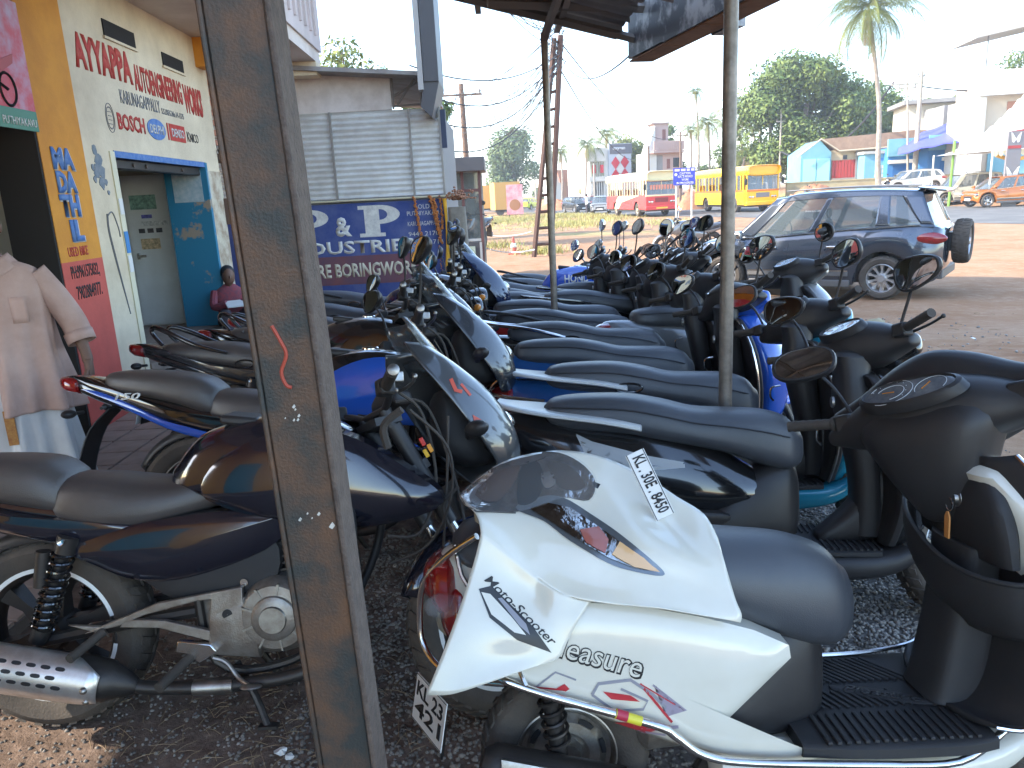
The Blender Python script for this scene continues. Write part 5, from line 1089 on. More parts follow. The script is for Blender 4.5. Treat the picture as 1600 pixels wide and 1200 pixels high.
tree('tree', 'leafy light green tree rising over the shed roof', tuple(PY(550, 200, 30)-Vector((0, 0, 5.2))), 8.4, (3.3, 3.5, 4.2), 6000, LEAF2, .11, 4, TG, .2, 22)
tree('tree', 'tree showing behind the kiosk edge of the shed', pt(672, 330, 36), 5.6, (3.0, 3, 5.4), 2600, LEAF1, .20, 5, TG, .2, 14)
for i, (px, yb, yt, wpx, Y, lf, lab) in enumerate(((988, 300, 207, 62, 100, LEAF2, 'green tree behind the grey diamond sign'), (1050, 300, 193, 50, 98, LEAF1, 'tree rising above the balcony building roof'), (1110, 300, 232, 80, 95, LEAF1, 'low bushy tree between balcony building and yellow bus'), (1170, 300, 235, 110, 92, LEAF2, 'mixed undergrowth tree behind the yellow bus'),
        (1500, 250, 134, 60, 85, LEAF2, 'pale leafy tree above the grey concrete house'), (1590, 200, 62, 90, 70, LEAF1, 'dark tree behind the rooftop shed'), (1440, 260, 148, 50, 95, LEAF3, 'hazy tree between the utility pole and the grey house'), (1545, 260, 150, 70, 90, LEAF1, 'tree behind the long white wall'), (925, 320, 250, 46, 98, LEAF2, 'bush tree at the foot of the leafy palm'), (860, 322, 290, 60, 140, LEAF3, 'far tree line beside the lattice pole'), (765, 325, 295, 40, 110, LEAF3, 'small roadside tree beyond the kiosk'), (1395, 300, 250, 120, 88, LEAF2, 'scrub behind the long brown roof'), (1290, 300, 262, 120, 90, LEAF1, 'undergrowth left of the red shed'), (1010, 310, 240, 90, 125, LEAF3, 'hazy tree mass behind the showroom'), (700, 330, 200, 40, 60, LEAF2, 'tree peeping over the kiosk fascia'))):
    A = PY(px, yb, Y); B_ = PY(px, yt, Y); h = B_.z-A.z; wd = wpx*Y/1200
    tree('tree', lab, tuple(A), h, (wd, wd*.8, h*.9), 6500, lf, .17*Y/90, 40+i, TG, .2, 14)
def grass():
    r_ = np.random.RandomState(6); V = []; n = 0
    for cx, cy, sx_, sy_, k in ((6.0, 66, 3.0, 5, 5200), (4.0, 48, 1.0, 3, 1800), (-.3, 62, 1.6, 7, 2600), (9.0, 42, .6, 2, 500), (1.25, 25.5, .4, .4, 400), (-.3, 30, .5, 1, 300), (7, 54, .8, 2, 700)):
        c = np.stack([r_.normal(cx, sx_, k), r_.normal(cy, sy_, k), np.zeros(k)], 1); dd = c[:, 0]-(11.7-.25*(c[:, 1]-52.4)); c = c[dd < -.6]; k = len(c); c[:, 2] = gz(c[:, 0], c[:, 1])
        h = r_.uniform(.08, .30, k); a = r_.uniform(0, 6.28, k); u = np.stack([np.cos(a), np.sin(a), 0*a], 1)*.018; tip = c+np.stack([r_.normal(0, .1, k), r_.normal(0, .1, k), h], 1)
        V.append(np.stack([c-u, c+u, tip+u*.2, tip-u*.2], 1))
    V = np.concatenate(V).reshape(-1, 3); tag(mesh_np('grass', V, np.arange(len(V)).reshape(-1, 4), leafmat('dry_grass', (.22, .22, .06), (.42, .36, .14))), 'dry yellow grass tufts on the verge', kind='stuff')
grass()
# ---------------------------------------------------------------- street buildings (metres, placed by bearing and distance)
def street_bld(name, label, px, ybase, Y, rz, cat='building'):
    p = PY(px, ybase, Y); return thing(name, label, cat, (p.x, Y, p.z), rz)
WHB = mat('white_wall', (.60, .58, .54), .8, col2=(.60, .56, .48), nscale=.8); PINKW = mat('pink_wall', (.46, .32, .28), .8, col2=(.46, .33, .29), nscale=.8); WIN = mat('dark_window', (.04, .045, .05), .1); WOODW = mat('brown_shutter', (.20, .07, .05), .6)
GREYW = mat('bare_cement', (.27, .26, .25), .9, col2=(.21, .20, .19), nscale=.9); CYAN = mat('cyan_wall', (.14, .34, .42), .7, col2=(.18, .37, .44), nscale=1); BLUES = mat('blue_shop_wall', (.05, .19, .42), .7); REDSH = mat('red_shutter', (.42, .04, .035), .6, col2=(.34, .04, .035), nscale=2)
def bx(t, name, m, a, c, **k): b = MB(); b.box2(a, c); return b.build(name, m, t, **k)
# showroom with red diamonds: Y 92, px 925..1000
t = street_bld('showroom', 'white showroom with red diamond panel and window fins', 925, 322, 92, R(18)); s = 92/1200
bx(t, 'wall', WHB, (0, .3, -.5), (5.0, 7, 6.4)); bx(t, 'fascia_box', WHB, (-.3, .0, 5.0), (1.9, .29, 6.5)); bx(t, 'sign_shelf', WHB, (-.35, -.2, 2.75), (1.95, .28, 3.3)); bx(t, 'glass_front', WIN, (.1, .25, 0), (1.7, .296, 2.7))
for k in range(6): bx(t, 'fin', WHB, (.1+k*.3, .05, 0), (.2+k*.3, .24, 2.7)); bx(t, 'fin', mat('olive_fin', (.3, .3, .18), .7), (.12+k*.3, .1, 3.32), (.17+k*.3, .25, 4.95))
for x in (.35, 1.35): bx(t, 'red_emblem', mat('diamond_red', (.55, .02, .035), .5), (x-.16, .02, 3.7), (x+.26, .09, 4.6))
bx(t, 'grey_panel', mat('pale_grey_panel', (.46, .47, .50), .6), (2.3, .05, 1.6), (5.2, .28, 6.9)); bx(t, 'sign_board', mat('dark_sign', (.13, .12, .13), .5), (2.45, .0, 5.75), (5.3, .04, 6.85)); text('sign_lettering', 'oxygen', PLATEW, t, 2.8, 4.4, 6.1, 6.5, -.01, bold=.03)
for k, (cx, cz) in enumerate(((3.15, 4.75), (4.35, 4.8), (3.15, 3.35), (4.35, 3.4))):
    b = MB(); b.prism([(cx-.55, cz), (cx, cz-.72), (cx+.55, cz), (cx, cz+.72)], 0, .045); b.build('red_diamond', mat('diamond_red', (.55, .02, .035)), t, smooth=False)
for cx, cz in ((3.75, 5.45), (3.75, 4.08), (3.75, 2.7)): b = MB(); b.prism([(cx-.5, cz), (cx, cz-.62), (cx+.5, cz), (cx, cz+.62)], .01, .046); b.build('white_diamond', WHB, t, smooth=False)
# pink balcony house
t = street_bld('balcony_house', 'two storey pink and white house with roof terrace behind the red bus', 1019, 322, 86, R(12)); t.scale = (.62, .62, 1)
bx(t, 'wall', PINKW, (1.0, .5, -.5), (6.0, 6, 6.3)); bx(t, 'wall', WHB, (-.5, .3, 1.0), (1.0, 6, 5.6)); bx(t, 'balcony_slab', PINKW, (.2, -.4, 5.55), (5.9, .6, 5.75)); bx(t, 'parapet', PINKW, (.2, -.4, 5.8), (5.9, -.25, 6.75)); bx(t, 'roof_awning', mat('terracotta', (.42, .20, .13), .9), (-.6, -.3, 5.45), (5.9, .3, 5.52))
bx(t, 'stair_tower', PINKW, (1.0, 1.2, 6.3), (3.6, 4, 8.6)); bx(t, 'roof_slab', PINKW, (.4, .9, 8.6), (3.8, 4.2, 8.75)); bx(t, 'door', WOODW, (2.5, 1.15, 6.9), (3.1, 1.19, 8.0))
for x0, x1, z0, z1, m in ((1.1, 2.2, 3.7, 5.3, GREYW), (3.0, 3.6, 3.9, 4.9, WOODW), (4.2, 5.4, 4.0, 5.0, WIN)): bx(t, 'window', m, (x0, .44, z0), (x1, .495, z1))
for k in range(16): bx(t, 'baluster', PINKW, (.3+k*.36, -.46, 5.85), (.4+k*.36, -.41, 6.7))
bx(t, 'beam', mat('cream_beam', (.5, .42, .28), .8), (.9, .2, 2.6), (6.0, .49, 2.9)); b = MB(); b.prism([(-.5, 5.6), (1.0, 5.6), (1.0, 8.4)], .8, 3.5); b.build('stair_wall', WHB, t, smooth=False)
# red roofed house
t = street_bld('tiled_house', 'low house with orange tiled roof and white gable left of the showroom', 864, 322, 105, R(10)); TILEM = mat('terracotta', (.42, .2, .13))
bx(t, 'wall', mat('orange_mud_wall', (.40, .22, .14), .9), (1.2, 0, -.3), (6.2, 4, 3.2)); bx(t, 'gable_wall', WHB, (-.2, -.05, -.3), (1.2, 4, 4.2)); b = MB(); b.prism([(1.0, 3.0), (6.4, 3.2), (6.0, 4.6), (.6, 4.6)], -.4, 2.0); b.build('roof', TILEM, t, smooth=False); bx(t, 'window', WIN, (3.6, -.06, 1.2), (5.0, .0, 2.6)); bx(t, 'window', WOODW, (2.0, -.06, 1.1), (2.7, -.0, 2.5))
t = street_bld('tea_stall', 'tiny stall with yellowish roof behind the far cars', 907, 326, 95, R(5)); bx(t, 'wall', mat('stall_wall', (.3, .28, .2), .8), (0, 0, 0), (1.9, 1.5, 1.9)); bx(t, 'roof', mat('stall_roof', (.6, .5, .2), .7), (-.2, -.3, 1.9), (2.1, 1.6, 2.3))
# brown roofed shop row on the right
Yb = 60
t = street_bld('blue_shop', 'light blue gabled shop with long brown roof', 1250, 291, Yb, R(-6)); S = Yb/1200*1.03
b = MB(); b.prism([(0, -.3), (2.2, -.3), (2.2, 2.35), (1.35, 3.25), (0, 2.35)], 0, 4); b.build('wall', CYAN, t, smooth=False)
for x in (.18, 1.18): bx(t, 'shutter_door', mat('pale_cyan_door', (.30, .58, .62), .6), (x, -.05, .05), (x+.92, -.005, 1.95))
b = MB(); b.prism([(1.30, 3.32), (2.6, 2.42), (9.4, 2.60), (9.0, 3.5), (8, 3.6)], -.35, 4.2); b.build('roof', mat('brown_tile_roof', (.33, .22, .15), .9, col2=(.25, .16, .11), nscale=2.5), t, smooth=False)
b = MB(); b.tube([(-.35, -.4, 2.15), (1.32, -.4, 3.34), (2.65, -.4, 2.40), (9.4, -.4, 2.56)], .06, 5, 1); b.build('roof_edge', mat('roof_edge_cream', (.5, .42, .3), .8), t)
bx(t, 'wall', mat('cream_shop_wall', (.45, .36, .24), .9), (2.21, .2, -.3), (6.0, 4, 2.5)); bx(t, 'low_wall', mat('stone_low_wall', (.30, .24, .20), .9), (2.3, -.05, -.3), (6.0, .15, .45))
for k in range(16): bx(t, 'red_slat', REDSH, (2.32+k*.23, .10, .46), (2.52+k*.23, .14+.02*(k % 2), 1.75))
bx(t, 'post', GREYW, (3.95, -.12, -.3), (4.07, -.06, 2.4)); bx(t, 'window', WIN, (3.1, .15, 1.8), (3.4, .19, 2.1))
t = street_bld('cyan_kiosk', 'small cyan hut with white grille beside the palm trunk', 1349, 291, 58, R(-6)); bx(t, 'wall', CYAN, (0, 0, -.3), (2.6, 2.5, 2.25)); bx(t, 'roof', mat('grey_sheet', (.38, .36, .32), .7), (-.15, -.2, 2.25), (2.75, 2.6, 2.45)); 
for k in range(3): 
    for j in range(4): bx(t, 'grille_pane', WHB, (.75+k*.24, -.04, .3+j*.3), (.93+k*.24, -.003, .53+j*.3))
bx(t, 'wall_panel', BLUES, (.7, -.02, 1.75), (1.6, .0, 1.95))
t = street_bld('blue_store', 'bright blue store with white shutter boxes left of the concrete pole', 1385, 290, 57, R(-6)); bx(t, 'wall', BLUES, (0, 0, -.3), (1.7, 3, 2.6)); bx(t, 'sign_board', CYAN, (-.1, -.2, 2.0), (1.7, -.005, 3.2)); bx(t, 'awning', WHB, (0, -.3, 1.5), (1.6, -.01, 1.75)); bx(t, 'shop_opening', mat('deep_blue_opening', (.02, .12, .32), .7), (.35, -.03, 0), (1.3, -.004, 1.4))
t = street_bld('maroon_store', 'maroon fronted store behind the concrete pole under the blue sheet', 1408, 290, 57, R(-6)); bx(t, 'wall', mat('maroon_wall', (.34, .13, .12), .8, col2=(.28, .12, .11), nscale=1), (0, 0, -.3), (3.6, 3, 2.9)); bx(t, 'awning', TILEM, (-.2, -.5, 2.3), (3.8, .1, 2.5)); bx(t, 'shop_opening', WIN, (2.0, -.04, .2), (3.1, -.004, 1.9)); bx(t, 'shutter', mat('maroon_shutter', (.42, .20, .17), .7), (.2, -.04, .1), (1.4, -.004, 2.0))
t = street_bld('blue_corner_shop', 'bright blue shop with white sign board behind the cream car', 1447, 290, 55, R(-6)); bx(t, 'wall', BLUES, (0, 0, -.3), (3.0, 3, 3.0)); bx(t, 'sign_board', CYAN, (-.05, -.16, 2.35), (3.0, -.005, 3.35)); bx(t, 'awning', WHB, (.9, -.3, 1.62), (2.9, -.01, 1.85)); bx(t, 'shop_opening', mat('deep_blue_opening', (.02, .12, .32)), (.8, -.04, .1), (2.4, -.004, 1.6)); bx(t, 'wall_light', WHB, (2.5, -.05, .4), (2.7, -.004, 1.5))
t = street_bld('red_house', 'red walled house part showing over the brown roof', 1372, 262, 66, R(-4)); bx(t, 'wall', mat('brick_red_wall', (.48, .10, .07), .8), (0, 0, -2), (3.0, 4, 2.0)); b = MB(); b.prism([(-.4, 2.0), (3.3, 2.5), (3.3, 2.75), (-.4, 2.25)], -.5, 4); b.build('roof', mat('roof_edge_cream', (.5, .42, .3)), t, smooth=False); bx(t, 'drain_pipe', GREYW, (1.6, -.1, -2), (1.75, -.02, 2.0))
t = street_bld('cream_house', 'flat roofed cream two storey house left of the grey block', 1412, 290, 62, R(-14)); bx(t, 'wall', mat('cream_wall', (.52, .47, .37), .8), (0, 0, -.3), (6.0, 5, 6.0)); bx(t, 'roof_slab', GREYW, (-.5, -.7, 6.0), (6.2, 5, 6.3)); bx(t, 'window', WOODW, (3.9, -.06, 2.9), (5.0, -.002, 4.6)); bx(t, 'balcony_slab', GREYW, (-.3, -.6, 3.2), (2.6, .0, 3.4)); bx(t, 'drain_pipe', WHB, (5.6, -.15, 0), (5.75, -.02, 6.0))
t = street_bld('grey_house', 'bare cement two storey block with one dark window', 1466, 290, 58, R(-8)); bx(t, 'wall', GREYW, (0, 0, -.3), (7.2, 5, 5.6)); bx(t, 'parapet', GREYW, (1.0, -.35, 5.3), (7.2, -.01, 6.5)); bx(t, 'sunshade', GREYW, (1.4, -.55, 4.25), (6.0, -.01, 4.42)); bx(t, 'window', WOODW, (4.2, -.05, 2.7), (5.4, -.002, 4.1))
t = street_bld('white_block', 'long white block with brown door and rooftop sheet shed at the right edge', 1518, 290, 50, R(-10)); bx(t, 'wall', WHB, (0, 0, -.3), (.45, 5, 5.3)); bx(t, 'wall', mat('warm_cream_wall', (.56, .47, .36), .8), (.45, .9, -.3), (12, 5, 6.3)); bx(t, 'parapet', WHB, (0, -.2, 5.35), (12, .2, 6.8)); bx(t, 'door', mat('terracotta', (.4, .2, .1)), (2.0, .84, 3.0), (3.1, .895, 5.0)); bx(t, 'door_panel', WHB, (2.35, .81, 3.9), (2.8, .838, 4.3))
for x in (.4, 3.2, 6.0): bx(t, 'shed_post', GREYW, (x, .5, 6.8), (x+.07, .57, 9.0))
b = MB(); b.prism([(-.4, 8.75), (12, 10.8), (12, 10.9), (-.4, 8.85)], .1, 4.5); b.build('rooftop_sheet', mat('grey_sheet', (.3, .3, .3)), t, smooth=False)
for x, m in ((1.1, CYAN), (4.9, CYAN), (6.6, mat('dark_navy', (.02, .03, .07), .6))): bx(t, 'shutter_door', m, (x, .80, -.2), (x+2.6 if m is CYAN else x+2, .85, 2.4))
t = street_bld('white_roofed_hall', 'white roof seen among the dark trees', 1302, 262, 88, 0); bx(t, 'roof', WHB, (0, 0, .2), (5.2, 4, 1.7)); bx(t, 'wall', mat('dull_wall', (.2, .2, .2)), (.3, .3, -2), (5, 4, .19))
bp_ = thing('roadside_wall', 'long low cream boundary wall across the road', 'wall', tuple(PY(1215, 302, 54)), R(-3)); CW = mat('cream_low_wall', (.46, .37, .20), .85, col2=(.38, .29, .17), nscale=1.5)
b = MB(); b.box2((.6, 0, -.8), (13.5, .25, .60)); b.build('wall', CW, bp_); b = MB(); b.box2((.5, -.04, .60), (13.6, .29, .68)); b.build('coping', CW, bp_)
def mound(name, label, px, py, Y, rx, ry, h, m, seed=1):
    r_ = np.random.RandomState(seed); p = PY(px, py, Y); V = []; F = []; n, k = 18, 26
    for i in range(n+1):
        q = i/n
        for j in range(k): a = 6.2832*j/k; w_ = 1+.12*math.sin(3*a+seed)+r_.uniform(-.05, .05); V.append((rx*q*w_*math.cos(a), ry*q*w_*math.sin(a), h*(1-q**1.6)*(1+r_.uniform(-.12, .12))-.25*q))
    for i in range(n):
        for j in range(k): F.append((i*k+j, i*k+(j+1) % k, (i+1)*k+(j+1) % k, (i+1)*k+j))
    o = mesh_np(name, V, F, m, smooth=True); o.location = p; tag(o, label, 'soil heap')
SOIL = mat('dug_red_soil', (.44, .20, .10), .95, col2=(.30, .14, .075), nscale=2.5, bump=.5, bscale=12)
mound('soil_heap', 'large heap of dug red soil right of the yellow bus', 1272, 322, 50, 2.9, 1.8, 1.30, SOIL); mound('soil_heap', 'red soil heap between the two buses', 1078, 326, 66, 1.3, 1.2, 1.5, SOIL, 3); mound('soil_heap', 'small pale soil heap near the far cars', 872, 326, 92, 2.6, 1.5, 1.0, SOIL, 5)
# tents
def tent():
    t = thing('white_tent', 'white peaked show tent over the parked cars', 'tent', tuple(PY(1600, 320, 44)), 0); m = mat('tent_fabric', (.66, .65, .63), .6); w_ = 5.6; V = []; n = 12
    def H(u, v): r_ = max(abs(u), abs(v)); return 2.95+3.6*(1-r_)**1.9+.25*(1-r_)
    for i in range(2*n+1):
        for j in range(2*n+1): u, v = (i-n)/n, (j-n)/n; V.append((u*w_/2*1.35, v*w_/2, H(u, v)))
    F = [(i*(2*n+1)+j, i*(2*n+1)+j+1, (i+1)*(2*n+1)+j+1, (i+1)*(2*n+1)+j) for i in range(2*n) for j in range(2*n)]; mesh_np('canopy', V, F, m, t, smooth=True)
    b = MB()
    for sx in (-1, 1):
        for sy in (-1, 1): b.tube([(sx*w_*.675, sy*w_/2, -.3), (sx*w_*.675, sy*w_/2, 3.0)], .05, 8, 1)
    b.build('frame', WHB, t); b = MB()
    for k in range(26): x = -3.78+k*.29; b.prism([(x, 2.96), (x+.28, 2.96), (x+.25, 2.72), (x+.14, 2.64), (x+.03, 2.72)], -2.83, -2.815)
    b.build('scalloped_valance', mat('tent_valance', (.72, .60, .36), .7), t, smooth=False); b = MB()
    for k in range(3): x = -3.6+k*2.5; b.grid([[(x+q*.55, -2.7, 2.85-.28*math.sin(math.pi*q/4)-.1*j) for q in range(5)] for j in range(3)], 2)
    b.build('swag', mat('orange_cloth', (.75, .36, .05), .7), t)
tent()
t = thing('tent_pole', 'green pole at the corner of the white tent', 'pole', tuple(PY(1482, 321, 45.5))); b = MB(); b.tube([(0, 0, -.2), (.06, 0, 3.6)], .07, 8, 1); b.build('mast', mat('green_pole', (.16, .34, .05), .6), t)
t = thing('blue_tarpaulin', 'violet blue tarpaulin stretched over the shop fronts', 'tarpaulin', tuple(PY(1402, 235, 53))); b = MB(); rows = []; TO = t.location.copy()
for j in range(5):
    f = j/4; rows.append([tuple(PY(a[0]+(c[0]-a[0])*f, a[1]+(c[1]-a[1])*f+(1.2 if i % 2 else -1.2), 57-4.5*f)-TO) for i, (a, c) in enumerate(zip([(1404, 232), (1422, 219), (1440, 208), (1458, 201), (1475, 196), (1492, 189), (1515, 196), (1548, 212)], [(1402, 243), (1420, 238), (1440, 233), (1458, 229), (1476, 226), (1492, 223), (1515, 221), (1548, 223)]))])
b.grid(rows, 2); b.build('sheet', mat('violet_tarp', (.10, .105, .42), .5), t, solid=.02)
t = thing('brand_arch', 'grey display arch with white butterfly marks standing by the orange car', 'display stand', tuple(PY(1577, 322, 41))); AG = mat('arch_grey', (.20, .18, .18), .6)
bx(t, 'column', AG, (-.40, 0, -.3), (.34, .12, 2.9)); bx(t, 'beam', AG, (-.4, -.01, 2.9), (2.5, .13, 3.75)); b = MB(); b.prism([(-.4, 3.75), (2.5, 4.1), (2.5, 3.75)], 0, .12); b.build('red_band', REDSH, t, smooth=False); bx(t, 'red_band', REDSH, (-.38, -.02, 2.9), (.3, -.011, 3.05))
def fly(cx, cz, s):
    b = MB()
    for sg in (-1, 1): b.prism([(cx, cz-.1*s), (cx+sg*.16*s, cz-.38*s), (cx+sg*.30*s, cz-.3*s), (cx+sg*.42*s, cz+.45*s), (cx+sg*.30*s, cz+.35*s), (cx+sg*.06*s, cz)], -.03, -.012)
    b.build('butterfly_mark', PLATEW, t, smooth=False)
fly(-.02, 1.65, .8); fly(.0, 3.42, .62); fly(1.9, 3.45, .6); bx(t, 'caption_bar', PLATEW, (-.2, -.03, 1.05), (.16, -.012, 1.12)); bx(t, 'caption_bar', PLATEW, (-.16, -.03, .92), (.12, -.012, .98))
# caution board
p = PY(1069, 345, 38); t = thing('caution_board', 'blue road work caution board on two white posts', 'sign', (p.x, 38, -.25), R(-3)); zt = PY(1068, 262, 38).z+.25; zb = PY(1068, 289, 38).z+.25; w2 = .52
for x in (-.38, .36): bx(t, 'post', WHB, (x-.035, .03, 0), (x+.035, .08, zb+.1))
bx(t, 'board', mat('board_blue', (.035, .05, .38), .5), (-w2, 0, zb), (w2, .028, zt)); H_ = zt-zb
for s_, a, c, f0, f1 in (('CAUTION', -.22, .30, .60, .74), ('GATE ROAD', -.30, .40, .42, .56), ('WORK', -.12, .22, .24, .37), ('IN PROGRESS', -.36, .44, .05, .18)): text('sign_lettering', s_, WHTI, t, a, c, zb+H_*f0, zb+H_*f1, -.003, bold=.02)
for x0, x1 in ((-.46, -.22), (-.16, .06), (.12, .26), (.32, .48)): bx(t, 'sign_emblem', mat('emblem_lilac', (.5, .45, .6), .6), (x0, -.006, zb+H_*.80), (x1, -.001, zb+H_*.94))
b = MB(); b.lathe([(.001, -.006), (.07, -.006), (.07, -.002)], 20, (-.40, 0, zb+H_*.62)); b.build('sign_emblem', WHTI, t)
# road works barrier and cone, distant objects
p = PZ(803, 397, -.25); t = thing('traffic_cone', 'faded red and white road cone on the dirt', 'traffic cone', tuple(p)); b = MB(); b.lathe([(.16, 0), (.14, .03), (.03, .55), (.001, .56)], 16, axis='z'); b.box((0, 0, .02), (.36, .36, .04)); b.build('cone', mat('cone_red', (.50, .10, .06), .6), t); b = MB(); b.lathe([(.105, .22), (.075, .36)], 16, axis='z'); b.build('reflective_band', PLATEW, t, solid=.004)
for i, (x0, y0_, x1, y1_) in enumerate(((755, 366, 830, 362), (752, 385, 835, 390))):
    A, B_ = PZ(x0, y0_, .45), PZ(x1, y1_, .45); cable(A, B_, .1, .018, ['farther pale barrier tape stretched across the dirt behind the cone', 'nearer pale barrier tape stretched across the dirt in front of the cone'][i], group='barrier tapes on the dirt', m=PLATEW)
p = PY(706, 318, 34)
for px, py, Y, w_, h_, m, lab in ((794, 324, 80, 2.6, 2.7, mat('ochre_crate', (.5, .28, .07), .7), 'ochre parked lorry body by the far roadside'), (769, 322, 95, 5.2, 2.7, mat('orange_lorry', (.6, .3, .05), .7), 'long orange lorry body parked far down the road')):
    p = PY(px, py, Y); t = thing('lorry', lab, 'lorry', (p.x, Y, -.25), R(8)); bx(t, 'cargo_body', m, (-w_/2, 0, .6), (w_/2, 4, .6+h_)); bx(t, 'chassis', DARKM, (-w_/2, .1, .4), (w_/2, 3.9, .6))
    b = MB()
    for x in (-w_/2+.5, w_/2-.5): b.lathe([(.001, -.1), (.4, -.1), (.4, .2), (.001, .2)], 16, (x, .2, .4))
    b.build('wheel', TYRE, t)
p = PY(805, 328, 72); t = thing('food_banner', 'small pink advertising board with a food picture', 'sign', (p.x, 72, -.25)); bx(t, 'board', mat('pink_print', (.55, .14, .18), .6, col2=(.60, .40, .38), nscale=1.6), (-.75, 0, .25), (.75, .05, 2.9)); bx(t, 'post', DARKM, (-.6, .06, 0), (-.5, .1, 2.8)); b = MB(); b.lathe([(.001, -.02), (.5, -.02), (.5, 0)], 20, (0, 0, 1.1)); b.build('printed_dish', mat('dish_brown', (.3, .13, .05), .6), t)
# pedestrian by the far road edge
def small_person(px, py, Y, lab, shirt, trouser, g=-.25, s=1.0):
    p = PY(px, py, Y); t = thing('person', lab, 'person', (p.x, Y, p.z if g is None else g)); b = MB(); b.loft([(0, -.05, .11, .07, -.1), (.45, -.07, .07, .07, -.09), (.86, -.1, .1, .1, -.07)], 12, 3, axis='z'); b.loft([(0, -.05, .11, .07, .1), (.45, -.07, .07, .07, .09), (.86, -.1, .1, .1, .07)], 12, 3, axis='z'); b.build('trousers', trouser, t)
    b = MB(); b.loft([(.82, -.11, .11, .17), (1.1, -.12, .12, .18), (1.38, -.12, .11, .21), (1.47, -.08, .07, .12)], 16, 3, axis='z'); b.tube([(0, .2, 1.40), (.03, .27, 1.12), (.08, .28, .9)], [.055, .045, .035], 8, 3); b.tube([(0, -.2, 1.40), (.03, -.27, 1.12), (.08, -.28, .9)], [.055, .045, .035], 8, 3); b.build('shirt', shirt, t)
    b = MB(); b.ell((.01, 0, 1.62), (.095, .078, .12), 14, 10); b.tube([(0, 0, 1.42), (0, 0, 1.56)], .05, 8, 1); hd = b.build('head', mat('brown_skin', (.16, .08, .05), .55), t); b = MB(); b.ell((-.015, 0, 1.66), (.10, .085, .105), 14, 8); b.build('hair', INKB, hd); t.scale = (s, s, s); return t
small_person(917, 337, 70, 'tiny pedestrian in white shirt walking by the far cars', mat('white_cloth', (.6, .6, .58), .8), mat('dark_cloth', (.05, .04, .05), .8))
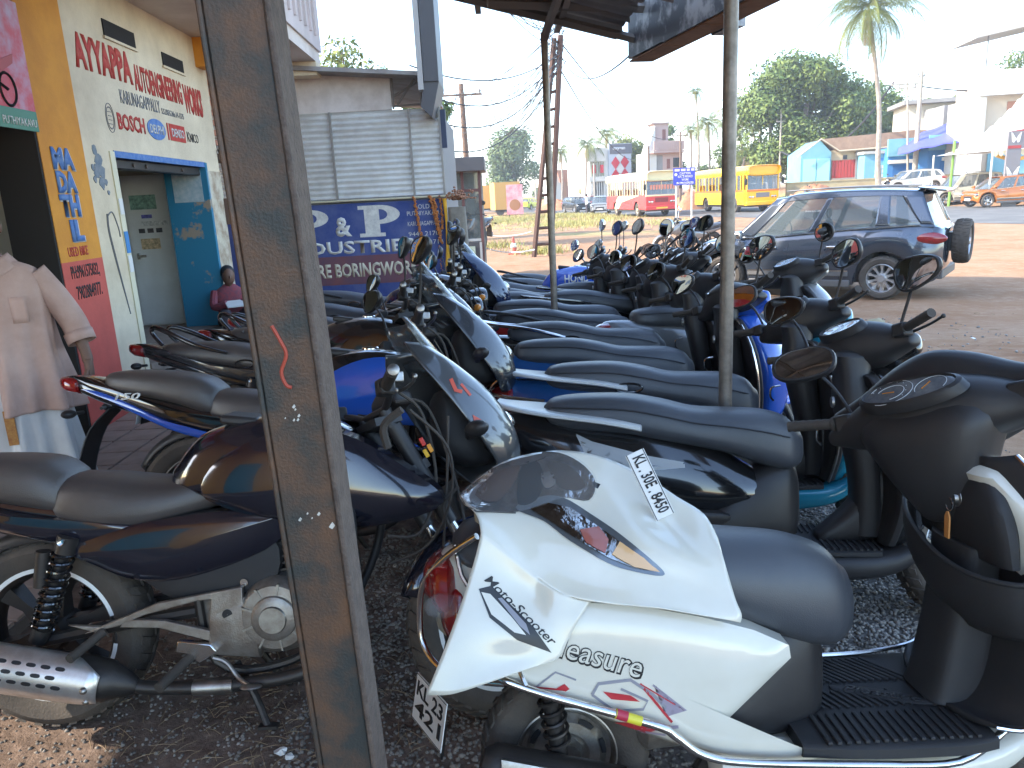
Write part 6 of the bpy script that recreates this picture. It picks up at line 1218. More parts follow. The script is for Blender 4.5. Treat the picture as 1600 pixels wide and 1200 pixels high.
# ---------------------------------------------------------------- cars and buses
CGL = mat('car_glass', (.12, .145, .15), .03, alpha=.62, coat=1.0, spec=.8)
def car(name, label, loc, rz, paint, L=4.0, W=1.76, H=1.62, wb=2.52, wr=.335, style='suv', spare=False, rear_lamp=True, roofmat=None, wheelm=None, near=True, group=None):
    t = thing(name, label, 'car', loc, rz, 0, group); hw = W/2; xr = -(L-wb)/2-.08+.0; xf = xr+L; ax = (0, wb)       # x=0 rear axle
    bel = .98 if style == 'suv' else .92
    # key stations: x of belt line, half widths, heights: (x, z_bottom, belt z, half width)
    K = [(xr, .42, 1.02, hw*.78), (xr+.10, .30, bel+.12, hw*.93), (xr+.35, .27, bel+.13, hw*.99), (.0, .24, bel+.11, hw), (.6, .22, bel+.07, hw), (1.2, .22, bel+.02, hw), (1.8, .22, bel-.03, hw), (2.15, .22, bel-.04, hw*.995), (2.45, .24, bel-.03, hw*.99), (2.9, .26, bel-.09, hw*.95), (xf-.12, .28, bel-.22, hw*.86), (xf, .36, .62, hw*.72)]
    P = crom([(a, b_, c, d) for a, b_, c, d in K], 10); V = []; F = []; nl = 11
    for x, zb, zt, w_ in P:
        arch = max([math.sqrt(max(0, (wr+.075)**2-(x-a)**2))+wr if abs(x-a) < wr+.075 else 0 for a in ax]); z0 = max(zb, arch)
        zz = [z0, z0+(zt-z0)*.12, z0+(zt-z0)*.30, z0+(zt-z0)*.50, z0+(zt-z0)*.66, z0+(zt-z0)*.72, z0+(zt-z0)*.90, zt]
        yy = [w_*.955, w_*.985, w_*1.0, w_*1.0, w_*.995, w_*.978, w_*.955, w_*.90]; lo = [(x, -y, z) for y, z in zip(yy, zz)]
        ring = [(x, -w_*.80, z0+.02)]+lo+[(x, -w_*.55, zt+.03), (x, 0, zt+.045), (x, w_*.55, zt+.03)]+[(a, -b_, c) for a, b_, c in lo[::-1]]+[(x, w_*.80, z0+.02)]; nl = len(ring); V += ring
    m_ = len(P)
    for i in range(m_-1):
        for k in range(nl-1): F.append((i*nl+k, i*nl+k+1, (i+1)*nl+k+1, (i+1)*nl+k))
    F.append(tuple(range(nl))); F.append(tuple((m_-1)*nl+k for k in range(nl))); b = MB(); b.add(V, F); body = b.build('body', paint, t, ang=32)
    b = MB(); b.box2((xr+.2, -hw*.8, .25), (xf-.2, hw*.8, .62)); b.build('underbody', DARKM, t)
    # greenhouse: pillars and roof shell, panes set into it
    rz0, rz1 = (xr+.22, 1.05) if style == 'suv' else (xr+.45, 1.0)
    bw, tw_ = hw*.90, hw*.70; zr = H-.03
    def side(u, v): # u along belt (0 rear..1 windscreen foot), v 0 belt..1 roof ; returns x,y,z
        xb = xr+.12+(2.38-(xr+.12))*u; xt = (xr+.34)+(1.72-(xr+.34))*u; zb = np.interp(xb, P[:, 0], P[:, 2])-.005; zt = zr-.05*(2*u-1)**2-(.03 if u > .9 else 0)
        x = xb+(xt-xb)*v; y = bw+(tw_-bw)*v**1.15; return Vector((x, y, zb+(zt-zb)*v))
    def quadp(u0, u1, v0, v1, sg, off=0.0, n=6, u0t=None, u1t=None):
        vs = []; u0t = u0 if u0t is None else u0t; u1t = u1 if u1t is None else u1t
        for j in range(n+1):
            v = v0+(v1-v0)*j/n; a = u0+(u0t-u0)*j/n; c = u1+(u1t-u1)*j/n
            for i in range(n+1): p = side(a+(c-a)*i/n, v); vs.append((p.x, sg*(p.y+off), p.z))
        return vs, [(j*(n+1)+i, j*(n+1)+i+1, (j+1)*(n+1)+i+1, (j+1)*(n+1)+i) for j in range(n) for i in range(n)]
    b = MB(); wins = [(.055, .20, .13, .20), (.27, .56, .265, .565), (.60, .90, .60, .875)]   # panes: belt u0,u1 ; roof u0,u1
    for sg in (-1, 1):
        edges = [(0, 0)]+[(w_[0], w_[2]) for w_ in wins]
        segs = [((0, wins[0][0]), (0, wins[0][2])), ((wins[0][1], wins[1][0]), (wins[0][3], wins[1][2])), ((wins[1][1], wins[2][0]), (wins[1][3], wins[2][2])), ((wins[2][1], 1), (wins[2][3], 1))]
        for (a, c), (a2, c2) in segs: vs, fs = quadp(a, c, 0, 1, sg, 0, 6, a2, c2); b.add(vs, fs)
        vs, fs = quadp(0, 1, .88, 1.0, sg, .001, 14); b.add(vs, fs); vs, fs = quadp(0, 1, 0, .07, sg, .001, 14); b.add(vs, fs)
    # roof skin
    vs = []; n = 14
    for i in range(n+1):
        p = side(i/n, 1)
        for j in range(13): q = -1+2*j/12; vs.append((p.x+(.06 if i == n else 0)*(1-q*q), p.y*q, p.z+.045*(1-q**4)))
    b.add(vs, [(i*13+j, i*13+j+1, (i+1)*13+j+1, (i+1)*13+j) for i in range(n) for j in range(12)]); b.build('roof', roofmat or paint, body, solid=.012, soff=-1)
    for sg in (-1, 1):
        for w_ in wins:
            g = MB(); vs, fs = quadp(w_[0], w_[1], .07, .88, sg, -.006, 5, w_[2], w_[3]); g.add(vs, fs); g.build('window', CGL, body)
        c_ = MB(); c_.tube([tuple(Vector((side(u, .04).x, sg*(side(u, .04).y+.008), side(u, .04).z))) for u in np.linspace(.06, .97, 12)], .011, 5, 1); c_.build('window_trim', CHROME, body)
    def cross(u, name_, dx): 
        vs = []; 
        for j in range(7):
            v = .05+.88*j/6; p = side(u, v)
            for i in range(9): q = -1+2*i/8; vs.append((p.x+dx*(1-q*q)*(1 if u > .5 else -1), p.y*q*.96, p.z+(0.01 if u > .5 else 0)))
        g = MB(); g.add(vs, [(j*9+i, j*9+i+1, (j+1)*9+i+1, (j+1)*9+i) for j in range(6) for i in range(8)]); return g.build(name_, CGL, body)
    cross(1.0, 'windscreen', .10); cross(0.0, 'rear_window', .05)
    # interior: seats, wheel
    b = MB()
    for sy in (-.38, .38):
        for x in (.35, 1.25): b.loft([(x-.12, .5, 1.22, .22, sy), (x, .5, 1.05, .23, sy), (x+.35, .5, .62, .23, sy)], 12, 2, e=4); b.ell((x-.12, sy, 1.30), (.05, .12, .09), 10, 6)
    b.box2((1.95, -hw*.8, .6), (2.3, hw*.8, .93)); b.build('seat', mat('car_seat_cloth', (.10, .09, .08), .8), body); b = MB(); b.lathe([(.17, 0), (.185, .01), (.185, -.01)], 20, (1.80, -.35 if True else .35, .98), axis='x', closed_prof=True); b.build('steering_wheel', INKB, body)
    # wheels
    for a in ax:
        for sg in (-1, 1):
            w_ = wheel('wheel', t, a, wr, wr, .21, None, 10 if near else 6, wheelm or mat('alloy_silver', (.55, .55, .56), .3, .8), tread=near, rimr=.66, ry=sg*(hw-.115))
    # cladding, bumpers, handles, lamps, mirrors
    CLD = mat('grey_cladding', (.09, .09, .092), .5, dust=.3)
    for sg in (-1, 1):
        b = MB(); b.box2((wr+.12, sg*(hw*.90), .19), (wb-wr-.12, sg*(hw*1.005), .30)); b.build('cladding', CLD, t, bevel=.015)
        b = MB(); b.box2((wr+.15, sg*(hw*.985), .36), (wb-wr-.1, sg*(hw*1.012), .44)); b.build('cladding', CLD, t, bevel=.015)
    b = MB(); b.box2((xr-.01, -hw*.74, .32), (xr+.12, hw*.74, .46)); b.build('cladding', CLD, t, bevel=.015)
    b = MB()
    for sg in (-1, 1): b.box2((wr+.15, sg*(hw*1.011), .435), (wb-wr-.1, sg*(hw*1.018), .455))
    b.build('side_moulding', CHROME, t)
    b = MB()
    for sg in (-1, 1):
        for x in (.62, 1.62): b.loft([(x, .80, .835, .018, sg*hw*1.005), (x+.09, .798, .838, .022, sg*hw*1.01), (x+.20, .80, .835, .018, sg*hw*1.005)], 10, 2, e=3)
    b.build('door_handle', CHROME, t)
    b = MB()
    for sg in (-1, 1):
        for xa in (.52, 1.42, 2.36):
            pts = []
            for z in np.linspace(.30, .92, 9):
                i = int(np.argmin(abs(P[:, 0]-xa))); w_ = P[i, 3]; zb_ = P[i, 1]; f = (z-zb_)/(P[i, 2]-zb_); yy = np.interp(f, [0, .12, .3, .5, .66, .72, .9, 1], [w_*.955, w_*.985, w_, w_, w_*.995, w_*.978, w_*.955, w_*.9]); pts.append((xa-(.13 if (xa < 1 and z < .62) else 0)*(.62-z)*-2, sg*(yy+.001), z))
            b.tube(pts, .004, 4, 1)
    b.build('door_gap', INKB, t)
    for sg in (-1, 1):
        b = MB(); b.ell((xr+.19, sg*hw*.885, .93), (.25, .085, .095), 18, 10); b.build('tail_lamp', REDL, t) if rear_lamp else None
        b = MB(); b.ell((xf-.14, sg*hw*.76, .66), (.20, .12, .085), 18, 10); b.build('headlamp', LENS if False else LAMPG, t)
        b = MB(); b.tube([(2.28, sg*hw*.90, .98), (2.25, sg*hw*1.05, 1.02)], .02, 8, 1); b.loft([(2.17, .96, 1.10, .09, sg*hw*1.14), (2.27, .97, 1.09, .08, sg*hw*1.14)], 14, 2, e=3); b.build('wing_mirror', CHROME if near else paint, t)
        b = MB(); b.tube([(x, sg*tw_*.93, zr+.05+.02*math.sin(math.pi*(x+.1)/1.7)) for x in np.linspace(-.25, 1.55, 9)], .012, 6, 1); b.build('roof_rail', mat('grey_rail', (.2, .2, .2), .4, .5), t)
    b = MB(); b.box2((xf-.06, -hw*.45, .42), (xf+.005, hw*.45, .60)); b.build('grille', BLACKT, t, bevel=.02)
    b = MB(); b.box2((xf-.0, -.25, .36), (xf+.012, .25, .47)); b.build('number_plate', PLATEW, t)
    if spare:
        w_ = wheel('spare_wheel', t, 0, 0, .335, .21, Matrix.Translation((xr-.17, .05, .84)) @ Matrix.Rotation(R(90), 4, 'Z'), 10, mat('alloy_silver', (.5, .5, .5)), tread=True, rimr=.66)
        b = MB(); b.box2((xr-.08, -.1, .70), (xr+.05, .2, .98)); b.build('spare_bracket', BLACKP, t)
        b = MB(); b.loft([(xr+.05, H-.10, H-.045, .48), (xr+.25, H-.06, H-.01, .58), (xr+.42, H-.03, H+.01, .56)], 12, 2, e=4); b.build('rear_spoiler', paint, t)
    return t
SUVP = mat('slate_blue_car_paint', (.055, .070, .095), .20, .55, coat=1.0, dust=.10)
su = PZ(1405, 457, -.25)
cr = car('parked_suv', 'slate grey compact SUV with spare wheel on its tailgate', (6.28, 12.5, -.25), R(143), SUVP, 3.95, 1.76, 1.68, spare=True)
text('sticker_lettering', 'WWW.SUVCARE', PLATEW, cr, .98, 1.22, 1.36, 1.385, .70, M=Matrix.Scale(-1, 4, (1, 0, 0)) @ Matrix.Translation((-2.2, 0, 0)))
car('parked_car', 'orange brown hatchback with white number plate under the tent', (0, 0, 0), R(180), mat('orange_car_paint', (.42, .13, .02), .25, .3, coat=1.0), 3.8, 1.68, 1.58, 2.45, near=False, style='h', group='cars parked across the road').location = tuple(PY(1600, 320, 41.5))
bpy.context.view_layer.update()
car('parked_car', 'cream white boxy SUV parked behind the orange car', tuple(PY(1535, 317, 47)), R(180), mat('cream_car_paint', (.55, .52, .42), .25, .1, coat=1.0), 4.4, 1.78, 1.80, 2.68, near=False, group='cars parked across the road')
car('parked_car', 'pale car half hidden behind the concrete pole', tuple(PY(1450, 300, 53)), R(180), mat('pale_car_paint', (.6, .6, .56), .25, .1, coat=1.0), 3.8, 1.68, 1.5, 2.45, near=False, style='h', group='cars parked across the road')
for px, py, Y, m, rz, lab in ((893, 333, 78, mat('dark_car_paint', (.05, .055, .06), .3, .3), -70, 'dark grey car driving away far down the road'), (940, 334, 70, mat('silver_car_paint', (.35, .36, .37), .3, .4), -100, 'grey car just left of the red bus'), (918, 332, 88, REDP, -80, 'dark red car between the two far grey cars'), (822, 324, 105, mat('lime_car', (.45, .55, .05), .4), 60, 'lime yellow three wheeler at the bend of the road')):
    p = PY(px, py, Y); car('car', lab, (p.x, Y, -.24), R(rz), m, 3.7, 1.65, 1.5, 2.4, near=False, style='h', group='vehicles far down the road')
def bus(name, label, pf, rz, lower, upper, L=9.0, W=2.35, H=3.0, stripe=None, front=None, board=None, boardm=None):
    t = thing(name, label, 'bus', pf, rz); hw = W/2        # origin below front left... x forward, front at x=0, body towards -x
    b = MB(); ring = [(-hw, .55), (-hw, 1.0), (-hw, 1.48)]; 
    def sect(x, sc=1.0, zt=0): return [(x, -hw*sc, .50), (x, -hw*sc, 1.45), (x, hw*sc, 1.45), (x, hw*sc, .50)]
    wx = (-1.9, -L+2.2)
    P = np.unique(np.concatenate([np.linspace(-L, 0, 60)]+[np.linspace(a-.56, a+.56, 20) for a in wx])); V = []; F = []
    for x in P:
        z0 = max([.50]+[math.sqrt(max(0, .56**2-(x-a)**2))+.48 if abs(x-a) < .56 else .5 for a in wx]); w_ = hw*(1-.05*max(0, (x+.35)/.35)**2) if x > -.35 else hw
        V += [(x, -w_, z0), (x, -w_, 1.45), (x, w_, 1.45), (x, w_, z0)]
    n = len(P)
    for i in range(n-1):
        for k in range(3): F.append((i*4+k, i*4+k+1, (i+1)*4+k+1, (i+1)*4+k))
    F += [(0, 1, 2, 3), tuple((n-1)*4+k for k in range(4))]; b.add(V, F); body = b.build('lower_body', lower, t, ang=30)
    b = MB(); b.box2((-L+.1, -hw+.12, .35), (-.15, hw-.12, 1.0)); b.build('underbody', DARKM, t)
    b = MB(); b.loft([(-L, 2.35, H-.12, hw*.96), (-L+.3, 2.30, H, hw*.995), (-.5, 2.30, H+.02, hw*.995), (-.05, 2.42, H-.06, hw*.93)], 20, 4, e=4.5, dome=False); b.build('roof', upper, t)
    b = MB()
    nw = 13; 
    for sg in (-1, 1):
        for k in range(nw+1): x = -L+.3+k*(L-1.2)/nw; b.box2((x-.035, sg*(hw-.06), 1.45), (x+.035, sg*(hw-.004), 2.42))
        b.box2((-.62, sg*(hw-.07), 1.45), (-.42, sg*(hw-.005), 2.42))
    b.build('window_pillars', upper, t, smooth=False)
    for sg in (-1, 1):
        for k in range(nw):
            x = -L+.3+k*(L-1.2)/nw; q = MB(); q.box2((x+.04, sg*(hw-.045), 1.46+(.42 if (k*7) % 3 else 0)), (x+(L-1.2)/nw-.04, sg*(hw-.03), 2.40)); q.build('window', CGL, t, smooth=False)
    b = MB(); 
    for k in range(8): 
        for sy in (-.65, .65): b.box((-1.9-k*.8, sy, 1.45), (.12, .85, .75))
    b.build('seat', mat('bus_seat', (.16, .08, .05), .8), t, smooth=False); b = MB(); b.box2((-L+.05, -hw+.05, 1.3), (-L+.12, hw-.05, 2.4)); b.build('rear_wall', upper, t); b = MB(); b.box2((-L+.2, -hw+.08, 1.2), (-.3, hw-.08, 1.28)); b.build('floor', DARKM, t)
    b = MB(); b.grid([[(-.02+.02*(1-(y/hw)**2)-.10*v, y, 1.42+1.05*v) for y in np.linspace(-hw*.93, hw*.93, 9)] for v in np.linspace(0, 1, 5)]); ws = b.build('windscreen', mat('bus_windscreen', (.10, .13, .15), .05, alpha=.75, coat=1.0), t); 
    b = MB(); b.box2((-.16, -hw*.96, 1.40), (-.02, -hw*.90, 2.45)); b.box2((-.16, hw*.90, 1.40), (-.02, hw*.96, 2.45)); b.box2((-.12, -.02, 1.42), (-.03, .02, 2.45)); b.build('windscreen_frame', upper, t)
    b = MB(); b.box2((-.10, -hw*.97, 1.34), (.025, hw*.97, 1.44)); b.build('front_band', stripe or upper, t, bevel=.02); b = MB(); b.box2((-.02, -hw*.4, .95), (.03, hw*.4, 1.25)); b.build('grille', front or DARKM, t, bevel=.01)
    b = MB(); b.box2((-.3, -hw*.98, .45), (.07, hw*.98, .70)); b.build('bumper', lower, t, bevel=.03)
    for sg in (-1, 1):
        for d in (.75, .58): b = MB(); b.ell((.02, sg*hw*d, .98), (.03, .09, .08), 14, 8); b.build('headlamp', LAMPG, t)
        for a in wx: wheel('wheel', t, a, .48, .48, .28, None, 0, DARKM if stripe else mat('cream_rim', (.5, .42, .3), .6), tread=False, rimr=.55, ry=sg*(hw-.2), holes=False)
        b = MB(); b.tube([(-.05, sg*hw*.95, 2.1), (.18, sg*hw*1.1, 2.2), (.2, sg*hw*1.1, 1.9)], .02, 6, 3); b.box((.2, sg*hw*1.1, 1.95), (.05, .18, .36)); b.build('wing_mirror', INKB, t)
    b = MB(); b.box2((.071, -.4, .52), (.078, .4, .63)); b.build('number_plate', mat('plate_yellow', (.65, .42, .03), .5), t)
    if stripe:
        b = MB()
        for sg in (-1, 1): b.box2((-L+.02, sg*(hw+.001), 1.30), (-.4, sg*(hw+.006), 1.45))
        b.build('side_stripe', stripe, t)
    if board:
        bb = MB(); bb.grid([[(.0-.10*v+.012, y, 1.42+1.05*v) for y in np.linspace(-hw*.9, hw*(.9 if boardm[1] else .1), 5)] for v in (.80, .97)]); bb.build('destination_board', boardm[0], ws)
        Mx = Matrix.Translation((-.055, 0, 0)) @ Matrix.Rotation(R(90), 4, 'Z'); text('bus_lettering', board, boardm[2], ws, -hw*.86, hw*(.86 if boardm[1] else -.1), 2.28, 2.40, -.01, bold=.02, M=Mx)
    return t
def heading(a, c): return math.atan2(c[1]-a[1], c[0]-a[0])
YB = mat('bus_yellow', (.80, .46, .012), .35, coat=.4); RB = mat('bus_red', (.55, .03, .03), .35, coat=.4); CB = mat('bus_cream', (.68, .58, .34), .4); OST = mat('bus_orange', (.62, .14, .02), .4)
yb = bus('school_bus', 'yellow school bus with blue lettering on its windscreen', tuple(PZ(1191, 331, -.22)), R(-83), YB, YB, 9.2, 2.3, 3.0, stripe=OST, front=mat('grey_grille', (.2, .2, .2), .5, .5), board='BISHOP MOORE VIDYAPITH', boardm=(mat('board_pale', (.55, .70, .74), .5), True, mat('lettering_blue', (.02, .10, .38), .5)))
rb_ = bus('bus', 'red and cream bus approaching on the road', tuple(PZ(1034, 338, -.22)), R(-81), RB, CB, 9.0, 2.3, 3.0, front=mat('dark_red', (.2, .02, .02), .5), board='GURUVAYUR', boardm=(mat('board_blue', (.035, .05, .38)), False, PLATEW))
b = MB()
for sg in (-1, 1): b.prism([(-7.0, .52), (-6.0, .52), (-5.2, 1.0), (-1.2, 1.44), (-5.9, 1.44), (-6.4, 1.2)], sg*1.151, sg*1.158)
b.build('cream_swoosh', CB, rb_, smooth=False); b = MB(); 
for k in range(9): b.prism([(-.8+k*.2, 1.78), (-.68+k*.2, 1.78), (-.66+k*.2, 2.1), (-.82+k*.2, 2.08)], -.015, -.008)
q = b.build('windscreen_lettering', mat('salmon_letter', (.62, .22, .14), .5), rb_, smooth=False); q.matrix_local = Matrix.Translation((-.035, 0, 0)) @ Matrix.Rotation(R(90), 4, 'Z')
# ---------------------------------------------------------------- the parked two-wheelers
FASTB = False
LG = 'motorcycles parked side by side in the left hand row'; RG = 'scooters parked side by side in the right hand row'
white, WM = scooter('scooter', 'pearl white scooter in the foreground with a loose white panel on its seat', (.09, 1.68, 0), R(0), R(7), R(38), WHITEP, None, WHITEP, VINYL, grab=None, guard='own', mir='oval', trim=CHROME, plate_txt=['KL 23', '421'], mirs=(1,), hoff=(.09, 0, .035), dsc=1.32, shw=1.22, shx=.05, colw=1.5, tl=.64, drop=.075, plate_yaw=R(28), side=False, cowlm=BLACKP, mface=(-.88, -.47, .5), neck=True, custom=True, seat_e=2.35, usx=-.06)
blk2, _ = scooter('scooter', 'black scooter with white tail blade and silver side graphics, second from the viewer', (.36, 2.80, 0), R(-9), R(8), R(36), BLACKG, None, BLACKP, VINYL, grab='alloy', tail_mat=mat('white_tail', (.62, .62, .60), .3), mir='sharp', seatw=1.02)
teal3, _ = scooter('scooter', 'teal and blue scooter with chrome tail guard, third from the viewer', (.40, 3.40, 0), R(-6), R(8), R(36), BLUE2, TEALP, TEALP, VINYL, grab='alloy', tail_mat=mat('white_tail', (.6, .6, .6)), guard=True, latch=True, mir='oval', trim=STEEL)
blue4, _ = scooter('scooter', 'blue scooter with tall black handlebar shroud and chrome basket hooks, fourth from the viewer', (.27, 4.05, 0), R(-4), R(8), R(34), BLUE2, BLUEP, BLACKP, VINYL, grab=None, dash='maxi', mir='sharp', trim=CHROME)
s5, _ = scooter('scooter', 'black scooter with oval strap ring on its long seat, fifth from the viewer', (.24, 4.65, 0), R(-4), R(8), R(34), BLACKG, None, BLACKP, VINYL, grab='tube', tail_mat=CHROME, latch=True, mir='oval')
s6, _ = scooter('scooter', 'black and red scooter with chrome guard around a red tail lamp', (.16, 5.25, 0), R(-3), R(8), R(34), REDP, BLACKG, BLACKP, VINYL, grab='tube', tail_mat=BLACKP, guard=True, mir='oval')
s7, _ = scooter('scooter', 'dark scooter with thin flat seat, just behind the black and red one', (.14, 5.75, 0), R(-3), R(8), R(34), GREYP, None, BLACKP, VINYL, grab=None, mir='round', mirmat=CHROME, near=False)
s8, _ = scooter('scooter', 'charcoal scooter with upright grey blade grab rails, nearer of two', (.02, 6.3, 0), R(-3), R(8), R(34), GREYP, BLACKG, BLACKP, VINYL, grab='blade', tail_mat=SILVP, latch=True, mir='oval', near=False)
s9, _ = scooter('scooter', 'charcoal scooter with upright grey blade grab rails, farther of two', (-.06, 6.85, -.03), R(-3), R(8), R(34), BLACKG, BLACKG, BLACKP, VINYL, grab='blade', tail_mat=SILVP, mir='oval', near=False)
s10, _ = scooter('scooter', 'grey scooter standing forward of the row with a round mirror', (1.08, 5.05, 0), R(8), R(6), R(30), SILVP, SILVP, BLACKP, VINYL, grab=None, mir='round', near=False)
MG = 'motorcycles and scooters at the far end of the yard'
m10, _ = motorcycle('motorcycle', 'bright blue motorcycle with white tank lettering at the far end of the row', (-.08, 7.75, -.08), R(-4), R(9), R(25), BLUEP, BLUEP, VINYL, split=False, cowl='naked', near=False, group=MG, grab='bar', mirmat=CHROME)
text('tank_lettering', 'HONDA', PLATEW, m10, .66, .96, .80, .88, -.197, bold=.03)
m11, _ = motorcycle('motorcycle', 'black motorcycle with chrome mirrors just beyond the blue one', (.25, 8.5, -.15), R(-4), R(9), R(25), BLACKG, None, VINYL, split=False, cowl='naked', near=False, group=MG, mir='round', mirmat=CHROME)
m12, _ = motorcycle('motorcycle', 'black motorcycle with grey tank parked last before the dirt', (.35, 9.5, -.2), R(-6), R(9), R(25), SILVP, None, VINYL, split=False, cowl='naked', near=False, group=MG, mir='round', mirmat=CHROME)
s11, _ = scooter('scooter', 'black scooter with an orange tinted reflection in its low mirror', (.55, 6.2, 0), R(0), R(8), R(34), BLACKG, None, BLACKP, VINYL, mir='oval', near=False, group=MG)
s12, _ = scooter('scooter', 'black scooter with an arched wire frame on its handlebar', (.72, 7.1, -.04), R(4), R(8), R(30), BLACKG, None, BLACKP, VINYL, mir='sharp', near=False, group=MG)
b = MB(steer_M(.93, .86, R(26), R(30))); b.tube([(1.0, -.22, 1.0), (1.0, -.2, 1.16), (1.0, 0, 1.22), (1.0, .2, 1.16), (1.0, .22, 1.0)], .010, 8, 5); b.build('wire_frame', BLACKP, s12)
s13, _ = scooter('scooter', 'black scooter parked behind the arched frame scooter', (.85, 8.0, -.1), R(4), R(8), R(30), BLACKG, SILVP, BLACKP, VINYL, mir='oval', near=False, group=MG)
p_ = PZ(1092, 398, -.25)
m13, _ = motorcycle('motorcycle', 'silver grey motorcycle standing alone on the sunlit dirt facing left', (p_.x+.3, p_.y, -.25), R(188), R(8), R(-20), SILVP, None, VINYL, split=False, cowl='naked', near=False, group=MG, mirmat=CHROME)
p_ = PZ(1385, 300, -.1)
m14, _ = motorcycle('motorcycle', 'motorcycle parked across the road by the concrete pole', tuple(PY(1404, 303, 53)), R(200), R(8), 0, GREYP, None, VINYL, split=False, cowl='naked', near=False, group=MG)
m15, _ = motorcycle('motorcycle', 'motorcycle parked beside the large red soil heap', tuple(PY(1286, 322, 49)), R(170), R(8), 0, SILVP, None, VINYL, split=False, cowl='naked', near=False, group=MG)
m16, _ = motorcycle('motorcycle', 'pale motorcycle parked beyond the kiosk', tuple(PY(748, 375, 19)-Vector((0, 0, .35))), R(250), R(8), 0, SILVP, None, VINYL, split=False, cowl='naked', near=False, group=MG)
# left row
pul, PM_ = motorcycle('motorcycle', 'navy black motorcycle in the foreground with grey split seat and chrome muffler shield', (-1.52, 2.22, 0), R(0), R(9), R(36), NAVY, None, VINYLB, split=True, cowl='bikini', cowl_mat=mat('gunmetal_paint', (.055, .058, .062), .28, .3, coat=1.0, dust=.06), stripe=mat('stripe_white', (.78, .78, .75), .5), guard=True, mirrors=(), plate_txt=['KL 02', 'AB 5271'], grab=None, foff=(.09, 0, -.03))
yam, _ = motorcycle('motorcycle', 'black and blue motorcycle with 150 on its pointed tail, next to the man', (-1.44, 3.32, 0), R(-3), R(9), R(34), BLACKG, BLUEP, VINYLB, split=True, cowl='bikini', cowl_mat=GREYP, tailup=.035, grab=None, mirrors=(-1, 1), mir='sharp')
text('tail_lettering', '150', PLATEW, yam, -.32, -.20, .80, .83, -.158, bold=.02, shear=.3)
m3, _ = motorcycle('motorcycle', 'dark motorcycle with plain grey seat and loop grab rail, third in the left row', (-1.62, 4.35, 0), R(-4), R(9), R(32), GREYP, BLACKG, VINYLB, split=False, cowl='bikini', cowl_mat=GREYP, grab='blade', mirrors=(-1, 1), mir='sharp')
m4, _ = motorcycle('motorcycle', 'dark motorcycle with ribbed seat and silver grab loop, fourth in the left row', (-1.38, 4.80, 0), R(-3), R(9), R(32), BLACKG, None, VINYLB, split=False, ribbed=True, cowl='naked', grab='blade', mir='sharp')
m5, _ = motorcycle('motorcycle', 'dark motorcycle with smooth brown seat, fifth in the left row', (-1.36, 5.30, 0), R(-3), R(9), R(30), SILVP, GREYP, VINYLB, split=False, cowl='naked', cowl_mat=GREYP, grab='blade', mir='oval')
m6, _ = motorcycle('motorcycle', 'dark blue motorcycle with rounded headlamp, sixth in the left row', (-1.45, 6.0, 0), R(-3), R(9), R(26), mat('midnight_blue', (.01, .02, .06), .15, coat=1), None, VINYL, split=False, cowl='bikini', cowl_mat=mat('midnight_blue', (.01, .02, .06)), grab='bar', mir='oval', near=False)
m7, _ = motorcycle('motorcycle', 'dark motorcycle with chrome instruments at the back of the left row', (-1.45, 6.8, 0), R(-3), R(9), R(26), BLACKG, None, VINYL, split=False, cowl='naked', grab='bar', mir='oval', near=False)

# ---------------------------------------------------------------- details of the white scooter
bpy.context.view_layer.update()
def WL(px, py, yl, root=white):
    Mi = root.matrix_world.inverted(); o_ = Mi @ EYEV; d = Mi.to_3x3() @ ray(px, py); return o_+d*((yl-o_.y)/d.y)
def bvh_of(objs):
    dg = bpy.context.evaluated_depsgraph_get(); V = []; F = []
    for o in objs:
        e = o.evaluated_get(dg); me = e.to_mesh(); b0 = len(V); V += [o.matrix_world @ v.co for v in me.vertices]; F += [tuple(i+b0 for i in p.vertices) for p in me.polygons]; e.to_mesh_clear()
    return BVHTree.FromPolygons(V, F)
def decal(name, polys, bvh, m, parent, off=.0015, maxlen=9, fallback=None):
    """print laid on a surface: outlines given as bearings are dropped on to the real panel and follow its curve"""
    bm = bmesh.new()
    for poly in polys:
        vs = [bm.verts.new((x, y, 0)) for x, y in poly]
        try: bm.faces.new(vs)
        except Exception: pass
    bmesh.ops.triangulate(bm, faces=bm.faces)
    for _ in range(5):
        es = [e for e in bm.edges if e.calc_length() > maxlen]
        if not es: break
        bmesh.ops.subdivide_edges(bm, edges=es, cuts=1); bmesh.ops.triangulate(bm, faces=bm.faces)
    Mi = parent.matrix_world.inverted(); kill = []
    for v in bm.verts:
        d = ray(v.co.x, v.co.y).normalized(); h, nrm, i, dist = bvh.ray_cast(EYEV, d)
        if h is None: kill.append(v); continue
        if nrm.dot(d) > 0: nrm = -nrm
        v.co = Mi @ (h+nrm*off)
    bmesh.ops.delete(bm, geom=kill, context='VERTS')
    me = bpy.data.meshes.new(name); bm.to_mesh(me); bm.free(); me.shade_smooth(); me.materials.append(m); o = bpy.data.objects.new(name, me); COL.objects.link(o); o.parent = parent; return o
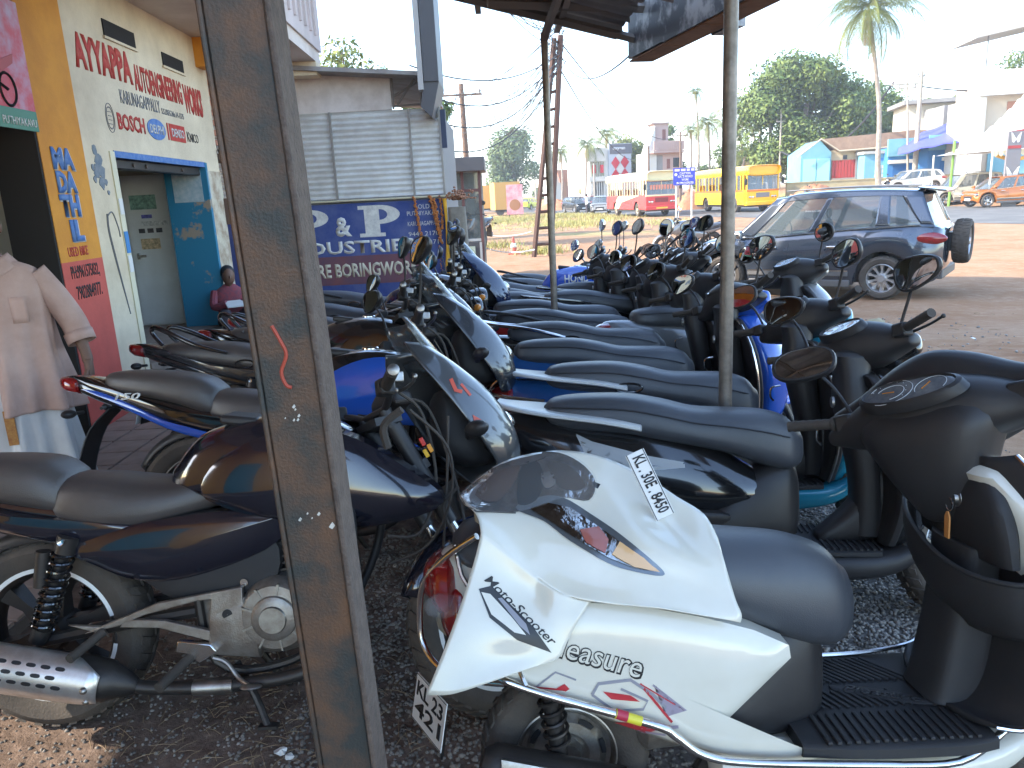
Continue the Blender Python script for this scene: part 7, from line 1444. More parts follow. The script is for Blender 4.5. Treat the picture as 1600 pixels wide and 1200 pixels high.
def text_polys(s, P0, P1, P3, bold=0.0, shear=0.0):
    """triangles of a word mapped on to the parallelogram P0 (bottom left) P1 (bottom right) P3 (top left), in bearings"""
    cu = bpy.data.curves.new('t', 'FONT'); cu.body = s; cu.offset = bold; cu.shear = shear; cu.resolution_u = 3; ob = bpy.data.objects.new('t', cu); COL.objects.link(ob); bpy.context.view_layer.update()
    me = bpy.data.meshes.new_from_object(ob.evaluated_get(bpy.context.evaluated_depsgraph_get())); COL.objects.unlink(ob); bpy.data.objects.remove(ob)
    c = np.array([v.co[:2] for v in me.vertices]); lo, hi = c.min(0), c.max(0); c = (c-lo)/(hi-lo); P0, P1, P3 = map(np.array, (P0, P1, P3)); q = P0+c[:, :1]*(P1-P0)+c[:, 1:]*(P3-P0)
    return [[tuple(q[i]) for i in p.vertices] for p in me.polygons]
def stroke(pts, w_):
    P = np.array(pts, float); T = np.gradient(P, axis=0); T /= np.linalg.norm(T, axis=1)[:, None]+1e-9; N_ = np.stack([-T[:, 1], T[:, 0]], 1); ww = np.full(len(P), w_) if np.isscalar(w_) else np.array(w_); return [tuple(p) for p in P+N_*ww[:, None]/2]+[tuple(p) for p in (P-N_*ww[:, None]/2)[::-1]]
wk = {c.name.split('.')[0]: c for c in white.children}
sp_ = [WL(x, y, -.185) for x, y in ((735, 965), (800, 955), (900, 944), (1000, 950), (1100, 968), (1180, 988), (1236, 1012), (1239, 1032), (1190, 1080), (1120, 1148), (1128, 1160), (1200, 1175), (1295, 1186), (1240, 1200), (1150, 1192), (1050, 1165), (930, 1122), (820, 1080), (735, 1048), (722, 1010))]
b = MB(); b.dome([(p.x, p.z) for p in sp_], -.172, -.034, back=.06, rings=8, smooth=False); side_ = b.build('side_panel', WHITEP, white, ang=50)
bpy.context.view_layer.update(); bw_ = bvh_of([side_, wk['floor_skirt']])
b = MB(); q_ = lambda x, y, yl: tuple(WL(x, y, yl))
b.tube([q_(745, 838, -.12), q_(700, 868, -.08), q_(664, 908, -.04), q_(656, 960, -.02), q_(662, 1008, -.03), q_(690, 1045, -.08), q_(735, 1062, -.14), q_(790, 1068, -.18)], .0085, 10, 5)
b.tube([q_(712, 852, -.06), q_(722, 900, -.10), q_(745, 932, -.13)], .006, 8, 3); b.tube([q_(745, 932, -.13), q_(722, 975, -.12), q_(695, 1020, -.08)], .006, 8, 3); b.tube([q_(745, 932, -.13), q_(780, 935, -.15)], .006, 8, 2); b.tube([q_(663, 908, -.04), q_(700, 885, .02), q_(750, 870, .06)], .006, 8, 2); b.build('rear_crash_guard', CHROME, white)
b = MB(); b.ell(q_(722, 950, -.03), (.055, .085, .095), 22, 14); b.build('tail_lamp', REDL, white); b = MB(); b.ell(q_(728, 1005, -.04), (.045, .07, .05), 18, 10); b.build('reversing_lens', LENS, white)
b = MB(); b.grid([[q_(742, 800, .0), q_(746, 840, -.03), q_(752, 890, -.06), q_(768, 935, -.09)], [q_(754, 802, -.03), q_(758, 835, -.07), q_(768, 880, -.10), q_(784, 925, -.12)], [q_(768, 806, -.06), q_(776, 838, -.10), q_(788, 880, -.12), q_(800, 925, -.13)]], 4); b.build('tail_side_trim', CREAMP, white, solid=.006)
GRF = mat('graphic_grey', (.28, .27, .30), .4); GRR = mat('graphic_red', (.50, .04, .05), .4); GRV = mat('graphic_violet', (.33, .28, .34), .4)
decal('name_lettering', text_polys('Pleasure', (848, 1022), (1004, 1064), (852, 982), .035, .25), bw_, INKB, white)
decal('name_lettering', text_polys('Pleasure', (851, 1019), (1001, 1060), (855, 985), .0, .25), bw_, WHITEP, white, off=.0022)
decal('body_graphic', [stroke([(925, 1085), (935, 1068), (985, 1062), (1020, 1085), (1040, 1105)], 5), stroke([(925, 1085), (960, 1110), (1005, 1108), (1012, 1095), (970, 1076)], 4), stroke([(835, 1075), (868, 1050), (900, 1062)], 3)], bw_, GRF, white)
decal('body_graphic', [[(942, 1080), (955, 1092), (1000, 1096), (985, 1086)], [(960, 1128), (1000, 1128), (1048, 1133), (1010, 1145)], stroke([(1000, 1068), (1050, 1128)], 4), stroke([(1000, 1068), (1062, 1105)], 2), [(868, 1076), (882, 1068), (890, 1076), (884, 1080)], stroke([(826, 1072), (884, 1078)], 2.5)], bw_, GRR, white)
decal('body_graphic', [stroke([(890, 1100), (930, 1125), (990, 1140), (1040, 1148)], 3), stroke([(1020, 1070), (1072, 1110), (1040, 1118)], 3), stroke([(1010, 1140), (1060, 1135)], 5)], bw_, GRV, white)
b = MB(); rp = [WL(776, 1058, -.19), WL(850, 1085, -.215), WL(1020, 1132, -.225), WL(1055, 1150, -.225), WL(1100, 1180, -.225), WL(1180, 1192, -.225), WL(1410, 1196, -.225)]
b.tube([tuple(p) for p in [WL(770, 1052, -.12)]+rp], .0095, 12, 5); b.tube([tuple(WL(812, 1048, -.19)), tuple(WL(822, 1072, -.21))], .006, 8, 1); rail = b.build('side_guard_rail', CHROME, white)
b = MB(); A_, B_ = WL(962, 1115, -.2255), WL(1002, 1127, -.2255); b.tube([tuple(A_), tuple(B_)], .0112, 14, 1); st_ = b.build('rail_sticker', mat('sticker_yellow', (.72, .62, .05), .4), rail)
b = MB(); A_, B_ = WL(963, 1115, -.2255), WL(980, 1120, -.2255); b.tube([tuple(A_), tuple(B_)], .0116, 14, 1); b.build('rail_sticker', mat('sticker_red', (.45, .03, .06), .4), rail)
b = MB(); b.tube([tuple(WL(1410, 1196, -.225)), tuple(WL(1500, 1190, -.22)), tuple(WL(1560, 1150, -.2)), tuple(WL(1600, 1110, -.16))], .009, 10, 4); b.build('front_guard_rail', CHROME, white)
# storage pocket behind the leg shield, ignition key with orange tag
# moulded inner leg shield, tunnel, pocket and ribbed mat of the white scooter
prof = [(.93, .325, .205), (.985, .335, .235), (1.03, .40, .255), (1.055, .52, .275), (1.06, .66, .285), (1.05, .78, .262), (1.03, .88, .20), (1.01, .94, .13)]
rows = [[(x+.055*abs(u)**3-.0*(1-abs(u)), u*w_, z+.012*abs(u)**4) for u in np.linspace(-1, 1, 15)] for x, z, w_ in prof]
b = MB(); b.grid(rows, 3); ls_ = b.build('leg_shield', BLACKP, white, solid=.012, soff=0)
b = MB(); P_ = [rows[i][0] for i in range(len(rows))]; b.tube([(p[0]-.004, p[1]-.004, p[2]) for p in P_], .0065, 8, 4); b.build('chrome_edge_trim', CHROME, ls_)
b = MB(); P_ = [rows[i][14] for i in range(len(rows))]; b.tube([(.70, .212, .318), (.85, .214, .318)]+[(p[0]-.004, p[1]+.004, p[2]) for p in P_], .0065, 8, 4); b.build('chrome_edge_trim', CHROME, ls_)
b = MB(); b.loft([(.322, .90, 1.04, .090), (.36, .915, 1.05, .088), (.50, .945, 1.07, .085), (.62, .965, 1.08, .088), (.72, .98, 1.08, .10)], 24, 4, e=4, axis='z', dome=False); b.build('centre_tunnel', BLACKT, white, bevel=.004)
b = MB(); b.loft([(.70, 1.0, 1.06, .19), (.78, .985, 1.06, .185), (.85, .985, 1.05, .16), (.90, 1.0, 1.05, .11)], 24, 4, e=3, axis='z'); b.build('key_panel', BLACKT, white)
lip = [(1.05, .272, .775), (1.0, .24, .775), (.955, .15, .745), (.935, .04, .715), (.93, -.06, .695), (.945, -.16, .685), (.99, -.245, .69), (1.05, -.275, .70)]
bot = [(1.055, .22, .60), (1.03, .19, .585), (1.0, .12, .56), (.985, .03, .54), (.985, -.05, .53), (1.0, -.13, .53), (1.03, -.2, .54), (1.055, -.23, .55)]
b = MB(); b.grid([[tuple(Vector(a)*(1-f)+Vector(c)*f+Vector((-.022*math.sin(math.pi*f), 0, 0))) for a, c in zip(lip, bot)] for f in (0, .12, .35, .65, 1)], 3); b.build('storage_pocket', BLACKT, white, solid=.006)
b = MB(); b.tube(lip, .0065, 10, 4); b.build('pocket_lip', BLACKT, white)
kp = Vector((.985, -.03, .83)); b = MB(); b.lathe([(.001, -.012), (.014, -.012), (.016, -.004), (.022, -.002), (.024, .004)], 24, tuple(kp), axis='x'); b.build('key_barrel', STEEL, white)
b = MB(); b.tube([tuple(kp+Vector((-.018, .016*math.cos(a), -.014+.016*math.sin(a)))) for a in np.linspace(0, 6.283, 17)[:-1]], .0014, 6, 1, closed=True); kr = b.build('key_ring', CHROME, white)
b = MB(); b.prism([(-.010, -.100), (.008, -.100), (.010, -.045), (.003, -.033), (-.003, -.033), (-.010, -.047)], -.002, .002); q = b.build('key_tag', mat('orange_wood_tag', (.62, .26, .07), .6), kr); q.matrix_local = Matrix.Translation(kp+Vector((-.022, 0, .0))) @ Matrix.Rotation(R(-90), 4, 'Z')
b = MB(); b.loft([(.54, .275, .312, .20), (.70, .275, .314, .222), (.90, .275, .314, .225), (.985, .28, .318, .215)], 24, 4, e=7, dome=False); fm = b.build('floor_mat', BLACKT, white)
for k in range(17):
    x = .60+k*.0215; b = MB(); b.box((x, -.145, .316), (.011, .125, .008)); b.build('mat_rib', BLACKT, fm, bevel=.002)
for k in range(13):
    b = MB(); b.box((.655+k*.019, .125, .316), (.009, .15, .008), Matrix.Rotation(R(32), 3, 'Z')); b.build('mat_rib', BLACKT, fm, bevel=.002)
for k in range(12):
    b = MB(); b.box((.63+k*.020, -.02, .316), (.007, .085, .007), Matrix.Rotation(R(22), 3, 'Z')); b.build('mat_rib', BLACKT, fm, bevel=.001)
b = MB(); b.loft([(.70, .312, .3215, .012, .035), (.78, .312, .3225, .026, .005), (.86, .312, .3225, .024, -.03), (.92, .312, .3215, .010, -.06)], 14, 3, e=2.5); b.build('mat_badge', BLACKT, fm)
# lettering relief on the rubber mat
text('mat_lettering', 'Pleasure', BLACKP, fm, .72, .90, -.016, .016, 0, bold=.02, plane='xy', shear=.2, M=Matrix.Translation((0, -.012, .3235)) @ Matrix.Translation((.81, 0, 0)) @ Matrix.Rotation(R(-24), 4, 'Z') @ Matrix.Translation((-.81, 0, 0)))
# ---------------------------------------------------------------- the loose white front panel lying over the seat
def panel():
    O_ = WL(950, 860, -.02); Ow = white.matrix_world @ O_; t = thing('loose_front_panel', 'loose white scooter front panel with headlamp and number plate, lying on the white scooter', 'body panel', Ow)
    sb_ = bvh_of([wk['seat'], wk['body_shell'], side_])
    def W(px, py, yl): return tuple((white.matrix_world @ WL(px, py, yl))-Ow)
    def lay(rows):
        # drape: find how far each control point must come off the seat, spread that smoothly over the panel
        n, k = len(rows), len(rows[0]); pull = np.zeros((n, k)); P = [[white.matrix_world @ WL(*q) for q in r_] for r_ in rows]
        for a in range(n):
            for c in range(k):
                d = P[a][c]-EYEV; L = d.length; h = sb_.ray_cast(EYEV, d.normalized()); pull[a, c] = max(0, L-(h[3]-.032)) if h[0] is not None else 0
        pd = np.pad(pull, 1, mode='edge'); dil = np.max([pd[a:a+n, c:c+k] for a in range(3) for c in range(3)], 0)*.6+pull*.4
        for _ in range(3): pd = np.pad(dil, 1, mode='edge'); dil = np.mean([pd[a:a+n, c:c+k] for a in range(3) for c in range(3)], 0)
        dil = np.maximum(dil, pull); return [[tuple(P[a][c]-(P[a][c]-EYEV).normalized()*dil[a, c]-Ow) for c in range(k)] for a in range(n)]
    top = [[(722, 768, .07), (785, 722, .10), (865, 704, .12), (935, 712, .125), (1005, 742, .12), (1058, 776, .10), (1100, 803, .08), (1122, 840, .04)],
           [(718, 775, .02), (790, 745, .055), (860, 735, .07), (925, 748, .08), (990, 782, .07), (1045, 815, .055), (1092, 845, .04), (1130, 870, .01)],
           [(724, 785, -.02), (795, 778, .01), (860, 782, .02), (920, 800, .025), (985, 832, .02), (1040, 860, .005), (1095, 885, -.01), (1140, 905, -.03)],
           [(738, 795, -.05), (800, 806, -.04), (862, 830, -.04), (925, 855, -.045), (985, 882, -.05), (1035, 900, -.06), (1095, 920, -.075), (1150, 938, -.09)],
           [(748, 812, -.08), (795, 838, -.08), (850, 870, -.085), (905, 905, -.10), (975, 925, -.115), (1035, 938, -.12), (1095, 952, -.125), (1159, 960, -.13)],
           [(752, 832, -.11), (790, 862, -.11), (835, 900, -.115), (885, 930, -.135), (955, 943, -.145), (1030, 950, -.15), (1090, 960, -.15), (1157, 973, -.15)]]
    wing = [[(752, 832, -.11), (790, 862, -.11), (835, 900, -.115), (885, 930, -.135), (925, 938, -.142)],
            [(740, 880, -.135), (780, 905, -.135), (825, 935, -.14), (868, 958, -.15), (906, 966, -.155)],
            [(718, 950, -.165), (760, 965, -.165), (808, 985, -.165), (852, 1000, -.17), (888, 1000, -.17)],
            [(690, 1025, -.20), (735, 1030, -.195), (788, 1030, -.19), (835, 1030, -.19), (876, 1024, -.185)],
            [(665, 1086, -.225), (705, 1085, -.22), (760, 1068, -.21), (818, 1048, -.20), (868, 1032, -.19)]]
    T_ = lay(top); b = MB(); b.grid(T_, 5)
    Wg = lay(wing); Wg[0][:4] = T_[5][:4]; b.grid(Wg, 5)
    sh = b.build('panel_shell', WHITEP, t, solid=.004, soff=-1, ang=60)
    bpy.context.view_layer.update(); bv = bvh_of([sh])
    decal('lamp_recess', [[tuple(p) for p in crom([(722, 770), (745, 742), (800, 714), (862, 706), (905, 722), (930, 752), (920, 782), (880, 778), (845, 792), (806, 800), (752, 798), (730, 785)], 4, True)]], bv, LAMPG, t, off=.001)
    for nm_, pl_, m_ in (('painted_reflection', [(742, 775), (772, 742), (812, 728), (800, 760), (775, 785)], mat('reflection_warm', (.42, .28, .20), .18, .9)), ('painted_reflection', [(815, 730), (838, 720), (850, 748), (838, 782), (812, 790), (808, 765)], mat('reflection_dark', (.10, .09, .085), .15, .9)),
            ('painted_reflection', [(858, 722), (892, 730), (915, 760), (888, 766), (866, 752)], mat('reflection_brown', (.24, .17, .12), .15, .9)), ('painted_reflection', [(800, 722), (845, 710), (850, 716), (805, 730)], CHROME), ('lamp_bulb', [(845, 742), (862, 738), (868, 756), (852, 764)], mat('facet_bright', (.85, .85, .85), .08, 1.0)), ('painted_reflection', [(733, 778), (750, 755), (762, 760), (748, 790)], CHROME)):
        decal(nm_, [[tuple(p) for p in crom(pl_, 3, True)]], bv, m_, t, off=.0025)  # patches paint dark, warm and bright reflections into the headlamp
    decal('headlamp_lens', [[tuple(p) for p in crom([(720, 770), (745, 740), (800, 712), (862, 704), (908, 722), (932, 752), (922, 786), (880, 780), (845, 793), (806, 802), (750, 800), (728, 785)], 4, True)]], bv, LENS, t, off=.006)
    decal('indicator_housing', [[tuple(p) for p in crom([(805, 795), (842, 777), (880, 778), (925, 805), (965, 832), (1010, 868), (1037, 893), (1030, 900), (990, 893), (950, 880), (890, 845), (850, 815)], 4, True)]], bv, mat('lamp_bezel_grey', (.20, .21, .22), .2, .6), t, off=.002)
    decal('indicator_lens', [[(828, 797), (855, 787), (890, 795), (925, 818), (960, 842), (1005, 875), (1030, 895), (990, 888), (950, 872), (895, 840), (858, 815)]], bv, LAMPG, t, off=.005)
    decal('indicator_lens', [[(955, 868), (968, 848), (1005, 872), (1030, 894), (990, 887)]], bv, mat('indicator_amber_clear', (.70, .42, .20), .1, coat=1.0), t, off=.007)
    decal('indicator_bulb', [[(905, 830), (935, 825), (950, 845), (945, 865), (915, 850)]], bv, mat('bulb_red', (.35, .10, .07), .2, coat=1), t, off=.0065)
    decal('panel_crease', [stroke([(715, 772), (728, 790), (745, 800), (765, 800), (806, 802)], 2.5)], bv, mat('seam_grey', (.10, .09, .08), .6), t, off=.0015)
    decal('screw_hole', [[(926, 752), (938, 757), (934, 764), (928, 761)]], bv, INKB, t)
    decal('side_graphic', [[(748, 920), (768, 915), (832, 978), (862, 1020), (808, 1000), (765, 965)], ], bv, mat('graphic_black', (.02, .02, .022), .35), t, off=.0012)
    decal('side_graphic', [[(752, 925), (766, 928), (800, 965), (822, 992), (804, 988), (768, 960)]], bv, WHITEP, t, off=.002)
    decal('side_graphic', [[(778, 935), (784, 934), (822, 975), (828, 992), (812, 978)]], bv, GRF, t, off=.0024)
    decal('panel_lettering', text_polys('Moto-Scooter', (756, 907), (862, 1010), (766, 897), .01, .2), bv, INKB, t, off=.0016, maxlen=6)
    # number plate with its bracket
    c = [Vector(q) for q in lay([[(976, 706, .04), (1006, 707, .04)], [(1023, 812, .0), (1056, 803, .0)]])[0]]+[None, None]; q2 = lay([[(976, 706, .04), (1006, 707, .04)], [(1023, 812, .0), (1056, 803, .0)]])[1]; c[2] = Vector(q2[1]); c[3] = Vector(q2[0]); c = [v+(EYEV-Ow-v).normalized()*.05 for v in c]
    ex = ((c[2]-c[1])+(c[3]-c[0]))/2; ez = ((c[1]-c[0])+(c[2]-c[3]))/2; L_, H_ = ex.length, ez.length; ex.normalize(); n_ = ex.cross(ez).normalized(); ez = n_.cross(ex).normalized(); ctr = sum(c, Vector())/4
    if n_.dot(EYEV-(Ow+ctr)) < 0: n_ = -n_
    Mx = Matrix((( *[ex.x, -n_.x, ez.x], ctr.x), (*[ex.y, -n_.y, ez.y], ctr.y), (*[ex.z, -n_.z, ez.z], ctr.z), (0, 0, 0, 1)))
    plate(t, Mx, ['KL . 30E . 8450'], L_, H_)
panel()
# silver graphics on the black scooter
bpy.context.view_layer.update(); k2 = {c.name.split('.')[0]: c for c in blk2.children}; bv2 = bvh_of([k2['body_shell'], k2['lower_side_cover']]); SG = mat('silver_graphic', (.40, .40, .39), .35)
decal('body_graphic', [[(900, 678), (925, 690), (1010, 712), (1068, 722), (1066, 730), (1000, 726), (965, 738), (935, 735), (990, 720), (935, 706)], [(900, 680), (912, 684), (945, 730), (990, 752), (985, 760), (930, 742)], stroke([(935, 700), (985, 735), (1070, 728)], 6)], bv2, SG, blk2, maxlen=12)
decal('body_graphic', text_polys('DIO', (945, 738), (1000, 752), (950, 718), .03, .3), bv2, SG, blk2)
# ---------------------------------------------------------------- people
SKIN = mat('brown_skin', (.16, .08, .05), .5, col2=(.12, .06, .04), nscale=12, bump=.1, bscale=80); SHIRT = mat('dusty_pink_shirt', (.50, .34, .29), .85, col2=(.41, .26, .21), nscale=5, bump=.9, bscale=9); MUNDU = mat('white_dhoti_cloth', (.66, .64, .62), .85, col2=(.55, .53, .52), nscale=4, bump=.3, bscale=14)
def man():
    p = PY(38, 560, 3.95); t = thing('person', 'man in dusty pink shirt and white dhoti standing by the coral pillar', 'person', (p.x-.055, 3.95, 0), R(-72))
    # one continuous body grown from a skeleton
    V = [(0, 0, .92), (0, 0, 1.15), (0, 0, 1.30), (0, -.01, 1.42), (.02, -.02, 1.50), (.03, -.02, 1.60), (0, .19, 1.325), (-.02, .30, 1.08), (.03, .345, .90), (.045, .35, .845), (0, -.19, 1.325), (-.03, -.27, 1.06), (.02, -.27, .84), (.03, -.265, .79), (0, .10, .88), (.02, .11, .48), (0, .12, .09), (.12, .14, .035), (0, -.10, .88), (.02, -.10, .48), (0, -.10, .09), (.12, -.12, .035)]
    E = [(0, 1), (1, 2), (2, 3), (3, 4), (4, 5), (2, 6), (6, 7), (7, 8), (8, 9), (2, 10), (10, 11), (11, 12), (12, 13), (0, 14), (14, 15), (15, 16), (16, 17), (0, 18), (18, 19), (19, 20), (20, 21)]
    RAD = [.13, .12, .12, .055, .06, .085, .055, .042, .028, .034, .055, .042, .028, .034, .085, .055, .04, .035, .085, .055, .04, .035]
    me = bpy.data.meshes.new('body'); me.from_pydata(V, E, []); o = bpy.data.objects.new('body', me); COL.objects.link(o); o.parent = t; q = o.modifiers.new('skin', 'SKIN'); q.use_smooth_shade = True
    for i, r_ in enumerate(RAD): me.skin_vertices[0].data[i].radius = (r_, r_)
    me.skin_vertices[0].data[0].use_root = True; q = o.modifiers.new('s', 'SUBSURF'); q.levels = q.render_levels = 2; me.materials.append(SKIN)
    for sg, hx, hy, hz_ in ((1, .045, .35, .845), (-1, .03, -.265, .79)):
        b = MB(); b.loft([(hz_-.075, hx-.030, hx+.045, .016, hy), (hz_-.04, hx-.036, hx+.046, .020, hy), (hz_+.03, hx-.025, hx+.03, .022, hy)], 12, 3, axis='z', e=2.6)
        for k, (dx, L_) in enumerate(((-.024, .052), (-.004, .066), (.017, .070), (.037, .062))): b.tube([(hx+dx, hy, hz_-.06), (hx+dx+.004, hy-.006*sg, hz_-.065-L_*.5), (hx+dx-.004, hy-.026*sg, hz_-.06-L_)], [.0105, .0095, .0075], 8, 4)
        b.tube([(hx+.042, hy-.005*sg, hz_-.02), (hx+.062, hy-.015*sg, hz_-.05), (hx+.060, hy-.026*sg, hz_-.085)], [.012, .011, .008], 8, 4); b.build('hand', SKIN, t)
    hd = MB(); hd.loft([(1.485, -.04, .085, .045, -.02), (1.53, -.075, .11, .065, -.02), (1.59, -.085, .115, .074, -.02), (1.65, -.085, .105, .073, -.02), (1.70, -.05, .06, .05, -.02)], 22, 4, axis='z', e=2.2)
    hd.ell((.125, -.02, 1.585), (.022, .014, .026), 10, 8)
    for sg in (-1, 1): hd.ell((.005, -.02+sg*.078, 1.585), (.018, .010, .032), 10, 8)
    h = hd.build('head', SKIN, t); b = MB(); b.loft([(1.61, -.095, .108, .080, -.02), (1.66, -.095, .108, .081, -.02), (1.71, -.075, .08, .066, -.02)], 20, 4, axis='z'); b.build('white_cap', MUNDU, h)
    b = MB()
    for sg in (-1, 1): b.ell((.104, -.02+sg*.032, 1.605), (.010, .014, .007), 8, 6)
    b.build('eye', INKB, h); b = MB(); b.ell((.108, -.02, 1.54), (.010, .026, .005), 8, 6); b.build('mouth', mat('lip', (.12, .04, .035), .5), h)
    # shirt: loose, open hem with folds
    def ring(z, rx, ry, yc, n=64, fold=0, ph=0, xc=0): return [(xc+(rx+fold*math.sin(7*a+ph)+fold*.6*math.sin(13*a+ph*2))*math.cos(a), yc+(ry+fold*math.sin(7*a+ph)+fold*.6*math.sin(13*a+ph*2))*math.sin(a), z+.015*math.sin(a*2+1)) for a in np.linspace(0, 2*math.pi, n+1)]
    b = MB(); b.grid([ring(1.43, .075, .075, -.01), ring(1.40, .105, .15, 0), ring(1.36, .125, .195, 0), ring(1.28, .14, .205, 0, fold=.004), ring(1.12, .15, .21, 0, fold=.007, ph=.5), ring(.98, .155, .215, .0, fold=.013, ph=.9), ring(.84, .165, .225, .01, fold=.019, ph=1.3), ring(.70, .175, .24, .015, fold=.026, ph=1.6), ring(.635, .18, .245, .015, fold=.030, ph=1.7)], 3); s_ = b.build('shirt', SHIRT, t, solid=.004, ang=80)
    for sg, A_ in ((1, ((0, .16, 1.345), (-.015, .235, 1.22), (-.02, .30, 1.08), (.01, .330, .98))), (-1, ((0, -.16, 1.345), (-.02, -.23, 1.2), (-.03, -.27, 1.06), (0, -.275, .96)))):
        b = MB(); b.tube(A_, [.068, .066, .064, .062], 20, 6, caps=False); b.build('sleeve', SHIRT, s_, solid=.004); b = MB(); d = (Vector(A_[3])-Vector(A_[2])).normalized(); b.tube([tuple(Vector(A_[3])-d*.045), tuple(Vector(A_[3])+d*.012)], [.069, .068], 20, 1, caps=False); b.build('rolled_cuff', SHIRT, s_, solid=.006)
    b = MB(); b.grid([[(.142+.004*(z < 1), -.015-.01*(1.4-z), z), (.150+.01*(1.4-z), .0, z), (.145+.004, .018, z)] for z in np.linspace(1.36, .66, 9)], 2); b.build('placket', SHIRT, s_, solid=.004); b = MB()
    for z in (1.30, 1.19, 1.08, .97, .86): b.ell((.163+.012*(1.3-z), .0, z), (.004, .007, .007), 8, 6)
    b.build('button', PLATEW, s_)
    for sg in (-1, 1): b = MB(); b.grid([[(.03, sg*.075, 1.455), (.09, sg*.06, 1.44), (.13, sg*.012, 1.40)], [(.02, sg*.11, 1.41), (.10, sg*.11, 1.385), (.155, sg*.055, 1.345)]], 4); b.build('collar', SHIRT, s_, solid=.004)
    b = MB(); b.grid([[(.142, y, z) for y in (.07, .105, .14)] for z in (1.24, 1.18, 1.11)], 2); b.build('shirt_pocket', SHIRT, s_, solid=.004)
    b = MB(); b.grid([ring(.92, .14, .18, 0), ring(.72, .155, .20, 0, fold=.012, ph=.4), ring(.50, .165, .22, 0, fold=.02, ph=.8), ring(.28, .17, .23, .01, fold=.028, ph=1.0), ring(.10, .175, .24, .02, fold=.034, ph=1.2)], 4); b.build('dhoti', MUNDU, t, solid=.004, ang=80)
    b = MB(); b.box2((.19, -.045, .50), (.196, .0, .68)); b.build('gold_border', mat('gold_brown_band', (.30, .10, .02), .6, col2=(.45, .22, .05), nscale=40), t)
    return t
man()
def boy():
    p = PY(374, 470, 8.9); g = .30; t = thing('person', 'small seated person in a red shirt reading beside the steel post', 'person', (p.x-.1, 8.9, g), R(-60)); b = MB()
    hz_ = PY(368, 430, 8.9).z-g; b.ell((.06, 0, hz_), (.085, .072, .105), 16, 10); b.ell((.145, 0, hz_-.01), (.018, .012, .02), 8, 6); b.tube([(0, 0, hz_-.16), (.04, 0, hz_-.06)], .045, 8, 1); hd = b.build('head', SKIN, t); b = MB(); b.ell((.035, 0, hz_+.035), (.09, .08, .09), 16, 10); b.build('hair', INKB, hd)
    b = MB(); b.loft([(.02, -.15, .08, .15), (.2, -.13, .08, .15), (hz_-.20, -.10, .08, .17), (hz_-.11, -.05, .06, .08)], 16, 3, axis='z'); b.tube([(0, .16, hz_-.17), (.10, .20, hz_-.33), (.22, .08, hz_-.30)], .045, 8, 4); b.tube([(0, -.16, hz_-.17), (.10, -.20, hz_-.33), (.22, -.08, hz_-.30)], .045, 8, 4); b.build('shirt', mat('red_check_shirt', (.30, .05, .06), .8, col2=(.16, .05, .07), nscale=26), t)
    b = MB(); 
    for sg in (-1, 1): b.tube([(0, sg*.09, .06), (.34, sg*.13, .18), (.36, sg*.12, -.18)], [.085, .065, .05], 10, 3)
    b.build('trousers', mat('dark_cloth', (.05, .04, .05), .8), t); b = MB(); b.box((.26, 0, hz_-.30), (.16, .20, .012), Matrix.Rotation(R(20), 3, 'Y')); b.build('newspaper', PLATEW, t)
boy()
# litter and debris on the ground
rr = np.random.RandomState(12)
for i, (px, py, m, lab, s) in enumerate(((440, 1178, PLATEW, 'crumpled white paper by the steel post', .022), (452, 1186, PLATEW, 'smaller crumpled paper scrap by the steel post', .014), (470, 803, mat('dry_leaf', (.30, .18, .08), .8), 'dry leaf on the dark soil', .02), (1045, 395, mat('rubble_grey', (.34, .30, .26), .9), 'flat stone lying on the far dirt', .05), (1520, 530, PLATEW, 'torn paper on the red earth', .03), (1370, 505, mat('cloth_khaki', (.32, .27, .16), .9), 'khaki cloth scrap behind the black handlebar', .10))):
    p = PZ(px, py, 0); b = MB(); n = 9; V = [(0, 0, s*.5)]+[(s*rr.uniform(.6, 1.3)*math.cos(a), s*rr.uniform(.6, 1.3)*math.sin(a), s*rr.uniform(.0, .5)) for a in np.linspace(0, 6.283, n+1)[:-1]]; b.add(V, [(0, 1+k, 1+(k+1) % n) for k in range(n)]); o = b.build('litter', m, None, smooth=False, solid=.002); o.location = p+Vector((0, 0, .004)); tag(o, lab, 'litter')
def debris():
    V = []; F = []; m = mat('straw', (.36, .25, .14), .9, col2=(.25, .17, .10), nscale=10); b = MB(); r_ = np.random.RandomState(9)
    for k in range(420):
        p = PZ(r_.uniform(120, 680), r_.uniform(1020, 1200), 0) if k < 250 else Vector((r_.uniform(2.2, 6), r_.uniform(2.5, 9), 0)); a = r_.uniform(0, 3.14); l = r_.uniform(.01, .05); d = Vector((math.cos(a), math.sin(a), 0))*l
        b.tube([tuple(p-d+Vector((0, 0, .004))), tuple(p+Vector((0, 0, .01))), tuple(p+d+Vector((0, 0, .005)))], .0009 if k < 250 else .003, 4, 1)
    o = b.build('straw_debris', m, None); tag(o, 'bits of straw and twigs scattered over the soil', kind='stuff')
debris()
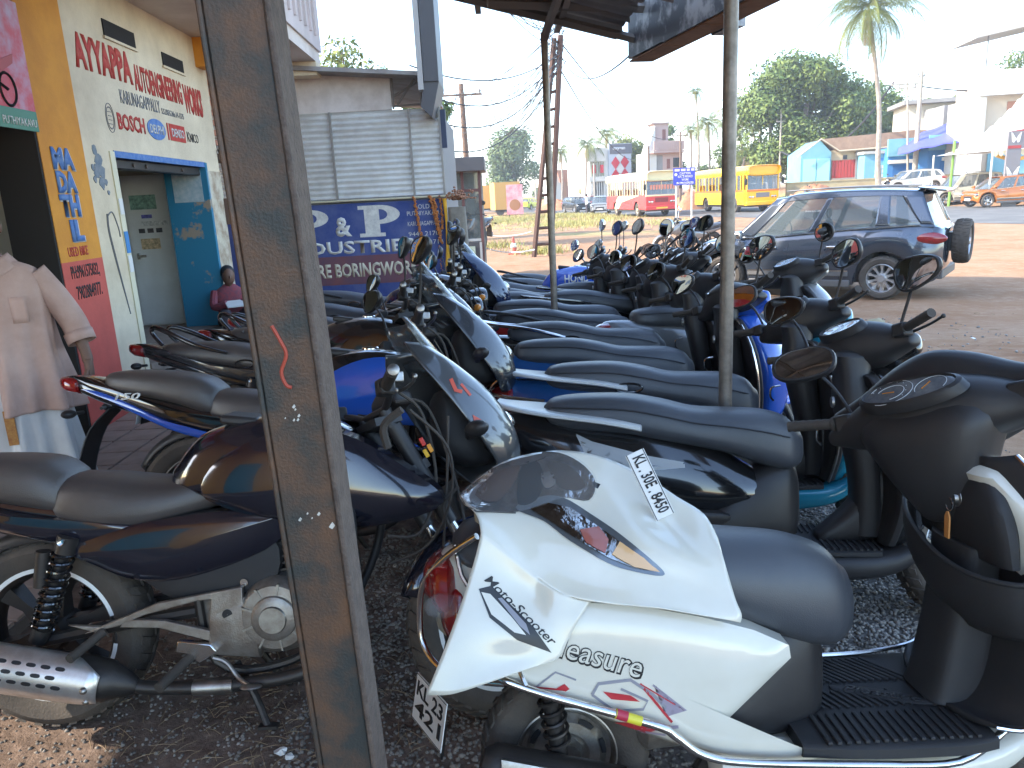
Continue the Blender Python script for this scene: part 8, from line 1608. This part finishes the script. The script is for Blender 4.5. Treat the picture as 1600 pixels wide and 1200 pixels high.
# closing touches on the foreground motorcycle
bpy.context.view_layer.update()
kp_ = {c.name.split('.')[0]: c for c in pul.children}; bvp = bvh_of([kp_['front_cowl']])
decal('cowl_graphic', [stroke([(704, 592), (712, 610), (722, 612)], 6), [(738, 648), (752, 656), (760, 668), (742, 664)], stroke([(720, 600), (735, 618)], 4)], bvp, mat('graphic_orange_red', (.55, .07, .03), .4), kp_['front_cowl'])

def PL(px, py, yl): Mi = pul.matrix_world.inverted(); o_ = Mi @ EYEV; d = Mi.to_3x3() @ ray(px, py); return o_+d*((yl-o_.y)/d.y)
for k, (px, py, c) in enumerate(((660, 690, (.60, .03, .02)), (672, 700, (.75, .30, .02)), (666, 708, (.75, .42, .02)))):
    b = MB(); b.box(tuple(PL(px, py, -.16)), (.012, .012, .026), Matrix.Rotation(R(-25), 3, 'Y')); b.build('wire_connector', mat('connector_%d' % k, c, .5), pul, bevel=.002)
b = MB(); b.tube([tuple(PL(640, 640, -.2)), tuple(PL(700, 700, -.2)), tuple(PL(704, 780, -.18)), tuple(PL(670, 850, -.15)), tuple(PL(610, 880, -.13))], .0045, 6, 6); b.tube([tuple(PL(700, 650, -.15)), tuple(PL(698, 760, -.16)), tuple(PL(690, 900, -.14))], .004, 6, 5); b.tube([tuple(PL(716, 760, -.15)), tuple(PL(692, 790, -.16)), tuple(PL(706, 830, -.14))], .006, 6, 5); b.build('brake_hose', RUBBER, pul)
b = MB(); b.tube([tuple(PL(628, 640, -.26)), tuple(PL(600, 665, -.25)), tuple(PL(606, 700, -.24))], .012, 6, 4); b.build('cable_boot', RUBBER, pul)

# ---------------------------------------------------------------- air: thin even haze over the whole street
def haze():
    b = MB(); b.box2((-150, -30, -1.6), (300, 800, 30)); hm = bpy.data.materials.new('air'); hm.use_nodes = True; t = hm.node_tree; t.nodes.clear(); o_ = t.nodes.new('ShaderNodeOutputMaterial'); v = t.nodes.new('ShaderNodeVolumePrincipled')
    v.inputs['Color'].default_value = (.93, .95, 1, 1); v.inputs['Density'].default_value = HAZE; v.inputs['Anisotropy'].default_value = .3; t.links.new(v.outputs[0], o_.inputs['Volume'])
    o = b.build('haze', hm, None, smooth=False); tag(o, 'thin sunlit haze over the road and trees', kind='stuff')
HAZE = 0.0011
haze()
